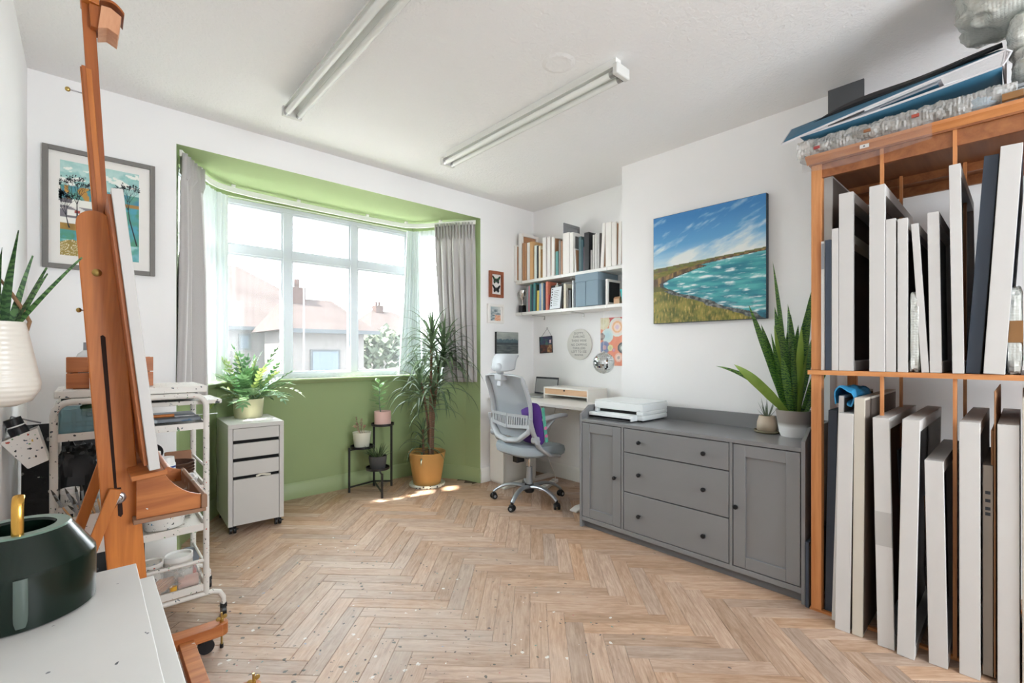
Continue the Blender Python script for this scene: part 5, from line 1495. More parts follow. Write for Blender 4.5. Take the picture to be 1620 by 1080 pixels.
def grassy(c):
    t = thing('potted_haworthia', 'dark spiky plant in a charcoal pot on the lowest tier', 'plant', (c[0], c[1], c[2] + 0.0055))
    mat('pot_charcoal', '#4a4a4a', 0.75, bump=0.15, bscale=80)
    leaf_mat('spiky', '#39492c', '#566a3e', transl=0.1, rand=0.25); leaf_mat('aloe_flat', '#31402a', '#4d6038', transl=0.1)
    MB().lathe([(0, 0), (0.058, 0), (0.066, 0.012), (0.076, 0.09), (0.076, 0.114), (0.072, 0.114), (0.07, 0.1), (0, 0.1)], 32).obj('pot', 'pot_charcoal', t)
    MB().lathe([(0, 0.103), (0.07, 0.102)], 20).obj('soil', 'soil', t)
    rf = random.Random(14)
    for i in range(44):
        a = rf.uniform(0, 2 * pi); r = rf.uniform(0, 0.05)
        b = MB(); strap_leaf(b, (r * math.cos(a), r * math.sin(a), 0.1), (math.cos(a) * 0.9, math.sin(a) * 0.9, rf.uniform(0.5, 1.6)), rf.uniform(0.09, 0.15), 0.012, rf.uniform(0.1, 0.9), (0, 0, -1), n=6, fold=0.5, shape=lambda q: 1 - q ** 2)
        b.obj('leaf', 'spiky', t, fix=False)
baby_rubber(TR[0]); jade(TR[1]); grassy(TR[2])

# ------------------------------------------------------------------ tall dracaena in the ochre pot
def dracaena():
    px, py = 2.338, 3.726
    t = thing('plant_saucer', 'round speckled terrazzo tray under the ochre pot', 'tray', (px, py, 0.0005))
    k = N('terrazzo'); vo = k.new('ShaderNodeTexVoronoi'); k.set(vo, Scale=45.0); k.link(k.coord('Object'), vo.inputs['Vector'])
    sp = k.new('ShaderNodeSeparateColor'); k.link(vo.outputs['Color'], sp.inputs[0])
    chip = k.math('MULTIPLY', k.math('LESS_THAN', sp.outputs[0], 0.35), k.math('LESS_THAN', vo.outputs['Distance'], 0.38))
    k.link(k.mix(chip, L4('#cfd2c4'), L4('#2f2c30')), k.b.inputs['Base Color']); k.b.inputs['Roughness'].default_value = 0.4; k.done()
    MB().lathe([(0, 0), (0.156, 0), (0.163, 0.006), (0.163, 0.022), (0.158, 0.026), (0.15, 0.018), (0, 0.016)], 48).obj('dish', 'terrazzo', t)
    t = thing('dracaena', 'tall three-stemmed dracaena in an ochre yellow pot', 'plant', (px, py, 0.0175))
    mat('pot_ochre', '#b58b50', 0.55, var=0.02)
    MB().lathe([(0, 0), (0.120, 0), (0.124, 0.004), (0.168, 0.285), (0.171, 0.292), (0.166, 0.294), (0.161, 0.285), (0.15, 0.22), (0, 0.22)], 48).obj('pot', 'pot_ochre', t)
    MB().lathe([(0, 0.228), (0.08, 0.226), (0.151, 0.222)], 28).obj('soil', 'soil', t)
    k = N('dracaena_cane'); v = k.coord('Object', (1, 1, 1)); wv = k.new('ShaderNodeTexWave', wave_type='BANDS', bands_direction='Z'); k.set(wv, Scale=38.0, Distortion=2.5, Detail=2.0); k.link(v, wv.inputs['Vector'])
    k.link(k.ramp(wv.outputs['Fac'], [(0.2, L4('#4f3a2e')), (0.7, L4('#8a6a52'))]), k.b.inputs['Base Color']); k.b.inputs['Roughness'].default_value = 0.8; k.bump(wv.outputs['Fac'], 0.4, 0.004); k.done()
    leaf_mat('dracaena_leaf', '#43583c', '#6f8562', rough=0.35, transl=0.18, rand=0.3, bscale=5)
    R = Vector((math.cos(YAW), -math.sin(YAW), 0)); Fw = Vector((math.sin(YAW), math.cos(YAW), 0))
    canes = [(-0.035, 0.0, 0.50, -0.04, 0.012), (0.03, -0.01, 1.36, 0.045, 0.0155), (0.045, 0.03, 1.30, 0.150, 0.0135), (0.015, 0.02, 0.98, -0.07, 0.012), (0.02, 0.0, 0.90, 0.06, 0.012), (0.03, 0.02, 1.08, 0.11, 0.012)]
    tops = []
    for bx, by, h, lx, r in canes:
        pts = [R * bx + Fw * by + Vector((0, 0, 0.22))]
        for q in range(1, 9):
            u = q / 8; pts.append(R * (bx + (lx - bx) * u ** 2.2) + Fw * (by * (1 - 0.3 * u)) + Vector((0, 0, 0.22 + (h - 0.22) * u)))
        MB().tube(pts, [r * (1 - 0.25 * q / 8) for q in range(9)], 10).obj('cane', 'dracaena_cane', t)
        tops.append(pts[-1])
    rf = random.Random(31)
    def clear_of_wall(p):
        w_ = p + Vector((px, py, 0))
        d1 = 4.09 - w_.y
        d2 = (w_.x - 2.415) * -0.866 + (w_.y - 4.125) * -0.5 - 0.12
        if d1 < 0: p = p + Vector((0, d1, 0))
        if d2 < 0: p = p + Vector((-0.866, -0.5, 0)) * -d2
        return p
    for ci, (top, cnt, ln) in enumerate(zip(tops, (26, 60, 52, 40, 26, 30), (0.30, 0.50, 0.50, 0.44, 0.40, 0.44))):
        for i in range(cnt):
            a = i * 2.399 + ci; u = i / cnt                        # u: 0 lowest .. 1 youngest
            el = -0.2 + 1.45 * u ** 1.6
            d = (R * math.cos(a) + Fw * math.sin(a) * 0.8) * math.cos(el) + Vector((0, 0, 1)) * (math.sin(el) + 0.35)
            base = top + Vector((0, 0, -0.24 * (1 - u)))
            Ln = ln * rf.uniform(0.72, 1.1) * (0.75 + 0.35 * (1 - u))
            droop = rf.uniform(2.3, 3.6) * (1.15 - 0.62 * u ** 4)
            b = MB(); p = base.copy(); dd = d.normalized(); n = 9; vs = []
            sd0 = dd.cross(Vector((0, 0, 1))).normalized()
            for q in range(n + 1):
                w_ = 0.0125 * (0.75 if q == 0 else 1.0) * (1 - (q / n) ** 2.4)
                sd = (sd0 - dd * sd0.dot(dd)).normalized(); nn = sd.cross(dd)
                pc = clear_of_wall(p)
                vs += [pc - sd * w_ + nn * w_ * 0.35, pc, pc + sd * w_ + nn * w_ * 0.35]
                dd = (dd + Vector((0, 0, -droop * (q + 0.6) / (n * n) * 1.25))).normalized(); p = p + dd * Ln / n
            fs = []
            for q in range(n): fs += [(q * 3, q * 3 + 1, q * 3 + 4, q * 3 + 3), (q * 3 + 1, q * 3 + 2, q * 3 + 5, q * 3 + 4)]
            b.add(vs, fs); b.obj('leaf', 'dracaena_leaf', t, fix=False)
dracaena()

# ------------------------------------------------------------------ ceiling battens
def batten(x, y0, y1, label):
    mat('batten_white', '#e6e6e2', 0.4); mat('tube_glass', '#e9ece8', 0.2); mat('holder_white', '#d9d9d5', 0.45); mat('tube_metal', '#a9a9a9', 0.3, metal=0.8)
    t = thing('fluorescent_light', label, 'ceiling light', (x, (y0 + y1) / 2, CEIL - 0.0005))
    h = (y1 - y0) / 2
    MB().box(-0.022, 0.022, -h + 0.03, h - 0.03, -0.045, 0).obj('spine', 'batten_white', t, bevel=0.002)
    MB().prism([(-0.052, -0.062), (-0.045, -0.048), (-0.024, -0.042), (0.024, -0.042), (0.045, -0.048), (0.052, -0.062), (0.047, -0.062), (0.04, -0.052), (0.02, -0.05), (-0.02, -0.05), (-0.04, -0.052), (-0.047, -0.062)], -h + 0.012, h - 0.012, 'xz').obj('reflector', 'batten_white', t)
    for s in (1, -1):
        e = MB(); e.box(-0.054, 0.054, s * h - (0.03 if s > 0 else 0), s * h + (0 if s > 0 else 0.03), -0.10, -0.045); eo = e.obj('lamp_holder', 'holder_white', t, bevel=0.006)
        for sx in (1, -1):
            MB().cyl((sx * 0.032, s * (h - 0.03), -0.085), (sx * 0.032, s * (h - 0.055), -0.085), 0.0165, n=14).obj('tube_cap', 'tube_metal', eo)
    for sx in (1, -1):
        MB().cyl((sx * 0.032, -h + 0.05, -0.085), (sx * 0.032, h - 0.05, -0.085), 0.016, n=18).obj('tube', 'tube_glass', t)
batten(0.885, 1.34, 2.875, 'twin fluorescent batten on the ceiling nearer the easel')
batten(1.952, 1.325, 2.85, 'twin fluorescent batten on the ceiling nearer the seascape')
b = MB(); b.lathe([(0, -0.006), (0.03, -0.005), (0.05, -0.003), (0.06, -0.006), (0.07, -0.004), (0.085, 0)], 30)
o = b.obj('trim_4', 'artex', None, (1.76, 1.58, CEIL - 0.0003)); struct(o)

# ------------------------------------------------------------------ framed print on the window wall behind the easel
def harbour_print():
    mat('frame_warm_grey', '#7b7875', 0.55, var=0.03, vscale=40)
    t = thing('framed_print', 'grey-framed turquoise print of trees and cottages behind the easel', 'picture', (0.0675, YW, 1.668))
    w_, h, bar = 0.2335, 0.640, 0.024
    b = MB()
    b.box(-w_, -w_ + bar, -0.025, -0.002, 0, h); b.box(w_ - bar, w_, -0.025, -0.002, 0, h); b.box(-w_ + bar, w_ - bar, -0.025, -0.002, 0, bar); b.box(-w_ + bar, w_ - bar, -0.025, -0.002, h - bar, h)
    b.obj('frame', 'frame_warm_grey', t, bevel=0.002)
    MB().box(-w_ + bar, w_ - bar, -0.012, -0.002, bar, h - bar).obj('mount', 'canvas_white', t)
    T1, T2, T3 = hx('7fb9bd'), hx('4f9fae'), hx('2f7fa0')
    def f(u, v):
        k = fbm(u * 5, v * 7, 4, 3); s = math.sin((v * 34 + k * 10))
        if v > 0.74:
            c = lerp3(hx('8fc3c0'), hx('b9d9d4'), 0.5 + s * 0.35 + k)
            if fbm(u * 3, v * 12, 3, 8) > 0.14: c = hx('eef1ea')
            return c
        if v > 0.60: 
            c = lerp3(hx('3f86a8'), hx('5f9d8a'), 0.5 + k * 2.2)
            if u > 0.62 and v < 0.64: c = lerp3(hx('8a7444'), hx('a8813f'), u)
            if u < 0.35 and fbm(u * 8, v * 8, 2, 5) > 0.05: c = hx('b98a3c')
            return c
        if v > 0.34 and u < 0.42:
            if v > 0.53: c = hx('6f6a70') if u < 0.14 and v > 0.56 else hx('ecece4')
            elif v > 0.49: c = hx('8a8488') if (u + v * 3) % 0.3 < 0.18 else hx('e9e8e2')
            elif v > 0.43: c = hx('f0efe9') if u > 0.08 else hx('7c7880')
            elif v > 0.40: c = hx('77747b')
            else: c = hx('eeede6')
            if 0.17 < u < 0.24 and 0.46 < v < 0.49: c = hx('a6463a')
            return c
        if v > 0.27 and u < 0.5: return lerp3(hx('b58a3e'), hx('94742f'), 0.5 + k * 2)
        if v > 0.17: return lerp3(hx('4fa0b4'), hx('4f9478'), 0.5 + k * 2.4 + 0.3 * s)
        if u < 0.36: 
            d = math.hypot((u - 0.15) / 0.24, (v - 0.0) / 0.17)
            if d < 1:
                a = math.atan2(v + 0.02, u - 0.12); return hx('efe6c4') if (a * 7) % 1 < 0.2 else hx('a08a45')
        return lerp3(T2, lerp3(hx('5fa88f'), hx('a5d3d2'), 0.5 + s * 0.5), 0.5 + k * 1.8)
    sheet_y(t, -0.166, 0.160, 0.072, 0.574, -0.0125, f, 90, 130)
    mat('ink_tree', '#2b3238', 0.7)
    def tree(x0, z0, x1, z1, seed, name='printed_tree'):
        rr = random.Random(seed); b = MB()
        def seg(p, q, w0, w1):
            d = Vector((q[0] - p[0], q[1] - p[1])); n = Vector((-d.y, d.x)).normalized()
            b.add([(p[0] - n.x * w0, -0.0129, p[1] - n.y * w0), (p[0] + n.x * w0, -0.0129, p[1] + n.y * w0), (q[0] + n.x * w1, -0.0129, q[1] + n.y * w1), (q[0] - n.x * w1, -0.0129, q[1] - n.y * w1)], [(0, 1, 2, 3)])
        def grow(p, ang, ln, w_, depth):
            ang = max(-1.1, min(1.1, ang))
            q = (max(-0.163, min(0.157, p[0] + math.sin(ang) * ln)), min(0.565, p[1] + math.cos(ang) * ln)); seg(p, q, w_, w_ * 0.7)
            if depth == 0:
                for _ in range(4):
                    a = ang + rr.uniform(-1.2, 1.2); s0 = (p[0] + (q[0] - p[0]) * rr.random(), p[1] + (q[1] - p[1]) * rr.random())
                    e = (s0[0] + math.sin(a) * 0.009, s0[1] + math.cos(a) * 0.009); seg(s0, e, 0.0008, 0.002)
                return
            for k in range(2 if depth < 3 else 3):
                grow(q, ang + rr.uniform(0.14, 0.42) * (-1 if k == 0 else (1 if k == 1 else 0.1)), ln * rr.uniform(0.7, 0.95), w_ * 0.66, depth - 1)
        seg((x0, z0), (x1, z1), 0.0032, 0.0026)
        grow((x1, z1), math.atan2(x1 - x0, z1 - z0) * 0.5, 0.05, 0.0022, 4)
        b.obj(name, 'ink_tree', t, fix=False)
    tree(-0.098, 0.18, -0.100, 0.30, 2); tree(0.150, 0.165, 0.118, 0.31, 9); tree(-0.13, 0.22, -0.135, 0.235, 12)
harbour_print()
# ------------------------------------------------------------------ wooden rack for canvases
wood('rack_pine', '#b06c3a', '#da9b64', 'Z', 8, 0.06); wood('rack_pine_y', '#b06c3a', '#d4945c', 'Y', 8, 0.06)
wood('rack_ply', '#7a4526', '#a2683d', 'X', 5, 0.05, rand=0.02)
mat('frame_back', '#6e645c', 0.85, var=0.1); mat('navy_edge', '#39424f', 0.6, var=0.03); mat('raw_canvas', '#8f857b', 0.9, var=0.05)
mat('white_edge', '#c9c7c4', 0.6, var=0.015); mat('cardboard', '#9a6f4d', 0.9, var=0.08); mat('cream_edge', '#c6c0b3', 0.65)
mat('brown_tape', '#8a6238', 0.35)
def rack():
    t = thing('canvas_rack', 'two-tier pine rack for canvases standing by the sideboard', 'rack', (2.90, 0.09, 0))
    ox, oy = 2.90, 0.09
    B = lambda x0, x1, y0, y1, z0, z1: (x0 - ox, x1 - ox, y0 - oy, y1 - oy, z0, z1)
    for z0, z1 in ((0.012, 1.120), (1.141, 2.108)):
        for y0, y1, xs in ((0.640, 0.682, (2.547, 3.22)), (-0.46, -0.42, (2.547, 3.22))):
            for x in xs: MB().box(*B(x, x + 0.045, y0, y1, z0, z1)).obj('post', 'rack_pine', t, bevel=0.002)
        for yc in (0.416, 0.185, -0.045, -0.26):
            for x in (2.549, 3.02): MB().box(*B(x, x + 0.020, yc - 0.006, yc + 0.006, z0, z1)).obj('divider_post', 'rack_pine', t)
    MB().box(*B(2.535, 3.28, -0.47, 0.690, 1.121, 1.140)).obj('shelf', 'rack_ply', t)
    MB().box(*B(2.530, 2.535, -0.47, 0.692, 1.120, 1.1408)).obj('shelf_edge', 'rack_pine_y', t)
    MB().box(*B(2.545, 3.28, -0.47, 0.690, 2.108, 2.116)).obj('top_board', 'rack_ply', t)
    MB().prism([(2.522 - ox, 2.151), (2.555 - ox, 2.151), (2.555 - ox, 2.1165), (2.547 - ox, 2.1165), (2.540 - ox, 2.128), (2.524 - ox, 2.138)], -0.47 - oy, 0.700 - oy, 'xz').obj('top_moulding', 'rack_pine_y', t)
    MB().box(*B(2.556, 2.572, -0.46, 0.64, 2.045, 2.108)).obj('top_rail', 'rack_ply', t)
    MB().box(*B(3.05, 3.07, -0.46, 0.64, 2.07, 2.108)).obj('cross_rail', 'rack_ply', t)
    MB().box(*B(3.262, 3.28, -0.46, 0.64, 2.06, 2.108)).obj('back_rail', 'rack_ply', t)
    for x in (2.555, 3.02, 3.24): MB().box(*B(x, x + 0.02, -0.47, 0.690, 0.0, 0.012)).obj('floor_rail', 'rack_pine_y', t)
    lb = MB().box(*B(2.5205, 2.5225, 0.455, 0.488, 2.120, 2.136)).obj('label_tag', 'canvas_white', t)
    MB().box(*B(2.5199, 2.5206, 0.470, 0.475, 2.125, 2.131)).obj('label_mark', 'ink_dark', lb)
rack()
def stood(label, x0, yb, yt, z0, z1, depth, kind='frame', edge='white_edge', back='frame_back', name='canvas', cat='canvas', bar=0.045, cross=None, group=None):
    """canvas standing on its edge in the rack. yb/yt: (left,right) y at foot and at top of its front edge"""
    th = ((yb[0] - yb[1]) + (yt[0] - yt[1])) / 2; cb = (yb[0] + yb[1]) / 2; ct = (yt[0] + yt[1]) / 2
    h = z1 - z0; tilt = -math.atan2(ct - cb, h); c = math.cos(tilt); Lh = h / c
    t = thing(name, label, cat, (x0, cb, z0), 0, group)
    dz = abs(math.sin(tilt)) * th / 2
    M = Matrix.Translation((0, 0, dz)) @ Matrix.Rotation(tilt, 4, 'X'); w_ = th / 2 / max(c, 0.9); Lh -= dz
    if kind == 'solid':
        MB().box(0, depth, -w_, w_, 0, Lh, M=M).obj('wrapped_edge', edge, t, bevel=0.0015)
        MB().box(0.01, depth - 0.01, -w_ - 0.0006, -w_ + 0.001, 0.01, Lh - 0.01, M=M).obj('back_face', back, t)
    else:
        for nm, bx in (('front_bar', (0, bar * 0.5, -w_, w_, 0, Lh)), ('back_bar', (depth - bar * 0.5, depth, -w_, w_, 0, Lh)),
                       ('bottom_bar', (bar * 0.5, depth - bar * 0.5, -w_, w_, 0, bar)), ('top_bar', (bar * 0.5, depth - bar * 0.5, -w_, w_, Lh - bar, Lh))):
            MB().box(*bx, M=M).obj(nm, edge, t, bevel=0.001)
        if cross: MB().box(bar * 0.5, depth - bar * 0.5, -w_ * 0.7, w_ * 0.6, Lh * cross, Lh * cross + 0.04, M=M).obj('cross_bar', 'cream_edge', t)
        MB().box(bar * 0.5, depth - bar * 0.5, w_ * 0.72, w_ * 0.94, bar, Lh - bar, M=M).obj('stretched_cloth', back, t)
    return t, M, w_, Lh
S0 = 1.1415; G = 'canvases stored in the rack'
XU = 2.537
stood('tall white canvas set back behind the upper left post of the rack', 2.70, (0.670, 0.632), (0.670, 0.632), S0, 2.09, 0.45, 'solid', group=G)
tt, M, w_, Lh = stood('thin white panel with a printed label beside the upper left post', XU + 0.004, (0.640, 0.625), (0.640, 0.625), S0, 1.742, 0.5, 'solid', group=G)
MB().box(-0.0012, 0, -0.006, 0.006, 0.47, 0.59, M=M).obj('printed_label', 'frame_grey', tt)
stood('thin navy-edged canvas on the upper tier left end', XU, (0.623, 0.599), (0.623, 0.599), S0, 1.745, 0.55, 'solid', 'navy_edge', group=G)
stood('narrow white canvas right of the thin navy one, upper tier', XU, (0.597, 0.571), (0.597, 0.571), S0, 1.792, 0.55, 'solid', group=G)
stood('deep white frame with a cross bar, left bay of the upper tier', XU, (0.569, 0.515), (0.569, 0.515), S0, 1.945, 0.70, cross=0.72, group=G)
stood('deep white frame just left of the first upper divider', XU - 0.012, (0.455, 0.401), (0.455, 0.401), S0, 1.946, 0.74, group=G)
stood('white canvas right behind the first upper divider', XU - 0.005, (0.399, 0.366), (0.399, 0.366), S0, 1.793, 0.6, 'solid', group=G)
stood('white canvas with a brown seam left of the bubble-wrapped parcel', XU - 0.004, (0.360, 0.327), (0.360, 0.327), S0, 1.787, 0.6, group=G)
stood('thin white canvas leaning left, upper tier middle', XU, (0.284, 0.261), (0.317, 0.294), S0, 1.758, 0.6, group=G)
stood('white canvas left of the second upper divider', XU, (0.258, 0.222), (0.266, 0.231), S0, 1.793, 0.62, back='black_board', group=G)
stood('tall white frame right of the second upper divider', XU - 0.012, (0.190, 0.157), (0.201, 0.167), S0, 1.964, 0.72, back='navy_edge', group=G)
stood('tall navy-edged canvas leaning right on the upper tier', XU, (0.153, 0.114), (0.103, 0.062), S0, 1.973, 0.7, 'solid', 'navy_edge', group=G)
stood('largest white canvas leaning at the right of the upper tier', XU - 0.02, (0.105, 0.047), (0.058, 0.002), S0, 1.99, 0.75, 'solid', back='navy_edge', group=G)
stood('cream-edged canvas at the far right of the upper tier', XU, (-0.03, -0.07), (-0.04, -0.08), S0, 1.93, 0.7, 'solid', 'cream_edge', group=G)

def bubble(name, col='#d7d8d4', alpha=0.55, bs=130.0, st=0.35):
    k = N(name)
    k.b.inputs['Base Color'].default_value = L4(col); k.b.inputs['Roughness'].default_value = 0.22; k.b.inputs['Specular IOR Level'].default_value = 0.7
    vo = k.new('ShaderNodeTexVoronoi'); k.set(vo, Scale=bs, Randomness=0.3); k.link(k.coord('Object'), vo.inputs['Vector'])
    k.bump(k.math('SUBTRACT', 1.0, vo.outputs['Distance']), st, 0.006)
    tr = k.new('ShaderNodeBsdfTransparent'); tr.inputs['Color'].default_value = (0.93, 0.94, 0.93, 1)
    mx = k.new('ShaderNodeMixShader'); mx.inputs['Fac'].default_value = alpha
    k.link(tr.outputs[0], mx.inputs[1]); k.link(k.b.outputs[0], mx.inputs[2]); k.link(mx.outputs[0], k.out.inputs['Surface'])
    return k.done()
bubble('bubble_wrap', '#d2cfca', 0.5, 85, 0.8); bubble('bubble_pale', '#d3d6d0', 0.85, 95, 0.5); bubble('film', '#b9aeb0', 0.18); bubble('bubble_blueish', '#b4c0c8', 0.7)
def lump(name, label, cat, loc, size, mt, seed, amp=0.25, freq=3.0, n=40, m=24, e=0.55, tilt=0.0, tape=None, part='wrapping', hi=0.0, group=None, sm=25):
    """a crumpled parcel: rounded box with folds"""
    t = thing(name, label, cat, loc, 0, group)
    a, b_, c = size[0] / 2, size[1] / 2, size[2] / 2; M = Matrix.Rotation(tilt, 4, 'X')
    def sgn(v, p): return math.copysign(abs(v) ** p, v)
    def f(u, v):
        th = pi * v; ph = 2 * pi * u
        d = Vector((sgn(math.sin(th), e) * sgn(math.cos(ph), e), sgn(math.sin(th), e) * sgn(math.sin(ph), e), -sgn(math.cos(th), e)))
        nz = mnoise.noise(d * freq + Vector((seed, seed * 2, 0))) + 0.5 * mnoise.noise(d * freq * 2.3 + Vector((0, seed, 5)))
        rdg = abs(mnoise.noise(d * freq * 1.7 + Vector((seed * 3, 1, 2))))
        k = 1 + amp * (nz * 0.6 - rdg * 0.7 + 0.1) + hi * mnoise.noise(d * freq * 7)
        return M @ Vector((a * d.x * k, b_ * d.y * k, c * d.z * k + c))
    MB().grid(f, n, m, wrap=True).obj(part, mt, t, angle=sm)
    if tape:
        for z0, z1 in tape:
            MB().box(-a * 1.01, a * 0.9, -b_ * 1.02, b_ * 1.02, z0, z1, M=M).obj('tape', 'brown_tape', t)
    return t
lump('wrapped_parcel', 'slim bubble-wrapped parcel among the white canvases, upper tier', 'parcel', (2.62, 0.306, S0), (0.17, 0.034, 0.335), 'bubble_pale', 3, 0.12, n=30, m=40, e=0.3)
t = lump('wrapped_parcel', 'bubble-wrapped parcel with brown tape right of the largest canvas', 'parcel', (2.66, 0.024, S0), (0.24, 0.042, 0.33), 'bubble_pale', 8, 0.1, n=30, m=40, e=0.3)
MB().prism([(-0.123, 0.20), (-0.123, 0.12), (0.05, 0.05), (0.05, 0.13)], -0.0225, 0.0225, 'xz').obj('tape', 'brown_tape', t)

# lower tier, standing on the floor
stood('navy-edged canvas beside the lower left post', 2.572, (0.634, 0.598), (0.617, 0.585), 0.0125, 0.955, 0.6, 'solid', 'navy_edge', group=G)
stood('thin white canvas with the blue cloth over its top', 2.50, (0.588, 0.570), (0.561, 0.541), 0.0125, 1.03, 0.6, 'solid', group=G)
stood('white canvas in front of the one draped in blue cloth, lower tier', 2.457, (0.567, 0.511), (0.551, 0.499), 0.0005, 0.957, 0.7, 'solid', group=G)
stood('tall cream-white canvas second from the left, lower tier', 2.461, (0.505, 0.466), (0.495, 0.459), 0.0005, 1.028, 0.72, 'solid', 'cream_edge', back='frame_back', group=G)
tt, M, w_, Lh = stood('white frame wrapped in film at its middle, lower tier', 2.449, (0.413, 0.358), (0.430, 0.375), 0.0005, 0.951, 0.72, back='cardboard', group=G)
MB().box(-0.0016, 0.01, -w_ - 0.001, w_ + 0.001, 0.42, 0.56, M=M).obj('film_band', 'film', tt)
tt, M, w_, Lh = stood('white frame leaning right beside the film-wrapped frame, lower tier', 2.431, (0.347, 0.294), (0.331, 0.276), 0.0005, 0.955, 0.72, back='black_board', group=G)
stood('shortest white frame on the lower tier', 2.456, (0.253, 0.198), (0.266, 0.211), 0.0005, 0.799, 0.66, back='black_board', group=G)
stood('white frame right of the second lower divider', 2.463, (0.167, 0.109), (0.166, 0.111), 0.0005, 0.960, 0.72, back='frame_back', group=G)
tt, M, w_, Lh = stood('grey wrapped box with printed codes, lower tier', 2.50, (0.105, 0.078), (0.105, 0.078), 0.0125, 0.80, 0.5, 'solid', 'raw_canvas', back='raw_canvas', name='wrapped_box', cat='box')
for z in (0.60, 0.62, 0.65, 0.68): MB().box(-0.001, 0, -0.007, 0.007, z, z + 0.012, M=M).obj('printed_code', 'ink_dark', tt)
stood('sheet of brown cardboard between the grey box and the white canvas', 2.50, (0.075, 0.071), (0.075, 0.071), 0.0125, 1.08, 0.6, 'solid', 'cardboard', 'cardboard', name='cardboard_sheet', cat='cardboard')
stood('shorter brown board behind the grey wrapped box', 2.52, (0.084, 0.0765), (0.084, 0.0765), 0.0125, 0.93, 0.6, 'solid', 'cardboard', 'cardboard', name='cardboard_sheet', cat='cardboard')
stood('white canvas with a dark blue side at the right of the lower tier', 2.479, (0.066, 0.010), (0.066, 0.011), 0.0005, 0.960, 0.74, 'solid', back='navy_edge', group=G)
stood('cream canvas at the far right of the lower tier', 2.47, (0.004, -0.05), (0.004, -0.05), 0.0005, 1.06, 0.74, 'solid', 'cream_edge', group=G)
stood('dark board leaning between the film-wrapped frame and its neighbour', 2.60, (0.336, 0.330), (0.372, 0.366), 0.0125, 0.80, 0.5, 'solid', 'black_board', 'black_board', name='dark_board', cat='board')
stood('brown board leaning beside the shortest frame, lower tier', 2.60, (0.262, 0.256), (0.284, 0.278), 0.0125, 0.62, 0.5, 'solid', 'cardboard', 'cardboard', name='brown_board', cat='board')
stood('short navy canvas squeezed between sideboard and rack post', 2.556, (0.708, 0.694), (0.708, 0.694), 0.0005, 0.315, 0.4, 'solid', 'navy_edge', group=G)
def blue_cloth():
    mat('cloth_blue', '#2f86b4', 0.6, var=0.15, vscale=10)
    t = thing('blue_cloth', 'bright blue plastic cloth folded over a canvas on the lower tier', 'cloth', (2.52, 0.551, 1.032))
    prof = [(0.018, -0.05), (0.020, -0.015), (0.018, 0.008), (0.005, 0.018), (-0.012, 0.014), (-0.030, 0.002), (-0.040, -0.02), (-0.034, -0.045), (-0.022, -0.05)]
    def f(u, v):
        q = u * 8; i = min(7, int(q)); a, c = prof[i], prof[i + 1]; e = q - i
        y = a[0] + (c[0] - a[0]) * e; z = a[1] + (c[1] - a[1]) * e
        x = -0.03 + v * 0.34
        k = 1 + 0.25 * math.sin(v * 5 + u * 3)
        return (x, y * k + 0.004 * math.sin(v * 17), max(z, -0.07) * k + 0.010 + 0.035 * v * (1 - v) + 0.004 * math.sin(u * 20 + v * 9))
    o = MB().grid(f, 24, 14).obj('cloth', 'cloth_blue', t, fix=False); s = o.modifiers.new('thick', 'SOLIDIFY'); s.thickness = 0.004; s.offset = 1
blue_cloth()

# ------------------------------------------------------------------ on top of the rack
ZT2 = 2.1165
def wrap_sheet():
    t = thing('bubble_wrap_sheet', 'crumpled bubble wrap spread along the top of the rack', 'bubble wrap', (2.80, 0.36, ZT2))
    def f(u, v):
        x = -0.27 + 0.5 * v; y = 0.37 - 0.72 * u
        k = mnoise.noise(Vector((x * 9, y * 9, 1))) * 0.5 + mnoise.noise(Vector((x * 22, y * 22, 4))) * 0.3
        k += mnoise.noise(Vector((x * 60, y * 60, 7))) * 0.22
        edge = min(1, min(u, 1 - u) * 12) * min(1, min(v, 1 - v) * 6 + (0.55 if v < 0.1 else 0))
        y += 0.03 * mnoise.noise(Vector((x * 12, 0, y * 12)))
        return (x + 0.012 * k, y, 0.036 + (0.055 + 0.05 * k) * edge ** 0.6)
    o = MB().grid(f, 130, 60).obj('sheet', 'bubble_wrap', t, fix=False, angle=20)
    def g(u, v):   # the front roll of the sheet resting on the moulding
        y = 0.375 - 0.72 * u; k = mnoise.noise(Vector((3, y * 16, v * 3))) * 0.014 + mnoise.noise(Vector((9, y * 40, v * 6))) * 0.008 + mnoise.noise(Vector((2, y * 110, v * 12))) * 0.006
        a = -pi * 0.5 + pi * 1.25 * v
        return (-0.262 - (0.026 + k) * math.cos(a) + 0.006, y, 0.036 + 0.040 + (0.038 + k) * math.sin(a))
    MB().grid(g, 220, 16).obj('front_roll', 'bubble_wrap', t, fix=False, angle=20)
    def h(u, v):   # clear film hanging over the moulding
        y = 0.35 - 0.46 * u; k = 0.003 * mnoise.noise(Vector((y * 14, v * 3, 2)))
        return (-0.281 + k - 0.003, y, 0.045 - (0.085 + 0.012 * math.sin(u * 4)) * v)
    MB().grid(h, 40, 8).obj('hanging_film', 'film', t, fix=False, angle=60)
    for yy, zz, c in ((0.29, 0.058, '#9a3a3a'), (0.10, 0.07, '#8a5a3a'), (-0.06, 0.075, '#a34a3a')):
        m = mat('tape_' + c[1:], c, 0.4); MB().box(-0.292, -0.285, yy - 0.012, yy + 0.012, zz - 0.004, zz + 0.008, M=Matrix.Rotation(0.2, 4, 'X') if False else None).obj('tape_scrap', m, t)
wrap_sheet()
lump('bubble_wrap_roll', 'blue-tinged ball of bubble wrap with tape at the rack edge', 'bubble wrap', (2.60, 0.115, ZT2 + 0.036), (0.16, 0.14, 0.075), 'bubble_blueish', 14, 0.3, 3.5, hi=0.05)
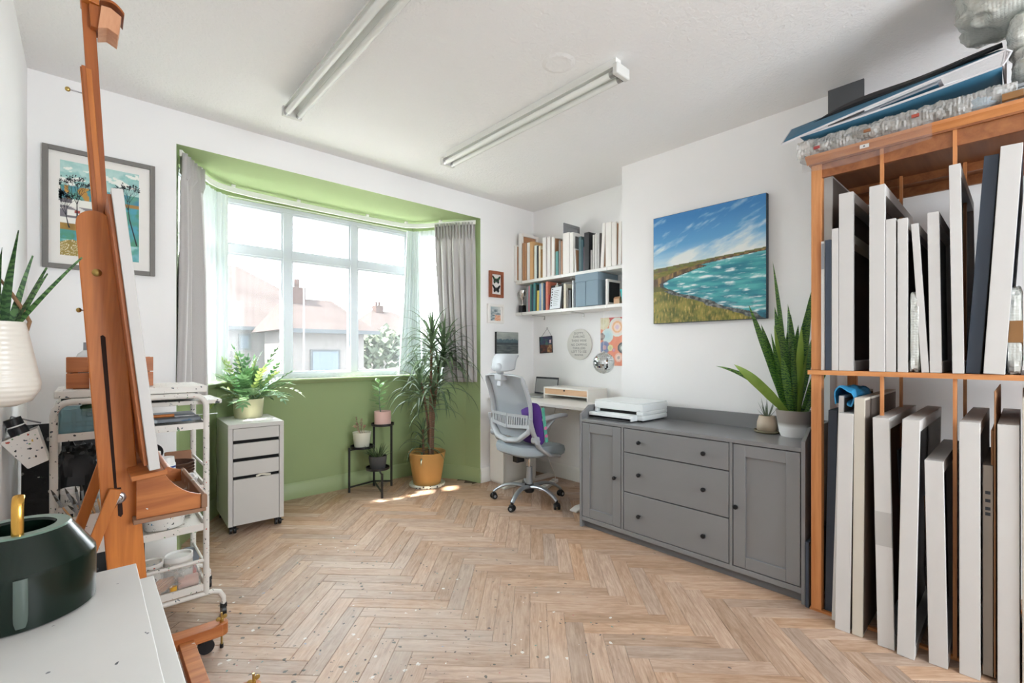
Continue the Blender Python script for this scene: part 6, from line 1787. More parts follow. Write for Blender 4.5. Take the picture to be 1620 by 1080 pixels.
t = lump('wrapped_parcel', 'flat bubble-wrapped parcel with amber tape at the right rack top', 'parcel', (2.62, -0.02, ZT2 + 0.036), (0.2, 0.14, 0.05), 'bubble_blueish', 19, 0.12, 3.0, hi=0.03)
MB().box(-0.105, 0.02, 0.02, 0.075, 0.006, 0.03).obj('tape', 'brown_tape', t)
def strips():
    mat('alu_strip', '#a7abae', 0.4, metal=0.2)
    for i, (lb, z, y0) in enumerate((('upper grey plastic strip lying on the rack top', 0.105, 0.075), ('lower grey plastic strip lying on the rack top', 0.089, 0.082))):
        t = thing('plastic_strip', lb, 'strip', (2.64 + 0.012 * i, y0 - 0.2, ZT2 + z), 0)
        b = MB(); b.prism([(-0.05, 0), (0.05, 0), (0.05, 0.012), (0.044, 0.012), (0.044, 0.004), (-0.044, 0.004), (-0.044, 0.012), (-0.05, 0.012)], -0.2, 0.2, 'xz'); b.obj('channel', 'alu_strip', t)
strips()
def portfolio():
    mat('folder_blue', '#376b86', 0.6, var=0.1, vscale=9); mat('piping', '#c9c8cb', 0.6); mat('folder_paper', '#c9bfc0', 0.7)
    def sheet(t, nm, P, m, th=0.006, n=14, sag=0.0):
        """curved board through a front edge P[0]-P[1] and a rear edge P[3]-P[2]"""
        A, B, C, D = [Vector(p) for p in P]
        def f(u, v):
            p = A.lerp(B, u).lerp(D.lerp(C, u), v); p.z -= sag * math.sin(pi * u); return p - t.location
        o = MB().grid(f, n, 4).obj(nm, m, t, fix=False); s = o.modifiers.new('thick', 'SOLIDIFY'); s.thickness = th; s.offset = 0
        e = MB(); e.tube([f(i / n, 0) for i in range(n + 1)], 0.0048, 8); e.obj('edge_piping', 'piping', o)
        return f
    t = thing('portfolio_case', 'large blue portfolio with pale piping lying open on the rack top', 'portfolio', (2.55, 0.42, 2.24))
    sheet(t, 'upper_flap', [(2.50, 0.793, 2.235), (2.50, 0.045, 2.335), (2.72, 0.07, 2.44), (2.70, 0.812, 2.375)], 'folder_blue', sag=-0.004)
    e = MB(); e.tube([Vector((2.50, 0.793, 2.235)) - t.location, Vector((2.70, 0.812, 2.375)) - t.location], 0.0045, 8); e.obj('end_piping', 'piping', t)
    sheet(t, 'lower_flap', [(2.51, 0.720, 2.250), (2.52, 0.055, 2.292), (2.86, 0.06, 2.300), (2.86, 0.70, 2.245)], 'folder_blue', sag=0.006)
    MB().tube([Vector((2.50, 0.045, 2.335)) - t.location, Vector((2.50, 0.032, 2.325)) - t.location, Vector((2.515, 0.045, 2.305)) - t.location, Vector((2.52, 0.055, 2.292)) - t.location], 0.0055, 8).obj('spine_piping', 'piping', t)
    sheet(t, 'spine', [(2.50, 0.045, 2.335), (2.52, 0.053, 2.295), (2.80, 0.05, 2.30), (2.74, 0.05, 2.42)], 'folder_paper', n=6)
    t = thing('document_folder', 'smaller blue folder tucked inside the open portfolio', 'folder', (2.55, 0.35, 2.27))
    sheet(t, 'cover', [(2.545, 0.50, 2.278), (2.545, 0.235, 2.312), (2.80, 0.235, 2.325), (2.80, 0.50, 2.285)], 'folder_blue', 0.012)
    sheet(t, 'loose_pages', [(2.555, 0.60, 2.270), (2.55, 0.225, 2.322), (2.75, 0.22, 2.335), (2.75, 0.60, 2.28)], 'folder_paper', 0.003)
    t = thing('document_folder', 'second thin blue folder low inside the open portfolio', 'folder', (2.55, 0.5, 2.26))
    sheet(t, 'cover', [(2.535, 0.67, 2.258), (2.54, 0.42, 2.278), (2.80, 0.42, 2.282), (2.80, 0.66, 2.262)], 'folder_blue', 0.008)
    mat('black_card', '#1e1f22', 0.7)
    t = thing('black_portfolio', 'black portfolio case leaning above the blue one against the ceiling', 'portfolio', (2.75, 0.35, 2.38))
    A = [(2.66, 0.700, 2.352), (2.60, 0.055, 2.402), (2.74, 0.06, 2.47), (2.86, 0.66, 2.47)]
    def f(u, v):
        a, b_, c, d = [Vector(p) for p in A]; p = a.lerp(b_, u).lerp(d.lerp(c, u), v); p.z += 0.012 * math.sin(u * 7) * (1 - u); return p - t.location
    o = MB().grid(f, 16, 5).obj('case', 'black_card', t, fix=False); s = o.modifiers.new('thick', 'SOLIDIFY'); s.thickness = 0.016; s.offset = 0
    t = thing('grey_shade_board', 'dark grey board behind the folders, enlarged to stand in for shade near the ceiling', 'board', (3.05, 0.33, 2.45))
    mat('grey_shade_card', '#5d5f62', 0.8); MB().box(-0.012, 0.0, 0.24, 0.402, -0.33, 0.222).obj('card', 'grey_shade_card', t)  # board enlarged so its dark grey doubles as the shade beside the chimney
portfolio()
lump('wrapped_bundle', 'big crumpled bundle of clear wrap hanging near the ceiling corner', 'bubble wrap', (2.62, -0.02, 2.475), (0.36, 0.40, 0.19), 'bubble_pale', 5, 0.24, 1.7, n=72, m=44, hi=0.01, sm=80)
lump('wrapped_bundle', 'greenish roll of bubble wrap stacked beside the portfolio', 'bubble wrap', (2.64, -0.06, 2.345), (0.30, 0.20, 0.135), 'bubble_pale', 27, 0.2, 1.9, n=60, m=36, hi=0.01, sm=80)
lump('wrapped_bundle', 'flattened roll of wrap on the rack top under the greenish one', 'bubble wrap', (2.66, -0.055, 2.255), (0.30, 0.17, 0.10), 'bubble_pale', 33, 0.18, 1.8, n=60, m=36, hi=0.01, sm=80)
# ------------------------------------------------------------------ paint-spattered materials
def spatter(name, base, drops, rough=0.5, grain=None):
    """base colour with dried drops; drops = (scale, radius, share of cells, colour)"""
    k = N(name)
    tc = k.new('ShaderNodeTexCoord'); v = tc.outputs['Object']
    if grain:
        g = k.noise(k.coord('Object', grain[2], rnd_off=True), 20, 5, 0.6, 1.0); col = k.ramp(g, [(0.33, L4(grain[0])), (0.68, L4(grain[1]))])
    else: col = k.ramp(k.noise(v, 5, 3, 0.6), [(0.3, tuple(x * 0.95 for x in lin(base))), (0.7, lin(base))])
    wob = k.new('ShaderNodeTexNoise'); k.set(wob, Scale=70.0, Detail=2.0); k.link(v, wob.inputs['Vector'])
    sw = k.new('ShaderNodeVectorMath', operation='SCALE'); sw.inputs['Scale'].default_value = 0.018; k.link(wob.outputs['Color'], sw.inputs[0])
    a2 = k.new('ShaderNodeVectorMath', operation='ADD'); k.link(v, a2.inputs[0]); k.link(sw.outputs[0], a2.inputs[1])
    for i, (sc, r, share, c) in enumerate(drops):
        ad = k.new('ShaderNodeVectorMath', operation='ADD'); ad.inputs[1].default_value = (i * 3.3, i * 1.7, i * 2.9); k.link(a2.outputs[0], ad.inputs[0])
        vo = k.new('ShaderNodeTexVoronoi'); k.set(vo, Scale=sc); k.link(ad.outputs[0], vo.inputs['Vector'])
        sp = k.new('ShaderNodeSeparateColor'); k.link(vo.outputs['Color'], sp.inputs[0])
        d = k.math('MULTIPLY', k.math('LESS_THAN', vo.outputs['Distance'], k.math('MULTIPLY_ADD', sp.outputs[1], r, r * 0.3)), k.math('LESS_THAN', sp.outputs[0], share))
        col = k.mix(d, col, L4(c))
    k.link(col, k.b.inputs['Base Color']); k.b.inputs['Roughness'].default_value = rough
    return k.done()
DR = [(60, 0.22, 0.22, '#26282b'), (95, 0.26, 0.18, '#3d4a52'), (50, 0.24, 0.14, '#3f7fa5'), (70, 0.24, 0.14, '#5d8f5a'), (72, 0.24, 0.10, '#c9a64a'), (58, 0.22, 0.08, '#b5503e')]
spatter('trolley_white', '#dcd9d2', DR[:2] + [(60, 0.22, 0.08, '#5d8f5a'), (64, 0.22, 0.08, '#b5503e')])
spatter('trolley_messy', '#d3d0c8', [(45, 0.34, 0.50, '#2a2c2e'), (60, 0.34, 0.40, '#8b8f90'), (50, 0.3, 0.25, '#5d8f4a'), (60, 0.3, 0.18, '#cdb85a'), (70, 0.3, 0.25, '#4a6f8a')])
spatter('bin_white', '#e2dfd9', DR)
spatter('palette_grey', '#6a7178', [(14, 0.35, 0.35, '#3f5b74'), (16, 0.32, 0.25, '#94a0a4'), (18, 0.3, 0.12, '#6f9a58'), (22, 0.22, 0.15, '#22272c'), (20, 0.25, 0.08, '#d3cf8c')])
spatter('black_mess', '#17181a', [(18, 0.26, 0.30, '#4a4d4f'), (25, 0.22, 0.20, '#8b8c88'), (14, 0.30, 0.16, '#2c3438'), (32, 0.2, 0.10, '#5a6b4a'), (28, 0.18, 0.08, '#cfcdc6')])
spatter('cabinet_white', '#cbcac6', [(34, 0.10, 0.16, '#6b6d70'), (22, 0.06, 0.10, '#3c4045')], 0.4)
spatter('tray_wood', '#9a5c35', [(30, 0.16, 0.16, '#3a2b24'), (44, 0.12, 0.10, '#23242a'), (26, 0.12, 0.05, '#c9c2b4')], 0.5, ('#96511f', '#bd7438', (0.1, 1, 1)))
spatter('tray_floor', '#8f6a50', [(14, 0.34, 0.30, '#5d6b5a'), (20, 0.3, 0.25, '#b3ada2'), (26, 0.24, 0.2, '#3a3733')], 0.6)
spatter('base_wood', '#a8683f', [(18, 0.16, 0.16, '#cfc7bd'), (26, 0.14, 0.10, '#4a4440'), (22, 0.12, 0.08, '#8b9aa2')], 0.5, ('#a35d2c', '#c9844c', (0.1, 1, 1)))
wood('beech_z', '#a0561b', '#cf7f35', 'Z', 7, 0.07, rough=0.4, rand=0.06, coat=0.15)
wood('beech_dark', '#834417', '#b0632a', 'Z', 7, 0.07, rough=0.45, rand=0.05)
wood('beech_pale', '#b87c58', '#d3a07c', 'Z', 6, 0.2, rough=0.5)
mat('brass', '#b59a5a', 0.3, metal=0.9); mat('steel', '#b9bbbd', 0.25, metal=0.9); mat('slot_dark', '#2a140a', 0.8)

# ------------------------------------------------------------------ studio easel
def easel():
    ox, oy = 0.10, 1.99
    t = thing('studio_easel', 'tall wooden studio easel with a crank handle, holding a white canvas', 'easel', (ox, oy, 0))
    def px(poly, y0, y1, m, nm, par=t, bevel=0.002):
        return MB().prism([(x - ox, z) for x, z in poly], y0 - oy, y1 - oy, 'xz').obj(nm, m, par, bevel=bevel)
    cx = lambda z: 0.046 + (1.3 - z) * 0.0675            # lean of the masts
    hw = 0.047
    def plate(zt=1.612, zb=0.085):
        c0 = cx(zt); P = [(cx(zb) - hw, zb), (cx(zb) + hw, zb), (c0 + hw, zt)]
        for i in range(1, 12):
            a = pi * i / 12; P.append((c0 + hw * math.cos(a) - 0.0675 * hw * math.sin(a), zt + hw * math.sin(a)))
        P.append((c0 - hw, zt)); return P
    for y0, y1, m in ((1.918, 1.942, 'beech_z'), (2.040, 2.064, 'beech_z')):
        po = px(plate(), y0, y1, m, 'side_plate', bevel=0.003)
        if y0 < 2:
            b = MB(); b.prism([(x - ox, z) for x, z in ((0.034, 1.275), (0.040, 1.278), (0.046, 1.272), (0.0735, 0.80), (0.067, 0.79))], y0 - 0.0006 - oy, y0 + 0.002 - oy, 'xz'); b.obj('slot', 'slot_dark', po)
            b = MB(); b.prism([(x - ox, z) for x, z in ((0.0725, 0.80), (0.083, 0.80), (0.088, 0.715), (0.083, 0.706), (0.076, 0.712))], y0 - 0.0006 - oy, y0 + 0.002 - oy, 'xz'); b.obj('crank_slot', 'slot_dark', po)
            M = Matrix.Translation((0.026 - ox, y0 - oy, 1.469)) @ Matrix.Rotation(pi / 2, 4, 'X')
            MB().lathe([(0, 0.006), (0.006, 0.0055), (0.0115, 0.002), (0.012, 0), (0, 0)], 18, M=M).obj('brass_bolt', 'brass', po)
    # inner mast board (grooved) and the slider that carries the top clamp
    def lean(zb, zt, xb, xt, w_, y0, y1, m, nm):
        return px([(xb, zb), (xb + w_, zb), (xt + w_, zt), (xt, zt)], y0, y1, m, nm, bevel=0.0015)
    lean(0.11, 2.112, 0.118, -0.0125, 0.027, 1.972, 1.988, 'beech_z', 'mast_board')
    lean(0.11, 2.115, 0.1215, -0.0095, 0.010, 1.966, 1.972, 'beech_dark', 'mast_groove_rail')
    lean(0.11, 1.63, 0.088, -0.005, 0.018, 1.944, 1.962, 'beech_dark', 'guide_strip')
    lean(1.15, 2.50, 0.051, -0.019, 0.031, 1.992, 2.022, 'beech_dark', 'slider')
    px([(-0.012, 2.325), (0.033, 2.318), (0.026, 2.52), (-0.02, 2.52)], 1.965, 2.04, 'beech_z', 'clamp_block')
    px([(0.012, 2.247), (0.034, 2.247), (0.037, 2.318), (0.008, 2.318)], 1.97, 2.035, 'beech_dark', 'clamp_neck')
    px([(0.029, 2.240), (0.037, 2.316), (0.060, 2.318), (0.086, 2.302), (0.078, 2.238), (0.052, 2.251)], 1.955, 2.05, 'beech_pale', 'clamp_jaw', bevel=0.002)
    P = [(0.033 + 0.06 * q / 10, 2.336 + 0.016 * math.sin(q / 10 * pi * 0.55) - 0.034 * (q / 10) ** 2.6) for q in range(11)]
    px(P + [(x, z - 0.008) for x, z in reversed(P)], 1.955, 2.05, 'beech_dark', 'clamp_tongue', bevel=0.001)
    for x0, z, x1 in ((-0.042, 2.033, -0.008), (-0.017, 1.356, 0.002)):
        b = MB(); b.cyl((x0 + 0.006 - ox, 1.98 - oy, z), (x1 - ox + 0.004, 1.98 - oy, z), 0.0022, n=8); bo = b.obj('locking_rod', 'steel', t)
        MB().sphere((x0 - ox + 0.002, 1.98 - oy, z), 0.0075, 12, 8, sx=0.9, sy=0.6).obj('rod_knob', 'brass', bo)
    # crank
    M = Matrix.Translation((0.0775 - ox, 1.918 - oy, 0.768)) @ Matrix.Rotation(pi / 2, 4, 'X')
    MB().lathe([(0, 0), (0.017, 0.0), (0.0185, 0.003), (0.014, 0.006), (0.010, 0.0065), (0.007, 0.011), (0, 0.012)], 24, M=M).obj('crank_disc', 'steel', t)
    MB().tube([(0.076 - ox, 1.909 - oy, 0.764), (0.060 - ox, 1.905 - oy, 0.735), (0.045 - ox, 1.903 - oy, 0.703)], [0.0045, 0.0045, 0.0055], 10).obj('crank_handle', 'steel', t)
    # canvas ledge and paint tray
    ledge = [(0.095, 0.838), (0.185, 0.838), (0.188, 0.857), (0.098, 0.857)]
    px([(0.100, 0.845), (0.186, 0.853), (0.184, 0.868), (0.098, 0.860)], 1.76, 2.24, 'tray_wood', 'canvas_ledge')
    MB().cyl((0.186 - ox, 1.762 - oy, 0.866), (0.186 - ox, 2.238 - oy, 0.866), 0.009, n=12).obj('ledge_lip', 'beech_dark', t)
    cur = [(0.182, 0.850), (0.190, 0.830), (0.202, 0.810), (0.218, 0.790), (0.238, 0.771), (0.258, 0.758), (0.280, 0.749), (0.290, 0.746)]
    for y0, y1 in ((1.872, 1.884), (2.318, 2.330)):
        px([(0.118, 0.702), (0.118, 0.850)] + cur + [(0.290, 0.702)], y0, y1, 'tray_wood', 'tray_side', bevel=0.001)
    px([(0.110, 0.688), (0.302, 0.690), (0.302, 0.702), (0.110, 0.702)], 1.862, 2.340, 'tray_floor', 'tray_bottom')
    px([(0.288, 0.702), (0.305, 0.702), (0.305, 0.744), (0.298, 0.750), (0.288, 0.746)], 1.862, 2.340, 'tray_floor', 'tray_lip')
    # rear braces
    for yc, p0, p1 in ((2.095, (0.058, 0.90), (-0.170, 0.115)), (1.902, (0.070, 0.80), (-0.155, 0.115))):
        MB().beam((p0[0] - ox, yc - oy, p0[1]), (p1[0] - ox, yc - oy, p1[1]), 0.030, 0.018, (1, 0, 0)).obj('rear_brace', 'beech_z', t, bevel=0.002)
    # H-shaped base on castors
    for yc in (2.246, 1.748):
        P = [(-0.20, 0)] + [(0.425 + 0.022 * math.sin(a), 0) for a in ()]
        b = MB(); out = [(-0.20 - ox, -0.031), (0.415 - ox, -0.031)]
        for q in range(7):
            a = -pi / 2 + pi * q / 6; out.append((0.415 + 0.026 * math.cos(a) - ox, 0.031 * math.sin(a)))
        out += [(0.415 - ox, 0.031), (-0.20 - ox, 0.031)]
        ro = MB().prism([(x, y + yc - oy) for x, y in out], 0.062, 0.108, 'xy').obj('runner', 'base_wood', t, bevel=0.002)
        for xw in (0.363, -0.15):
            c = MB(); c.cyl((xw - ox, yc - oy - 0.012, 0.029), (xw - ox, yc - oy + 0.012, 0.029), 0.0285, n=22); c.box(xw - ox - 0.008, xw - ox + 0.008, yc - oy - 0.016, yc - oy + 0.016, 0.045, 0.0625)
            c.obj('castor', 'caster_black', ro)
        xb = 0.418
        b = MB(); b.cyl((xb - ox, yc - oy, 0.015), (xb - ox, yc - oy, 0.145), 0.004, n=10); bo = b.obj('levelling_bolt', 'brass', ro)
        MB().cyl((xb - ox, yc - oy, 0.0), (xb - ox, yc - oy, 0.016), 0.007, n=12).obj('bolt_foot', 'caster_black', bo)
        w2 = MB(); w2.cyl((xb - ox, yc - oy, 0.108), (xb - ox, yc - oy, 0.120), 0.008, n=12)
        for s in (1, -1): w2.lathe([(0, -0.002), (0.0085, -0.001), (0.0085, 0.001), (0, 0.002)], 12, M=Matrix.Translation((xb - ox + s * 0.013, yc - oy + s * 0.006, 0.124)) @ Matrix.Rotation(pi / 2, 4, 'X'))
        w2.obj('wing_nut', 'brass', bo)
    MB().box(0.268 - ox, 0.318 - ox, 1.78 - oy, 2.214 - oy, 0.052, 0.090).obj('base_cross_member', 'base_wood', t, bevel=0.002)
    MB().box(0.060 - ox, 0.200 - ox, 1.78 - oy, 2.214 - oy, 0.066, 0.104).obj('base_cross_member', 'base_wood', t, bevel=0.002)
easel()
def easel_canvas():
    t = thing('canvas', 'white-edged canvas on a wooden panel resting on the easel ledge', 'canvas', (0.15, 2.0, 0.8705))
    ang = -math.atan2(0.0855, 0.81)
    M = Matrix.Translation((0.0, 0, 0.003)) @ Matrix.Rotation(ang, 4, 'Y')
    MB().box(-0.010, 0.017, -0.25, 0.25, 0.0, 0.825, M=M).obj('stretched_canvas', 'white_edge', t, bevel=0.002)
    MB().box(-0.019, -0.0105, -0.235, 0.235, 0.015, 0.81, M=M).obj('back_panel', 'beech_dark', t)
easel_canvas()

# ------------------------------------------------------------------ white cabinet with the watering can
def cabinet():
    t = thing('cabinet', 'low white cabinet with specks of paint against the left wall', 'cabinet', (-0.065, 0.70, 0))
    MB().box(-0.152, 0.150, -0.68, 0.655, 0.722, 0.748).obj('top', 'cabinet_white', t, bevel=0.0015)
    MB().box(-0.152, 0.179, -0.68, 0.628, 0.700, 0.7205).obj('second_top', 'cabinet_white', t, bevel=0.0015)
    MB().box(-0.150, 0.145, -0.67, 0.62, 0.05, 0.700).obj('body', 'cabinet_white', t, bevel=0.002)
    for z0, z1 in ((0.40, 0.695), (0.09, 0.39)):
        for y0, y1 in ((-0.665, -0.025), (-0.02, 0.615)):
            d = MB().box(0.146, 0.165, y0, y1, z0, z1).obj('drawer', 'cabinet_white', t, bevel=0.0015)
            MB().cyl((0.165, (y0 + y1) / 2, (z0 + z1) / 2), (0.178, (y0 + y1) / 2, (z0 + z1) / 2), 0.012, n=14).obj('knob', 'cabinet_white', d)
    MB().box(-0.145, 0.13, -0.66, 0.61, 0, 0.05).obj('plinth', 'shadow_black', t)
cabinet()
def watering_can():
    k = N('can_green'); k.b.inputs['Base Color'].default_value = L4('#0b1a12'); k.b.inputs['Roughness'].default_value = 0.2; k.b.inputs['Specular IOR Level'].default_value = 0.35; k.b.inputs['Coat Weight'].default_value = 0.0; k.b.inputs['Coat Roughness'].default_value = 0.05; k.done()
    mat('can_rim', '#5f7568', 0.25); mat('gilt', '#c89a4a', 0.22, metal=0.9); mat('strap_clear', '#4f5a54', 0.2)
    t = thing('watering_can', 'dark green watering can with a brass stem on the white cabinet', 'watering can', (-0.092, 1.252, 0.7485))
    MB().lathe([(0, 0), (0.104, 0), (0.108, 0.003), (0.109, 0.088), (0.108, 0.096), (0.073, 0.152), (0.070, 0.1535), (0.052, 0.1535), (0.050, 0.150), (0.050, 0.02), (0, 0.02)], 64).obj('can_body', 'can_green', t, angle=20)
    MB().lathe([(0.0735, 0.1515), (0.071, 0.1545), (0.052, 0.1545)], 64).obj('rim_plate', 'can_rim', t)
    MB().lathe([(0, 0.110), (0.0505, 0.110)], 32).obj('dark_inside', 'shadow_black', t)
    # brass handle: a flat strap rising from the near rim and arching over
    pts = [(0.004, -0.060, 0.150), (0.004, -0.061, 0.180), (0.004, -0.060, 0.205), (0.004, -0.053, 0.216), (0.004, -0.042, 0.219)]
    MB().tube(pts, 0.008, 12, flat=0.5, up=(1, 0, 0)).obj('brass_stem', 'gilt', t)
    d = Vector((0.10, -0.995, 0)); s = Vector((0.995, 0.10, 0))
    b = MB(); pp = []
    for q in range(9):
        z = 0.010 + 0.082 * q / 8; r = 0.1105 + 0.004 * math.sin(pi * q / 8); pp.append(d * r + Vector((0, 0, z)))
    MB().tube(pp, [0.006, 0.0085, 0.009, 0.009, 0.009, 0.009, 0.009, 0.009, 0.009], 12, flat=0.25, up=s).obj('side_strap', 'strap_clear', t)
    # spout on the far side
    MB().tube([(-0.02, 0.10, 0.03), (-0.035, 0.14, 0.07), (-0.05, 0.175, 0.14), (-0.055, 0.19, 0.19)], [0.014, 0.012, 0.009, 0.008], 12).obj('spout', 'can_green', t)
watering_can()
def hanging_planter():
    k = N('planter_white'); v = k.coord('Object'); br = k.new('ShaderNodeTexBrick'); k.set(br, Scale=38.0, **{'Mortar Size': 0.03}); k.link(v, br.inputs['Vector'])
    k.b.inputs['Base Color'].default_value = L4('#d9d3c9'); k.b.inputs['Roughness'].default_value = 0.28
    wv = k.new('ShaderNodeTexWave', wave_type='BANDS', bands_direction='Z'); k.set(wv, Scale=28.0, Distortion=0.5); k.link(v, wv.inputs['Vector'])
    k.bump(wv.outputs['Fac'], 0.25, 0.003); k.done()
    mat('jute', '#8a6a4e', 0.95, bump=0.6, bscale=200)
    t = thing('hanging_planter', 'off-white wall planter with a rope handle, hung on the left wall', 'planter', (-0.148, 1.60, 1.098))
    MB().lathe([(0, 0), (0.030, 0.001), (0.055, 0.012), (0.069, 0.038), (0.070, 0.055), (0.062, 0.10), (0.048, 0.18), (0.044, 0.198), (0.041, 0.198), (0.045, 0.17), (0, 0.165)], 40).obj('pot', 'planter_white', t)
    MB().lathe([(0, 0.178), (0.043, 0.178)], 20).obj('soil', 'soil', t)
    MB().tube([(0.045, 0.0, 0.178), (0.050, 0.0, 0.20), (0.040, 0.0, 0.225), (0.020, -0.004, 0.265), (0.0, -0.006, 0.30), (-0.03, 0, 0.27), (-0.045, 0, 0.20), (-0.046, 0, 0.18)], 0.004, 8).obj('rope', 'jute', t)
    MB().cyl((-0.072, 0, 0.295), (-0.0, 0, 0.295), 0.003, n=8).obj('wall_hook', 'steel', t)
    leaf_mat('aloe', '#3f6238', '#5d8048', band='#2c4a2c', transl=0.08)
    for (bx, by, dx, dy, dz, Ln, wd) in ((0.01, 0.0, 0.2, 0.2, 1.0, 0.20, 0.024), (0.015, -0.01, 0.55, 0.12, 0.9, 0.235, 0.022), (0.0, 0.01, -0.1, 0.3, 1.0, 0.22, 0.026), (0.02, 0.0, 0.42, -0.1, 1.2, 0.17, 0.024), (-0.01, -0.02, 0.1, -0.4, 1.0, 0.2, 0.026), (0.0, -0.01, 0.15, -0.2, 1.2, 0.24, 0.026), (-0.02, 0.0, -0.25, 0.1, 1.0, 0.16, 0.024), (0.01, 0.015, 0.3, 0.5, 0.8, 0.2, 0.024)):
        b = MB(); strap_leaf(b, (bx, by, 0.172), (dx, dy, dz), Ln, wd, 0.35, (0.3, 0, -0.25), n=9, fold=0.55, shape=lambda q: (1 - q ** 1.4) if q > 0.1 else 0.9, thick=0.004)
        b.obj('leaf', 'aloe', t, fix=False)
hanging_planter()
# ------------------------------------------------------------------ white tubular trolley behind the easel
TX0, TX1, TY0, TY1 = -0.090, 0.408, 2.52, 2.87
def trolley():
    t = thing('trolley', 'white tubular studio trolley spattered with paint behind the easel', 'trolley', (0.16, 2.695, 0))
    ox, oy = 0.16, 2.695
    def arc(x0, x1, z, r=0.05):
        P = [(x0, 0.125)]
        P += [(x0, 0.5), (x0, z - r)] + [(x0 + r - r * math.cos(a), z - r + r * math.sin(a)) for a in (pi / 8, pi / 4, 3 * pi / 8, pi / 2)]
        P += [(x1 - r + r * math.sin(a), z - r + r * math.cos(a)) for a in (0, pi / 8, pi / 4, 3 * pi / 8, pi / 2)] + [(x1, 0.5), (x1, 0.125)]
        return P
    for y in (TY0, TY1):
        MB().tube([(x - ox, y - oy, z) for x, z in arc(TX0, TX1, 1.030)], 0.0125, 12).obj('end_frame', 'trolley_white', t)
        P = [(TX0 - 0.055, 0.055), (TX0 - 0.055, 0.085), (TX0 - 0.045, 0.115), (TX0 - 0.02, 0.125), (TX1 + 0.025, 0.125), (TX1 + 0.052, 0.115), (TX1 + 0.068, 0.085), (TX1 + 0.068, 0.055)]
        fo = MB().tube([(x - ox, y - oy, z) for x, z in P], 0.011, 12).obj('foot_tube', 'trolley_white', t)
        for x in (TX0 - 0.055, TX1 + 0.068):
            c = MB(); c.cyl((x - ox - 0.009, y - oy, 0.026), (x - ox + 0.009, y - oy, 0.026), 0.026, n=20); c.box(x - ox - 0.013, x - ox + 0.013, y - oy - 0.01, y - oy + 0.01, 0.04, 0.058); c.obj('castor', 'caster_black', fo)
    for i, z in enumerate((0.885, 0.60, 0.425, 0.150)):
        MB().box(TX0 + 0.01 - ox, TX1 - 0.01 - ox, TY0 + 0.005 - oy, TY1 - 0.005 - oy, z, z + 0.006).obj('shelf', 'trolley_white' if i else 'trolley_messy', t)
        for y in (TY0, TY1): MB().box(TX0 - ox, TX1 - ox, y - 0.005 - oy, y + 0.005 - oy, z - 0.008, z + 0.022).obj('rail', 'trolley_white', t)
        for x in (TX0, TX1):
            MB().box(x - 0.004 - ox, x + 0.004 - ox, TY0 - oy, TY1 - oy, z - 0.008, z + 0.022).obj('rail', 'trolley_white', t)
            MB().cyl((x - ox, TY0 - oy, z + 0.10), (x - ox, TY1 - oy, z + 0.10), 0.006, n=10).obj('side_bar', 'trolley_white', t)
    MB().cyl((TX0 - ox, TY0 - oy, 0.278), (TX1 - ox, TY0 - oy, 0.278), 0.008, n=10).obj('side_bar', 'trolley_white', t)
    MB().box(TX0 + 0.0 - ox, TX1 + 0.004 - ox, TY0 + 0.004 - oy, TY1 + 0.01 - oy, 1.0435, 1.073).obj('top_board', 'trolley_white', t, bevel=0.004)
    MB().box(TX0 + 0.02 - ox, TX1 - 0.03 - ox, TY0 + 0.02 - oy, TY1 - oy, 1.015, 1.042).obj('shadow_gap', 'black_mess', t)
trolley()
def board(name, label, cat, x0, x1, y0, y1, z0, z1, m, part='board', bevel=0.002, ends=None):
    t = thing(name, label, cat, ((x0 + x1) / 2, (y0 + y1) / 2, z0)); a, b_ = (x1 - x0) / 2, (y1 - y0) / 2
    MB().box(-a, a, -b_, b_, 0, z1 - z0).obj(part, m, t, bevel=bevel); return t
board('drawing_board', 'paint-caked board sticking out of the trolley towards the drawer unit', 'board', 0.10, 0.478, 2.56, 2.84, 0.985, 1.004, 'trolley_messy')
board('palette', 'grey paint-smeared palette on the upper trolley shelf', 'palette', 0.13, 0.392, 2.545, 2.845, 0.915, 0.930, 'palette_grey')
def spatula():
    t = thing('palette_knife', 'thin grey palette knife sticking out of the trolley end', 'palette knife', (0.40, 2.62, 0.9315), 0.0)
    MB().box(-0.10, 0.07, -0.009, 0.009, 0, 0.0015).obj('blade', 'steel', t); MB().cyl((-0.10, 0, 0.006), (-0.2, 0, 0.006), 0.007, n=10).obj('handle', 'beech_z', t)
spatula()
def leaning_black():
    t = thing('mixing_board', 'black board thick with dried paint standing behind the trolley', 'board', (-0.02, 2.955, 0.0005))
    M = Matrix.Rotation(-0.06, 4, 'X')
    MB().box(-0.19, 0.24, 0, 0.012, 0, 0.90, M=M).obj('panel', 'black_mess', t)
    b = MB()
    rr = random.Random(5)
    for i in range(240):
        x, z = rr.uniform(-0.18, 0.22), rr.uniform(0.25, 0.88); r = rr.uniform(0.004, 0.014)
        b.lathe([(0, 0.004), (r * 0.7, 0.0025), (r, 0)], 7, M=M @ Matrix.Translation((x, -0.0002, z)) @ Matrix.Rotation(pi / 2, 4, 'X'), sx=rr.uniform(0.6, 1.6))
    o = b.obj('paint_blobs', 'black_mess', t); o['kind'] = 'stuff'
leaning_black()
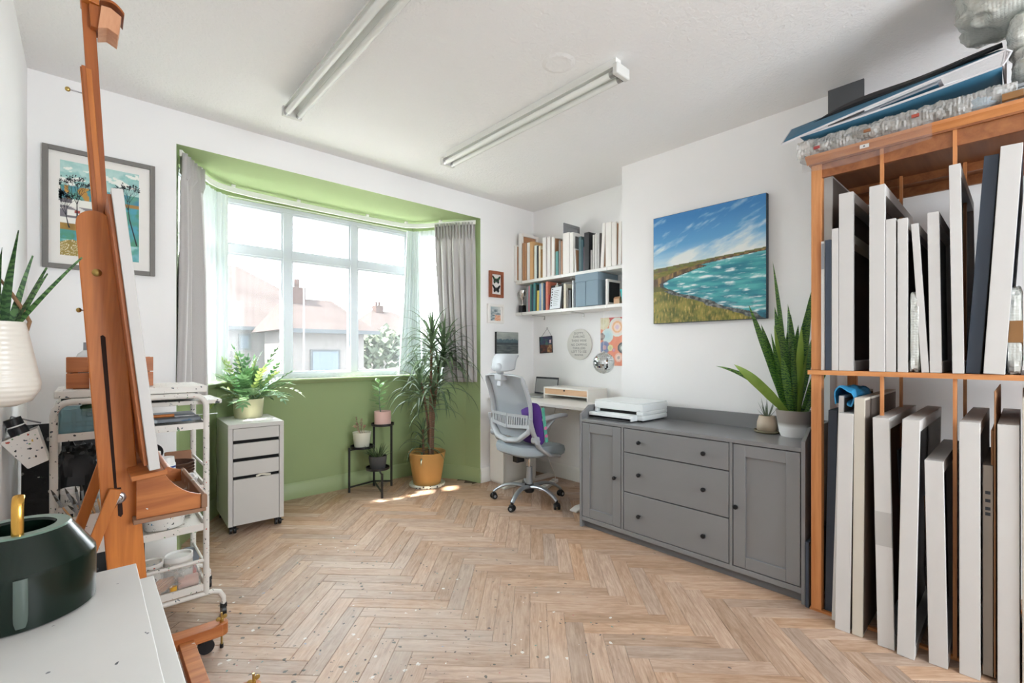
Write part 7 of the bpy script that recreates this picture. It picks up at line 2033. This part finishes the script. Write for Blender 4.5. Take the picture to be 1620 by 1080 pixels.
def crate():
    wood('crate_pine', '#8f4f28', '#b9713f', 'X', 9, 0.08)
    t = thing('wooden_crate', 'small slatted wooden crate on top of the trolley', 'crate', (0.083, 2.70, 1.0735))
    for z in (0.003, 0.069):
        for y in (-0.08, 0.07): MB().box(-0.141, 0.141, y, y + 0.010, z, z + 0.062).obj('slat', 'crate_pine', t, bevel=0.001)
        for x in (-0.131, 0.121): MB().box(x, x + 0.010, -0.07, 0.07, z, z + 0.062).obj('slat', 'crate_pine', t, bevel=0.001)
    for x in (-0.121, 0.106):
        for y in (-0.07, 0.055): MB().box(x, x + 0.015, y, y + 0.015, 0, 0.131).obj('corner_post', 'crate_pine', t)
    MB().box(-0.121, 0.121, -0.07, 0.07, 0.0, 0.008).obj('base', 'crate_pine', t)
crate()
mat('plastic_clear', '#cfd3d3', 0.25); mat('label_white', '#d9d7d2', 0.6)
def bottle(name, label, loc, r, h, m, cap='white_gloss', cat='bottle', shoulder=0.75, neck=0.4, caph=0.12, lab=None):
    t = thing(name, label, cat, loc)
    MB().lathe([(0, 0), (r * 0.95, 0), (r, 0.004), (r, h * shoulder), (r * 0.85, h * (shoulder + 0.06)), (r * neck, h * (1 - caph)), (r * neck, h * (1 - caph) + 0.003), (0, h * (1 - caph) + 0.003)], 24).obj('bottle_body', m, t)
    MB().lathe([(0, h * (1 - caph)), (r * neck * 1.15, h * (1 - caph)), (r * neck * 1.05, h), (0, h)], 18).obj('cap', cap, t)
    if lab: MB().lathe([(r * 1.012, h * lab[0]), (r * 1.012, h * lab[1])], 24).obj('label', lab[2], t)
    return t
b_ = bottle('glue_bottle', 'clear nozzle bottle with a white label standing in the crate', (0.0, 2.70, 1.0820), 0.028, 0.185, 'plastic_clear', 'frame_grey', shoulder=0.68, neck=0.22, caph=0.18, lab=(0.15, 0.62, 'label_white'))
bottle('white_pot', 'small white pot in front of the crate beside the easel mast', (0.028, 2.59, 1.0735), 0.016, 0.095, 'white_gloss', shoulder=0.85, neck=0.9, caph=0.1)
def jar_of_tools():
    t = thing('brush_jar', 'clear jar of pale brushes behind the easel canvas', 'jar', (0.155, 2.585, 1.0735))
    MB().lathe([(0, 0), (0.022, 0), (0.023, 0.09), (0.021, 0.09), (0.02, 0.005), (0, 0.005)], 20).obj('glass', 'plastic_clear', t)
    for i in range(5):
        a = i * 1.3; MB().cyl((0.005 * math.cos(a), 0.005 * math.sin(a), 0.008), (0.016 * math.cos(a), 0.016 * math.sin(a), 0.17 + 0.012 * i), 0.003, 0.0022, 8).obj('brush_handle', 'mdf_light', t)
jar_of_tools()
def glass_box():
    k = N('blue_plastic'); tr = k.new('ShaderNodeBsdfTransparent'); tr.inputs['Color'].default_value = (0.75, 0.9, 0.93, 1); mx = k.new('ShaderNodeMixShader'); mx.inputs['Fac'].default_value = 0.35
    k.b.inputs['Base Color'].default_value = L4('#9fb4b8'); k.b.inputs['Roughness'].default_value = 0.15; k.link(tr.outputs[0], mx.inputs[1]); k.link(k.b.outputs[0], mx.inputs[2]); k.link(mx.outputs[0], k.out.inputs['Surface']); k.done()
    t = thing('plastic_tub', 'turquoise translucent tub of paint things on the upper trolley shelf', 'tub', (0.0, 2.64, 0.8925))
    b = MB(); a, c, h, w_ = 0.078, 0.09, 0.105, 0.003
    b.box(-a, a, -c, c, 0, w_); b.box(-a, a, -c, -c + w_, w_, h); b.box(-a, a, c - w_, c, w_, h); b.box(-a, -a + w_, -c + w_, c - w_, w_, h); b.box(a - w_, a, -c + w_, c - w_, w_, h)
    b.obj('tub', 'blue_plastic', t)
    for x in (-0.04, -0.01, 0.02): MB().box(x, x + 0.012, -c - 0.0008, -c + 0.001, 0.01, 0.095).obj('stripe', 'blue_plastic', t)
    mat('leaf_rag', '#3f5a3a', 0.9, var=0.2); mat('rag', '#a08468', 0.9, var=0.2)
    t2 = lump('rag', 'green crumpled rag poking out of the turquoise tub', 'rag', (0.025, 2.66, 0.955), (0.08, 0.07, 0.055), 'leaf_rag', 4, 0.4, 3, n=24, m=16, part='cloth')
    glass('jar_glass', (0.92, 0.95, 0.95), 0.16)
    t = thing('glass_jar', 'empty glass jar hooked on the trolley rail in front of the tub', 'jar', (0.062, 2.503, 0.902))
    MB().lathe([(0, 0), (0.017, 0), (0.019, 0.006), (0.019, 0.075), (0.016, 0.085), (0.018, 0.09), (0.016, 0.09), (0.014, 0.084), (0.017, 0.073), (0.016, 0.006), (0, 0.004)], 24).obj('glass', 'jar_glass', t)
glass_box()
def tilted_bin():
    t = thing('hanging_bin', 'white spattered bin tilted off the left end of the trolley', 'bin', (-0.128, 2.50, 0.810))
    M = Matrix.Rotation(math.radians(-24), 4, 'Y')
    b = MB(); a0, a1, c, h, w_ = 0.030, 0.052, 0.045, 0.125, 0.003
    def ring(z, s): r = a0 + (a1 - a0) * z / h - s; return [(-r, -c + s), (r, -c + s), (r, c - s), (-r, c - s)]
    vs = []
    for z, s in ((0, 0), (h, 0), (h, w_), (w_, w_)): vs += [M @ Vector((x, y, z)) for x, y in ring(z, s)]
    fs = [(3, 2, 1, 0)] + [(k * 4 + i, k * 4 + (i + 1) % 4, k * 4 + 4 + (i + 1) % 4, k * 4 + 4 + i) for k in range(3) for i in range(4)] + [(12, 13, 14, 15)]
    b.add(vs, fs); b.obj('bin', 'bin_white', t, bevel=0.003)
    MB().tube([M @ Vector((-0.05, 0.05, 0.13)), M @ Vector((0.0, 0.06, 0.19)), M @ Vector((0.06, 0.05, 0.13))], 0.003, 8).obj('wire_handle', 'frame_grey', t)
    mat('bottle_black', '#1e2125', 0.35)
    t = thing('paint_bottle', 'black paint bottle with a white label leaning in the tilted bin', 'bottle', (-0.152, 2.497, 0.855))
    M2 = Matrix.Rotation(math.radians(-20), 4, 'Y')
    MB().lathe([(0, 0), (0.026, 0), (0.027, 0.004), (0.027, 0.095), (0.023, 0.105), (0, 0.105)], 24, M=M2).obj('bottle_body', 'bottle_black', t)
    MB().lathe([(0, 0.106), (0.024, 0.106), (0.0235, 0.135), (0, 0.135)], 24, M=M2).obj('cap', 'black_plastic', t)
    MB().lathe([(0.0235, 0.102), (0.0248, 0.106), (0.0235, 0.109)], 24, M=M2).obj('cap_ring', 'white_gloss', t)
    MB().box(-0.020, 0.004, -0.0285, -0.0245, 0.035, 0.068, M=M2).obj('label', 'label_white', t)
tilted_bin()
def brush_pot():
    t = thing('brush_pot', 'white plastic pot full of dirty brushes hung on the trolley front', 'brush pot', (0.028, 2.445, 0.470))
    a, c, h, w_ = 0.062, 0.055, 0.14, 0.003; b = MB(); vs = []
    for z, s in ((0, 0.012), (h, 0), (h, w_), (w_, 0.012 + w_)): vs += [(x, y, z) for x, y in ((-a + s, -c + s), (a - s, -c + s), (a - s, c - s), (-a + s, c - s))]
    b.add(vs, [(3, 2, 1, 0)] + [(k * 4 + i, k * 4 + (i + 1) % 4, k * 4 + 4 + (i + 1) % 4, k * 4 + 4 + i) for k in range(3) for i in range(4)] + [(12, 13, 14, 15)])
    b.obj('pot', 'bin_white', t, bevel=0.004)
    MB().box(-0.03, 0.03, c - 0.004, c + 0.028, h - 0.006, h).obj('hook_flange', 'bin_white', t)
    mat('brush_steel', '#8d9294', 0.35, metal=0.6); mat('brush_hair', '#4b4a44', 0.9, var=0.2)
    rr = random.Random(3)
    for i in range(12):
        x, y = rr.uniform(-0.035, 0.035), rr.uniform(-0.03, 0.03); d = Vector((-0.55 + rr.uniform(-0.25, 0.5), rr.uniform(-0.3, 0.2), 1)).normalized(); Ln = rr.uniform(0.15, 0.21)
        p = Vector((x, y, 0.03)); q = p + d * Ln
        bo = MB().cyl(p, q, 0.004, 0.0028, 8).obj('brush_handle', 'frame_grey' if i % 2 else 'mdf_light', t)
        MB().cyl(q - d * 0.03, q, 0.0042, 0.0045, 8).obj('ferrule', 'brush_steel', bo)
        MB().cyl(q, q + d * 0.022, 0.0045, 0.001, 8).obj('bristles', 'brush_hair', bo)
brush_pot()
def tin(label, loc, r, h, body, lid, txt=None, rotz=0.0, name='paint_tin', rim=True, lidh=0.012, cat='tin'):
    t = thing(name, label, cat, loc, rotz)
    MB().lathe([(0, 0), (r, 0), (r, h), (0, h)], 30).obj('tin_body', body, t)
    MB().lathe([(0, h), (r * 0.86, h), (r * 0.9, h + lidh * 0.4), (r * 1.03, h - lidh * 0.4), (r * 1.03, h + lidh), (r * 0.92, h + lidh), (r * 0.88, h + lidh * 0.5), (0, h + lidh * 0.5)], 30).obj('lid', lid, t)
    MB().lathe([(r * 1.006, h * 0.12), (r * 1.006, h * 0.78)], 30).obj('label', 'label_white', t)
    if txt:
        text_mesh('lettering', txt, h * 0.26, 'ink_dark', t, Matrix.Translation((0, -r * 1.02, h * 0.48)) @ Matrix.Rotation(pi / 2, 4, 'X'), 0.0006)
        for k in range(3): MB().box(-r * 0.35 + 0.02, r * 0.4 + 0.01, -r * 1.02, -r * 0.9, h * (0.18 + 0.07 * k), h * (0.20 + 0.07 * k)).obj('small_print', 'frame_grey', t)
    return t
tin('white paint tin lettered H2 on the bottom trolley shelf', (0.212, 2.64, 0.1565), 0.050, 0.115, 'label_white', 'bin_white', 'H2', 0.1)
tin('white tub with a lid right of the lettered tin, bottom shelf', (0.320, 2.66, 0.1565), 0.056, 0.112, 'label_white', 'white_gloss', None, name='paint_tub', lidh=0.016, cat='tub')
tin('small lettered tin at the left of the middle trolley shelf', (-0.045, 2.575, 0.6065), 0.028, 0.062, 'label_white', 'white_gloss', 'H2', -0.2)
bottle('white_jar', 'white screw-top jar on the middle shelf beside the easel brace', (0.085, 2.60, 0.6065), 0.036, 0.135, 'white_gloss', shoulder=0.68, neck=0.62, caph=0.2, cat='jar', lab=(0.18, 0.42, 'black_mess'))
mat('lid_blue', '#2f4a86', 0.4)
for i, (x, y, r, h, lb) in enumerate(((0.215, 2.60, 0.030, 0.125, 'white jar with a blue band nearest the easel tray'), (0.275, 2.64, 0.033, 0.14, 'taller white jar with a blue band behind the easel tray'), (0.235, 2.70, 0.028, 0.16, 'white bottle at the back of the middle trolley shelf'))):
    t = bottle('white_jar', lb, (x, y, 0.6065), r, h, 'white_gloss', shoulder=0.78, neck=0.8, caph=0.18, cat='jar')
    MB().lathe([(r * 1.015, h * 0.66), (r * 1.015, h * 0.72)], 24).obj('blue_band', 'lid_blue', t)
def bowls():
    mat('bowl_brown', '#5b3f30', 0.5, var=0.1); mat('palette_wood', '#9c6f52', 0.6, var=0.1)
    for i in range(4):
        t = thing('wooden_bowl', ['lowest', 'second', 'third', 'topmost'][i] + ' dark wooden bowl in the stack on the trolley', 'bowl', (0.315, 2.72, 0.6065 + 0.014 * i), 0.3 * i)
        MB().lathe([(0, 0), (0.035, 0), (0.065, 0.03), (0.078, 0.055), (0.075, 0.055), (0.062, 0.033), (0.033, 0.004), (0, 0.004)], 32).obj('bowl', 'bowl_brown', t)
    t = thing('wooden_palette', 'pale wooden block standing behind the bowls on the trolley', 'palette', (0.345, 2.815, 0.6065))
    M = Matrix.Rotation(-0.2, 4, 'X')
    MB().box(-0.06, 0.05, -0.012, 0.004, 0.002, 0.13, M=M).obj('panel', 'palette_wood', t, bevel=0.006)
    t = thing('black_ladle', 'black round sieve leaning by the wooden bowls', 'utensil', (0.235, 2.79, 0.6065))
    MB().lathe([(0, 0), (0.035, 0.004), (0.042, 0.012), (0.04, 0.014), (0.03, 0.006), (0, 0.003)], 20, M=Matrix.Translation((0, 0, 0.14)) @ Matrix.Rotation(1.2, 4, 'X')).obj('head', 'black_plastic', t)
    MB().cyl((0, 0.0, 0.0), (0, 0.0, 0.115), 0.005, n=8).obj('handle', 'black_plastic', t)
bowls()
def low_items():
    t = thing('plastic_basin', 'white plastic basin on the third trolley shelf', 'basin', (0.262, 2.63, 0.4315))
    MB().lathe([(0, 0), (0.055, 0), (0.064, 0.006), (0.074, 0.068), (0.079, 0.07), (0.077, 0.073), (0.071, 0.069), (0.06, 0.01), (0, 0.006)], 32, sx=1.15).obj('basin', 'bin_white', t)
    lump('rag', 'dark rag heaped at the left of the third trolley shelf', 'rag', (0.05, 2.66, 0.4315), (0.2, 0.2, 0.10), 'black_mess', 6, 0.35, 3, n=30, m=18, part='cloth')
    lump('rag', 'grey-white cloth crumpled on the third shelf by the far upright', 'rag', (0.355, 2.78, 0.4315), (0.08, 0.14, 0.16), 'trolley_white', 16, 0.3, 3, n=24, m=18, part='cloth')
    lump('rag', 'white cloth lying beside the blue-banded jars', 'rag', (0.352, 2.625, 0.6065), (0.07, 0.1, 0.05), 'white_edge', 12, 0.3, 3, n=24, m=16, part='cloth')
    lump('rag', 'dark paint rag under the turquoise tub on the middle shelf', 'rag', (-0.02, 2.72, 0.6065), (0.13, 0.2, 0.22), 'black_mess', 26, 0.35, 3, n=30, m=20, part='cloth')
    mat('stick_wood', '#c99f80', 0.7, var=0.06)
    bubble('bag_film', '#e8e6e4', 0.22)
    for i in range(9):
        t = thing('wooden_stick', 'flat pale wooden stick from the bundle in the clear bag', 'stick', (0.195 + 0.014 * (i % 5), 2.565, 0.166 + 0.014 * (i // 5)), 0.5, 'wooden sticks in the bag')
        MB().box(-0.07, 0.07, -0.006, 0.006, 0, 0.010, M=Matrix.Rotation(-0.35, 4, 'Y')).obj('stick', 'stick_wood', t)
    lump('plastic_bag', 'clear plastic bag around the pale sticks, bottom shelf', 'bag', (0.225, 2.568, 0.1565), (0.19, 0.075, 0.11), 'bag_film', 9, 0.35, 3, n=36, m=22, part='film')
    lump('plastic_bag', 'clear bag of pinkish rolls at the right of the bottom shelf', 'bag', (0.345, 2.568, 0.1565), (0.10, 0.075, 0.085), 'bag_film', 13, 0.35, 3, n=30, m=20, part='film')
    mat('pink_roll', '#cfa79a', 0.8); t = thing('paper_roll', 'short pinkish paper roll inside the right-hand clear bag', 'roll', (0.345, 2.568, 0.185))
    MB().cyl((-0.038, 0, 0), (0.038, 0, 0), 0.026, n=20).obj('roll', 'pink_roll', t)
    mat('amber', '#d9a53c', 0.4); t = thing('amber_lid', 'small amber lid between the two clear bags', 'lid', (0.288, 2.545, 0.1565)); MB().lathe([(0, 0), (0.014, 0), (0.014, 0.03), (0, 0.03)], 16).obj('lid', 'amber', t)
    mat('slate', '#6f757c', 0.6); t = thing('sanding_disc', 'slate grey disc standing at the far end of the bottom shelf', 'disc', (0.375, 2.80, 0.1565)); MB().cyl((0, -0.008, 0.05), (0, 0.008, 0.05), 0.05, n=28).obj('disc', 'slate', t)
    mat('red_tag', '#c8383a', 0.5); t = thing('red_tube', 'small red paint tube beside the lidded tub', 'tube', (0.383, 2.665, 0.1565)); MB().lathe([(0, 0), (0.009, 0), (0.009, 0.05), (0.005, 0.06), (0, 0.06)], 12).obj('tube', 'red_tag', t)
low_items()
# ------------------------------------------------------------------ the street outside the bay window
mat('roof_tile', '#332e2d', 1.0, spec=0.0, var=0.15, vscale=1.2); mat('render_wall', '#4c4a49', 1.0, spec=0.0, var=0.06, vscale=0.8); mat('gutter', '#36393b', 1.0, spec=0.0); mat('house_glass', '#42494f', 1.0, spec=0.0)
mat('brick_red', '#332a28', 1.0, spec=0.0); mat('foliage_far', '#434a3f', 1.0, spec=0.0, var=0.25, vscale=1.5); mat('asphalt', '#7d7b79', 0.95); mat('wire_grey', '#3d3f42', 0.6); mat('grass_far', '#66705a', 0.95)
struct(MB().box(-40, 60, 4.6, 90, -3.2, -3.0).obj('ground', 'asphalt'))
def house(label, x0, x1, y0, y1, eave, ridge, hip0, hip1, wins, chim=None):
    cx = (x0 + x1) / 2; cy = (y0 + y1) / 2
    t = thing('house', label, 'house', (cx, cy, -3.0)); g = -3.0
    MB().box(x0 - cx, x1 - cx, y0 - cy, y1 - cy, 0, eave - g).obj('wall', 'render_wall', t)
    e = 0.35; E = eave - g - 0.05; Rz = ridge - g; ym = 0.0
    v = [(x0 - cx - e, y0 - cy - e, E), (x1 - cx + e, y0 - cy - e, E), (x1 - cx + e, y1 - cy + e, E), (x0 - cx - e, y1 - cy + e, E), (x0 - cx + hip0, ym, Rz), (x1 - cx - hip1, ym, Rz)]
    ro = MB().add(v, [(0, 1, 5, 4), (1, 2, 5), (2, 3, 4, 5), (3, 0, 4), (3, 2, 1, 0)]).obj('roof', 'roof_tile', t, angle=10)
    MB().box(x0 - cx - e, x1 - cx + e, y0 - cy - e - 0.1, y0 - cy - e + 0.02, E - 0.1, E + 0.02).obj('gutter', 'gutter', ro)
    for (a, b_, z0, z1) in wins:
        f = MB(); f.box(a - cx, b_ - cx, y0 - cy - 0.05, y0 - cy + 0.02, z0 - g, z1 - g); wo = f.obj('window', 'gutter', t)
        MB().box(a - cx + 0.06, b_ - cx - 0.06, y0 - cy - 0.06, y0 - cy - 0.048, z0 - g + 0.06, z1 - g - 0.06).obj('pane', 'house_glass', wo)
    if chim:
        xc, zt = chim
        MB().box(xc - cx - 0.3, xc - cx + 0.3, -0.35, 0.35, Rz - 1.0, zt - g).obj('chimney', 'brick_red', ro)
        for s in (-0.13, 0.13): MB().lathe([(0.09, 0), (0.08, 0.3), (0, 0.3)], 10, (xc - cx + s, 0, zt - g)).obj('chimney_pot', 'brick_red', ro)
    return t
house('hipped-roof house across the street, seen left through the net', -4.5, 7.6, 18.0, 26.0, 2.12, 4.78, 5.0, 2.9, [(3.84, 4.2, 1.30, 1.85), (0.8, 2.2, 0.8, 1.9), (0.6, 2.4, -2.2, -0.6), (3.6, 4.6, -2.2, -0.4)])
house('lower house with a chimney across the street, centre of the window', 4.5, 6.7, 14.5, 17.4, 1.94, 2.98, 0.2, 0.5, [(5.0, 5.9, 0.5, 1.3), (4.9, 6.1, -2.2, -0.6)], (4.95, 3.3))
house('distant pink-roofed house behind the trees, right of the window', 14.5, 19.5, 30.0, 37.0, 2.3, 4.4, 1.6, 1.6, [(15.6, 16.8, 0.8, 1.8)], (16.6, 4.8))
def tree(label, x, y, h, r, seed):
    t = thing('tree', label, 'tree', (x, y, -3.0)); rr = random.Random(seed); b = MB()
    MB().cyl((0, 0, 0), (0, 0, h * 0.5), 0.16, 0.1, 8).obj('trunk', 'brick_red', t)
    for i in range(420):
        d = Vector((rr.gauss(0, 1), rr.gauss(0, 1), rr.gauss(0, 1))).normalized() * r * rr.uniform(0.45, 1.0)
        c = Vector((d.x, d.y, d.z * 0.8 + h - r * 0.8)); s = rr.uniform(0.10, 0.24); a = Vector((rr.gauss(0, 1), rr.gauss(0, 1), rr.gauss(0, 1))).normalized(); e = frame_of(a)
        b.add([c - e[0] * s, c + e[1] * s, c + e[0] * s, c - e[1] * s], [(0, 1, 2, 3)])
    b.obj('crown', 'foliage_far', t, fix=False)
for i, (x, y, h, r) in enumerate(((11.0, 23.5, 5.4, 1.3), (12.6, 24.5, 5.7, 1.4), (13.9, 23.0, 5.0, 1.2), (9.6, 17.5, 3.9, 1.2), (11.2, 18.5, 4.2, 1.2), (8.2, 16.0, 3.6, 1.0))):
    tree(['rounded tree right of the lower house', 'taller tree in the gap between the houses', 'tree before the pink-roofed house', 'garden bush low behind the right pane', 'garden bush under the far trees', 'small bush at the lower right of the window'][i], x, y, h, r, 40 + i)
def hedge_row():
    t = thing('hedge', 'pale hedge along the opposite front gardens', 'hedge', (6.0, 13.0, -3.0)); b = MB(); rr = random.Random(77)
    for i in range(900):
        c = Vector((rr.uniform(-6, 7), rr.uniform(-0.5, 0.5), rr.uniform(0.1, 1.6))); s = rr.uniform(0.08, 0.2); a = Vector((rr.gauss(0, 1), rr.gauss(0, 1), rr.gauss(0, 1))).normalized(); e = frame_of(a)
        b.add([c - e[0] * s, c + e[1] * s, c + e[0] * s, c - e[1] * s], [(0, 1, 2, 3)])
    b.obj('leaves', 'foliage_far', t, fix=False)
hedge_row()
def pole():
    t = thing('telegraph_pole', 'thin street pole between the two houses opposite', 'pole', (4.52, 13.6, -3.0))
    MB().cyl((0, 0, 0), (0, 0, 6.39), 0.035, 0.022, 10).obj('pole', 'wire_grey', t)
    MB().tube([(0, 0, 6.34), (-0.1, 0, 6.40), (-0.25, 0, 6.42)], 0.02, 8).obj('arm', 'wire_grey', t)
pole()
for i, (z, dz, y) in enumerate(((5.35, -0.15, 16.0), (5.1, -0.1, 15.6), (4.55, -0.2, 15.0), (4.2, -0.35, 16.5))):
    t = thing('overhead_wire', ['highest', 'second highest', 'third', 'lowest'][i] + ' telephone wire strung across the street', 'wire', (5.5, y, z))
    MB().tube([(-14, 0, 0.35), (-7, 0, 0.1), (0, 0, 0), (7, 0, dz * 0.6), (14, 0, dz)], 0.009, 5).obj('wire', 'wire_grey', t)
